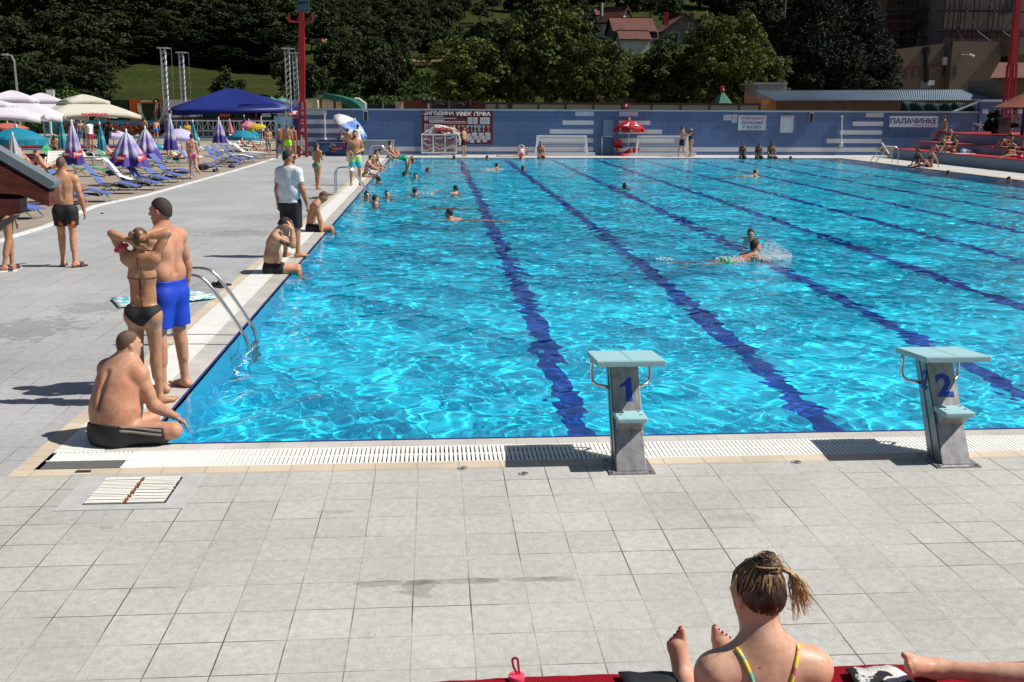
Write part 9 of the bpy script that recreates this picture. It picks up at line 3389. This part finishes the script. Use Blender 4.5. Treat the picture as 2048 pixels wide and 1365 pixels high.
A_('boy in blue and green shorts tumbling backwards into the water', (1.25, 34.5, 0), -90, dict(pel=(0, 0.05, 0.66), sp=(0, -0.45, -1), ch=(0, 0.05, -1), nk=(0, 0.5, -0.8), fd=(0, -0.5, -0.7), hu=(0, 0.8, -0.6), thL=(-0.1, 1, 0.05), thR=(0.1, 1, 0.2), snL=(0, 0.85, 0.6), snR=(0, 0.6, 0.8), uaL=(-0.2, -0.3, 1), faL=(0, 0, 1), uaR=(0.2, -0.2, 0.6), faR=(0.1, 0.3, 0.8)), 1.62, 'm', 'mid', ('short', 'dark'), [sh(cloth('bluegreen', (0.01, 0.08, 0.4), col2=(0.02, 0.4, 0.1), vs=3, thr=(0.48, 0.54)), 0.6)])
A_('swimmer in a red and white cap beyond the tumbling boy', (1.2, 36.5, 0), 150, head(-0.5), 1.6, 'm', 'mid', None, [])
wat = [('boy in the water resting his arm on the pool edge', 757, 364, -60, head(-0.55, uaL=(-0.7, 0.5, 0.1), faL=(-0.6, 0.8, 0.25)), 'm', 'tan', 'short', 'dark'),
    ('smiling woman with wet dark hair holding the pool edge', 733, 396, 150, head(-0.55, uaR=(0.8, 0.2, -0.3), faR=(0.9, 0.1, 0.2)), 'f', 'mid', 'wet', 'dark'),
    ('man with wet dark hair in the water right of the smiling woman', 750, 407, 60, head(-0.50), 'm', 'mid', 'short', 'dark'),
    ('older man facing the camera in the water behind the dark haired one', 774, 392, 165, head(-0.58), 'm', 'pale', 'buzz', 'brown'),
    ('dark head of a bather at the far edge left of the trolley', 824, 317, 170, head(-0.62), 'm', 'tan', 'short', 'dark'),
    ('second dark head just in front of the far edge', 826, 323, 100, head(-0.62), 'm', 'tan', 'short', 'dark'),
    ('dark haired swimmer stretching one arm to the right', 855, 341, 60, head(-0.64, uaR=(1, 0.3, 0.0), faR=(1, 0.2, -0.1)), 'm', 'tan', 'short', 'dark'),
    ('bather with a lit face ringed by white ripples', 831, 355, 160, head(-0.6), 'm', 'pale', 'short', 'brown'),
    ('child raising one arm in a splash near the first lane', 830, 388, 20, head(-0.55, uaR=(0.8, 0.5, 0.3), faR=(0.7, 0.6, 0.5)), 'm', 'pale', 'short', 'dark'),
    ('man with bare shoulders above water at the first lane line', 912, 386, -40, head(-0.48, sp=(0.25, 0.3, 1)), 'm', 'pink', 'short', 'brown'),
    ('dark haired swimmer doing breaststroke in the first lane', 905, 438, -75, swim(-0.07), 'm', 'tan', 'short', 'dark'),
    ('dark head swimming amid small splashes at the far end', 991, 339, 60, swim(-0.03), 'm', 'tan', 'short', 'dark'),
    ('dark haired woman with a small bun in the water', 1046, 338, 60, head(-0.62), 'f', 'tan', 'bun', 'dark'),
    ('woman with a dark loose bun in mid pool', 1249, 374, 10, head(-0.62), 'f', 'tan', 'bun', 'dark'),
    ('blonde swimmer in the far middle lanes', 1507, 352, 70, swim(-0.04), 'f', 'mid', 'short', 'blond'),
    ('woman with wet dark hair facing the camera near the splashing man', 1501, 473, 195, head(-0.58), 'f', 'mid', 'wet', 'dark'),
    ('head of a bather leaning on the far edge below the board', 908, 316, 20, head(-0.6), 'm', 'tan', 'short', 'dark'),
    ('head of a bather with pale cap strap at the far edge', 974, 316.5, 90, head(-0.6), 'm', 'mid', 'short', 'dark'),
    ('brown haired bather at the far edge below the pink towel', 1041, 317, 30, head(-0.6), 'f', 'tan', 'short', 'brown'),
    ('dark head at the far edge right of the three sitters', 1581, 318.5, 20, head(-0.58), 'm', 'mid', 'short', 'dark'),
    ('dark head near the right pool side below the two women', 1896, 347, 60, head(-0.62), 'm', 'tan', 'short', 'dark'),
    ('brown head at the extreme right pool side', 2027, 360, 150, head(-0.62), 'm', 'mid', 'short', 'brown')]
for lab, px, py, b_, P, sx, skn, hk, hcx in wat:
 y_ = G(px, py)
 x_ = min(max(y_.x, 0.3), 24.7)
 A_(lab, (x_, min(y_.y, 49.7), 0), b_, P, 1.7, sx, skn, (hk, hcx), [], 0.022 if y_.y > 30 else 0.018, recv=True)
A_('man in green trunks swimming hard with a white splash before him', (G(1500, 517).x, G(1500, 517).y, 0), 72, swim(-0.05, ch=(0, 1, 0.5), uaL=(-0.7, 0.6, -0.3), uaR=(0.6, 0.8, -0.3), fd=(0.1, 1, -0.35)), 1.8, 'm', 'pink', ('short', 'dark'), [('shorts', cloth('green_trunks', (0.03, 0.4, 0.12)), 0.35, 0.0, 0.06, 'trunks')], 0.014, recv=True)
A_('diver below the surface, a dark shape in the first lane', (G(873, 412).x, G(873, 412).y, -0.45), -80, swim(-0.05, fd=(0, 0.6, -0.8)), 1.75, 'm', 'dark', ('short', 'dark'), [tr(CB)], recv=True)
A_('dark haired woman in black leaning on her arm at the right pool side', (25.35, G(1832, 334).y, 0), -110, edge(sp=(0.2, -0.2, 1), uaL=(-0.5, -0.4, -0.8), faL=(-0.2, -0.3, -1)), 1.66, 'f', 'dark', ('long', 'dark'), [bk(CB), bra(CB)])
A_('woman with raised knee sitting back on her hand at the right pool side', (25.75, G(1862, 335).y, 0), -100, knees(snL=(0, 0.3, -1), thR=(0.3, 1, 0.05), snR=(0.1, 0.9, -0.1), uaL=(-0.3, -0.5, -0.8), faL=(-0.1, -0.3, -1)), 1.68, 'f', 'mid', ('short', 'dark'), [bk(NAVY), bra(NAVY)])
A_('bearded man in pink and white trunks sitting on the top terrace end', at(1889, 266, 50.6, tz[2]), -75, edge(ch=(0, 0.2, 1), nk=(0, 0.35, 1), fd=(0.0, 1, -0.3)), 1.78, 'm', 'tan', ('short', 'dark'), [tr(cloth('pinkwhite', (0.6, 0.5, 0.5), col2=(0.5, 0.04, 0.12), vs=6, thr=(0.45, 0.55))), ('beard', HR['dark'])])
A_('woman in a black hat with raised knees on the second terrace', at(1896, 284, 48.2, tz[1]), -95, knees(), 1.66, 'f', 'mid', ('short', 'dark'), [bk(CB), bra(DARKRED)])
A_('woman with pale raised knees on the lowest terrace', at(1880, 302, 45.2, tz[0]), -95, knees(sp=(0, -0.6, 0.9)), 1.66, 'f', 'mid', ('short', 'dark'), [bk(CB), bra(CB)])
A_('tanned woman in red and black next to her on the lowest terrace', at(1906, 303, 44.3, tz[0]), -90, knees(), 1.68, 'f', 'tan', ('long', 'dark'), [bk(DARKRED), bra(CB)])
A_('woman in black with one raised knee on the second terrace at the right', at(2016, 290, 41.8, tz[1]), -95, knees(sp=(0, -0.5, 0.95)), 1.68, 'f', 'mid', ('short', 'brown'), [bk(CB), ('shirt', CB, 0.008, 0)])
A_('person in a bright pink hat bending over on the lowest terrace', at(2026, 309, 39.5, tz[0]), -110, knees(sp=(0, 0.1, 1), ch=(0, 0.4, 1)), 1.64, 'f', 'tan', ('long', 'dark'), [bk(CB), bra(CB)])
A_('sunbather with outstretched legs on the lowest terrace at the right edge', at(2040, 312, 38.3, tz[0]), -92, knees(sp=(0, -0.6, 0.8), thL=(-0.1, 1, 0.2), snL=(0, 1, -0.15), thR=(0.1, 0.9, 0.4), snR=(0, 0.8, -0.5)), 1.66, 'f', 'mid', ('short', 'dark'), [bk(CB), bra(CB)])
A_('bare chested man seated under the straw umbrella', at(2024, 268, 44.6, tz[2] + 0.42), 110, edge(snL=(0, 0.1, -1), snR=(0, 0.1, -1), uaR=(0.3, 0.4, -0.8), faR=(-0.1, 0.8, 0.5)), 1.78, 'm', 'mid', ('short', 'brown'), [sh(CB, 0.6)])
A_('man in dark shirt and sunglasses bending over a parasol', at(216, 312), 80, stand(sp=(0, 0.15, 1), ch=(0, 0.3, 1), uaL=(-0.1, 0.9, -0.4), faL=(0, 1, 0.1), uaR=(0.1, 0.8, -0.5), faR=(0, 1, -0.2)), 1.82, 'm', 'dark', ('short', 'dark'), [('shirt', CB, 0.02), sh(NAVY, 0.8), ('shades', black)])
A_('man in blue trunks walking by the small left pool', at(164, 291), 150, walk(0.35), 1.76, 'm', 'mid', ('short', 'brown'), [tr(cloth('mid_blue', (0.02, 0.08, 0.35)))])
A_('dark shorted person standing between the other two at the small pool', at(174, 297), 170, stand(), 1.72, 'm', 'mid', ('short', 'dark'), [sh(CB, 0.7)])
A_('man in white vest and red shorts by the small left pool', at(183, 299), -60, stand(), 1.8, 'm', 'tan', ('short', 'dark'), [('shirt', cloth('vest_white', (0.75, 0.75, 0.75)), 0.018, 0), sh(cloth('red_shorts', (0.45, 0.03, 0.04)), 0.65)])
A_('person at the back near the closed white parasol and small pool', at(147, 272), 160, stand(), 1.7, 'f', 'tan', ('long', 'dark'), [bk(CB), bra(CB)])
A_('woman with loose hair sitting on the rim of the small pool', at(110, 301, 60.0, 0.05), -10, knees(), 1.66, 'f', 'tan', ('long', 'dark'), [bk(CB), bra(CB)])
A_('swimmer head in the small left pool', at(57, 295, 64.0), 60, head(-0.6), 1.7, 'm', 'tan', ('short', 'dark'), [])
A_('man in bright blue trunks stooping near the turquoise wall', at(313, 283), 0, stand(sp=(0, 0.3, 1), ch=(0, 0.8, 0.7), nk=(0, 1, 0.3)), 1.76, 'm', 'pink', ('short', 'dark'), [sh(cloth('bright_blue', (0.02, 0.2, 0.65)), 0.45)])
A_('bare backed man sitting by the turquoise wall', at(291, 279), 10, stand(), 1.72, 'm', 'tan', ('short', 'dark'), [sh(CB, 0.5)])
A_('person in a yellow top beside the closed turquoise parasol', at(377, 296), 160, stand(), 1.68, 'f', 'tan', ('short', 'dark'), [('shirt', cloth('yellow_top', (0.6, 0.4, 0.04)), 0.02), sh(CB, 0.4)])
A_('man resting on a green lounger with a hand behind his head', at(100, 360, None), 80, recline(0.38, uaR=(0.6, 0.1, 0.35), faR=(-0.75, -0.55, 0.35)), 1.76, 'm', 'pink', ('short', 'brown'), [tr(CB)])
A_('sunbather lying on the white lounger with the orange towel', at(226, 324), 85, recline(0.38), 1.76, 'm', 'pink', ('short', 'dark'), [tr(CB)])
A_('woman in black sunbathing with raised knee on a white lounger', at(498, 313), 88, recline(0.38), 1.68, 'f', 'mid', ('short', 'dark'), [bk(CB), ('shirt', CB, 0.006, 0)])
A_('sunbather with dark bottoms on the far white loungers', at(492, 300), 88, recline(0.38), 1.7, 'f', 'mid', ('short', 'brown'), [bk(CB), bra(CB)])
A_('tanned sunbather lying under the turquoise parasol at the left edge', at(0, 318), 70, recline(0.38), 1.72, 'f', 'tan', ('long', 'dark'), [bk(cloth('greywear', (0.3, 0.3, 0.34))), bra(CB)])
A_('reclining sunbather among clothes behind the pale closed parasol', at(62, 345), 60, recline(0.38), 1.74, 'm', 'pink', ('short', 'dark'), [sh(cloth('winered', (0.2, 0.03, 0.06)), 0.6)])
A_('sunbather sitting up on a green lounger by the second half open parasol', at(352, 332), 88, recline(0.38), 1.7, 'm', 'tan', ('short', 'dark'), [tr(NAVY)])
for px, lab in ((398, 'person in green top standing on the stage terrace'), (500, 'person leaning on the rail under the blue canopy'), (507, 'seated person under the blue canopy by the orange panel'), (519, 'second seated person under the blue canopy'), (545, 'person reclining at the right end of the stage terrace'), (405, 'person beside the one in green on the stage terrace')):
 q = V(px, 237, 98)
 zz = V(342, 236, 90).z
 A_(lab, (q.x, 98, zz), 170 if px != 545 else 80, stand() if px in (398, 405, 500) else knees(), 1.7, 'f' if px % 2 else 'm', 'tan', ('short', 'dark'), [('shirt', cloth('green_top', (0.01, 0.25, 0.1)), 0.02) if px == 398 else tr(CB)], 0.035)
for a, k in L:
 lab, pos, fa, P, H, sx, skn, hr_, wr_ = a[:9]
 vx = a[9] if len(a) > 9 else max(0.018, 0.00045 * (pos[1] + 8))
 person(lab, pos, fa, P, H, sx, skn, hr_, wr_, vx, **k)
nt = bpy.data.materials['two_tone_shorts'].node_tree
tc = nt.nodes['Texture Coordinate']
sp_ = nt.nodes.new('ShaderNodeSeparateXYZ')
nt.links.new(tc.outputs['Object'], sp_.inputs[0])
rp_ = nt.nodes.new('ShaderNodeValToRGB')
rp_.color_ramp.interpolation = 'CONSTANT'
mr_ = nt.nodes.new('ShaderNodeMapRange')
mr_.inputs['From Min'].default_value = 0.6
mr_.inputs['From Max'].default_value = 1.1
nt.links.new(sp_.outputs[2], mr_.inputs[0])
e = rp_.color_ramp.elements
e[0].color = (0.03, 0.46, 0.5, 1)
e[1].position, e[1].color = 0.42, (0.42, 0.62, 0.22, 1)
x = e.new(0.88)
x.color = (0.01, 0.16, 0.4, 1)
nt.links.new(mr_.outputs[0], rp_.inputs[0])
nt.links.new(rp_.outputs[0], nt.nodes['Principled BSDF'].inputs['Base Color'])
for px0, px1, y, k, c, lab in ((1846, 1900, 48.2, 1, (0.7, 0.7, 0.72), 'white towel under the woman on the second terrace'), (1852, 1912, 44.8, 0, (0.5, 0.55, 0.65), 'pale towel under the pair on the lowest terrace'), (1986, 2030, 41.8, 1, (0.6, 0.3, 0.12), 'orange towel on the second terrace at the right'), (1915, 1950, 43.2, 0, (0.62, 0.58, 0.5), 'beige towel left on the lowest terrace')):
 x0, x1 = fx[k] + 0.05, fx[k] + 1.05
 towel('towel', lab, [[(x0, y - 0.4, tz[k] + 0.018), (x1, y - 0.4, tz[k] + 0.018)], [(x0, y + 0.4, tz[k] + 0.018), (x1, y + 0.4, tz[k] + 0.018)]], M('terrace_towel', c, 0.95, var=0.1), 0.01)
lump('bag', 'pink beach bag at the right end of the lowest terrace', (fx[0] + 0.5, 37.5, tz[0]), 0.25, cloth('hot_pink', (0.75, 0.03, 0.2)))
lump('bag', 'clear blue bag standing on the lowest terrace', (fx[0] + 0.9, 43.6, tz[0]), 0.28, cloth('pale_blue_bag', (0.3, 0.36, 0.5)))
lump('shoes', 'white shoes on the paving below the terraces', G(1895, 325), 0.14, cloth('white_shoe', (0.6, 0.6, 0.6)), 'shoes')
lump('bag', 'small dark bag at the foot of the terraces', G(1968, 333), 0.16, dark_nylon)
drop_m = M('splash_water', (0.9, 0.92, 0.93), 0.25, transl=0.5)
def splash(label, c, r, n, seed, hgt=0.5, flat=1.0):
 rg = random.Random(seed)
 B = MB()
 for i in range(n):
  a = rg.uniform(0, 2 * PI)
  q = rg.random() ** 0.6
  x, y = math.cos(a) * r * q, math.sin(a) * r * q * flat
  z = max(0.0, rg.uniform(0, hgt) * (1 - q * 0.75))
  s_ = rg.uniform(0.003, 0.010) * (1.6 if z < 0.06 else 1)
  o = (c[0] + x, c[1] + y, z)
  B.add([(o[0] + s_, o[1], o[2]), (o[0] - s_, o[1], o[2]), (o[0], o[1] + s_, o[2]), (o[0], o[1] - s_, o[2]), (o[0], o[1], o[2] + s_ * 1.2), (o[0], o[1], o[2] - s_)],
     [(0, 2, 4), (2, 1, 4), (1, 3, 4), (3, 0, 4), (2, 0, 5), (1, 2, 5), (3, 1, 5), (0, 3, 5)])
 o = B.build('splash', drop_m, None, True)
 tag(o, label, 'splash', None, 'stuff')
splash('spray of white drops thrown up before the swimming man', G(1540, 518), 0.40, 1500, 1, 0.36, 0.7)
splash('small white spray at the feet of the swimming man', G(1330, 520), 0.16, 50, 2, 0.06)
splash('small spray around the shoulders of the swimming man', G(1470, 520), 0.35, 160, 5, 0.06)
splash('small spray by the child in the water', G(850, 388), 0.35, 120, 3, 0.35)
splash('white ripples beside the far swimmer', G(985, 340), 0.6, 120, 4, 0.12)
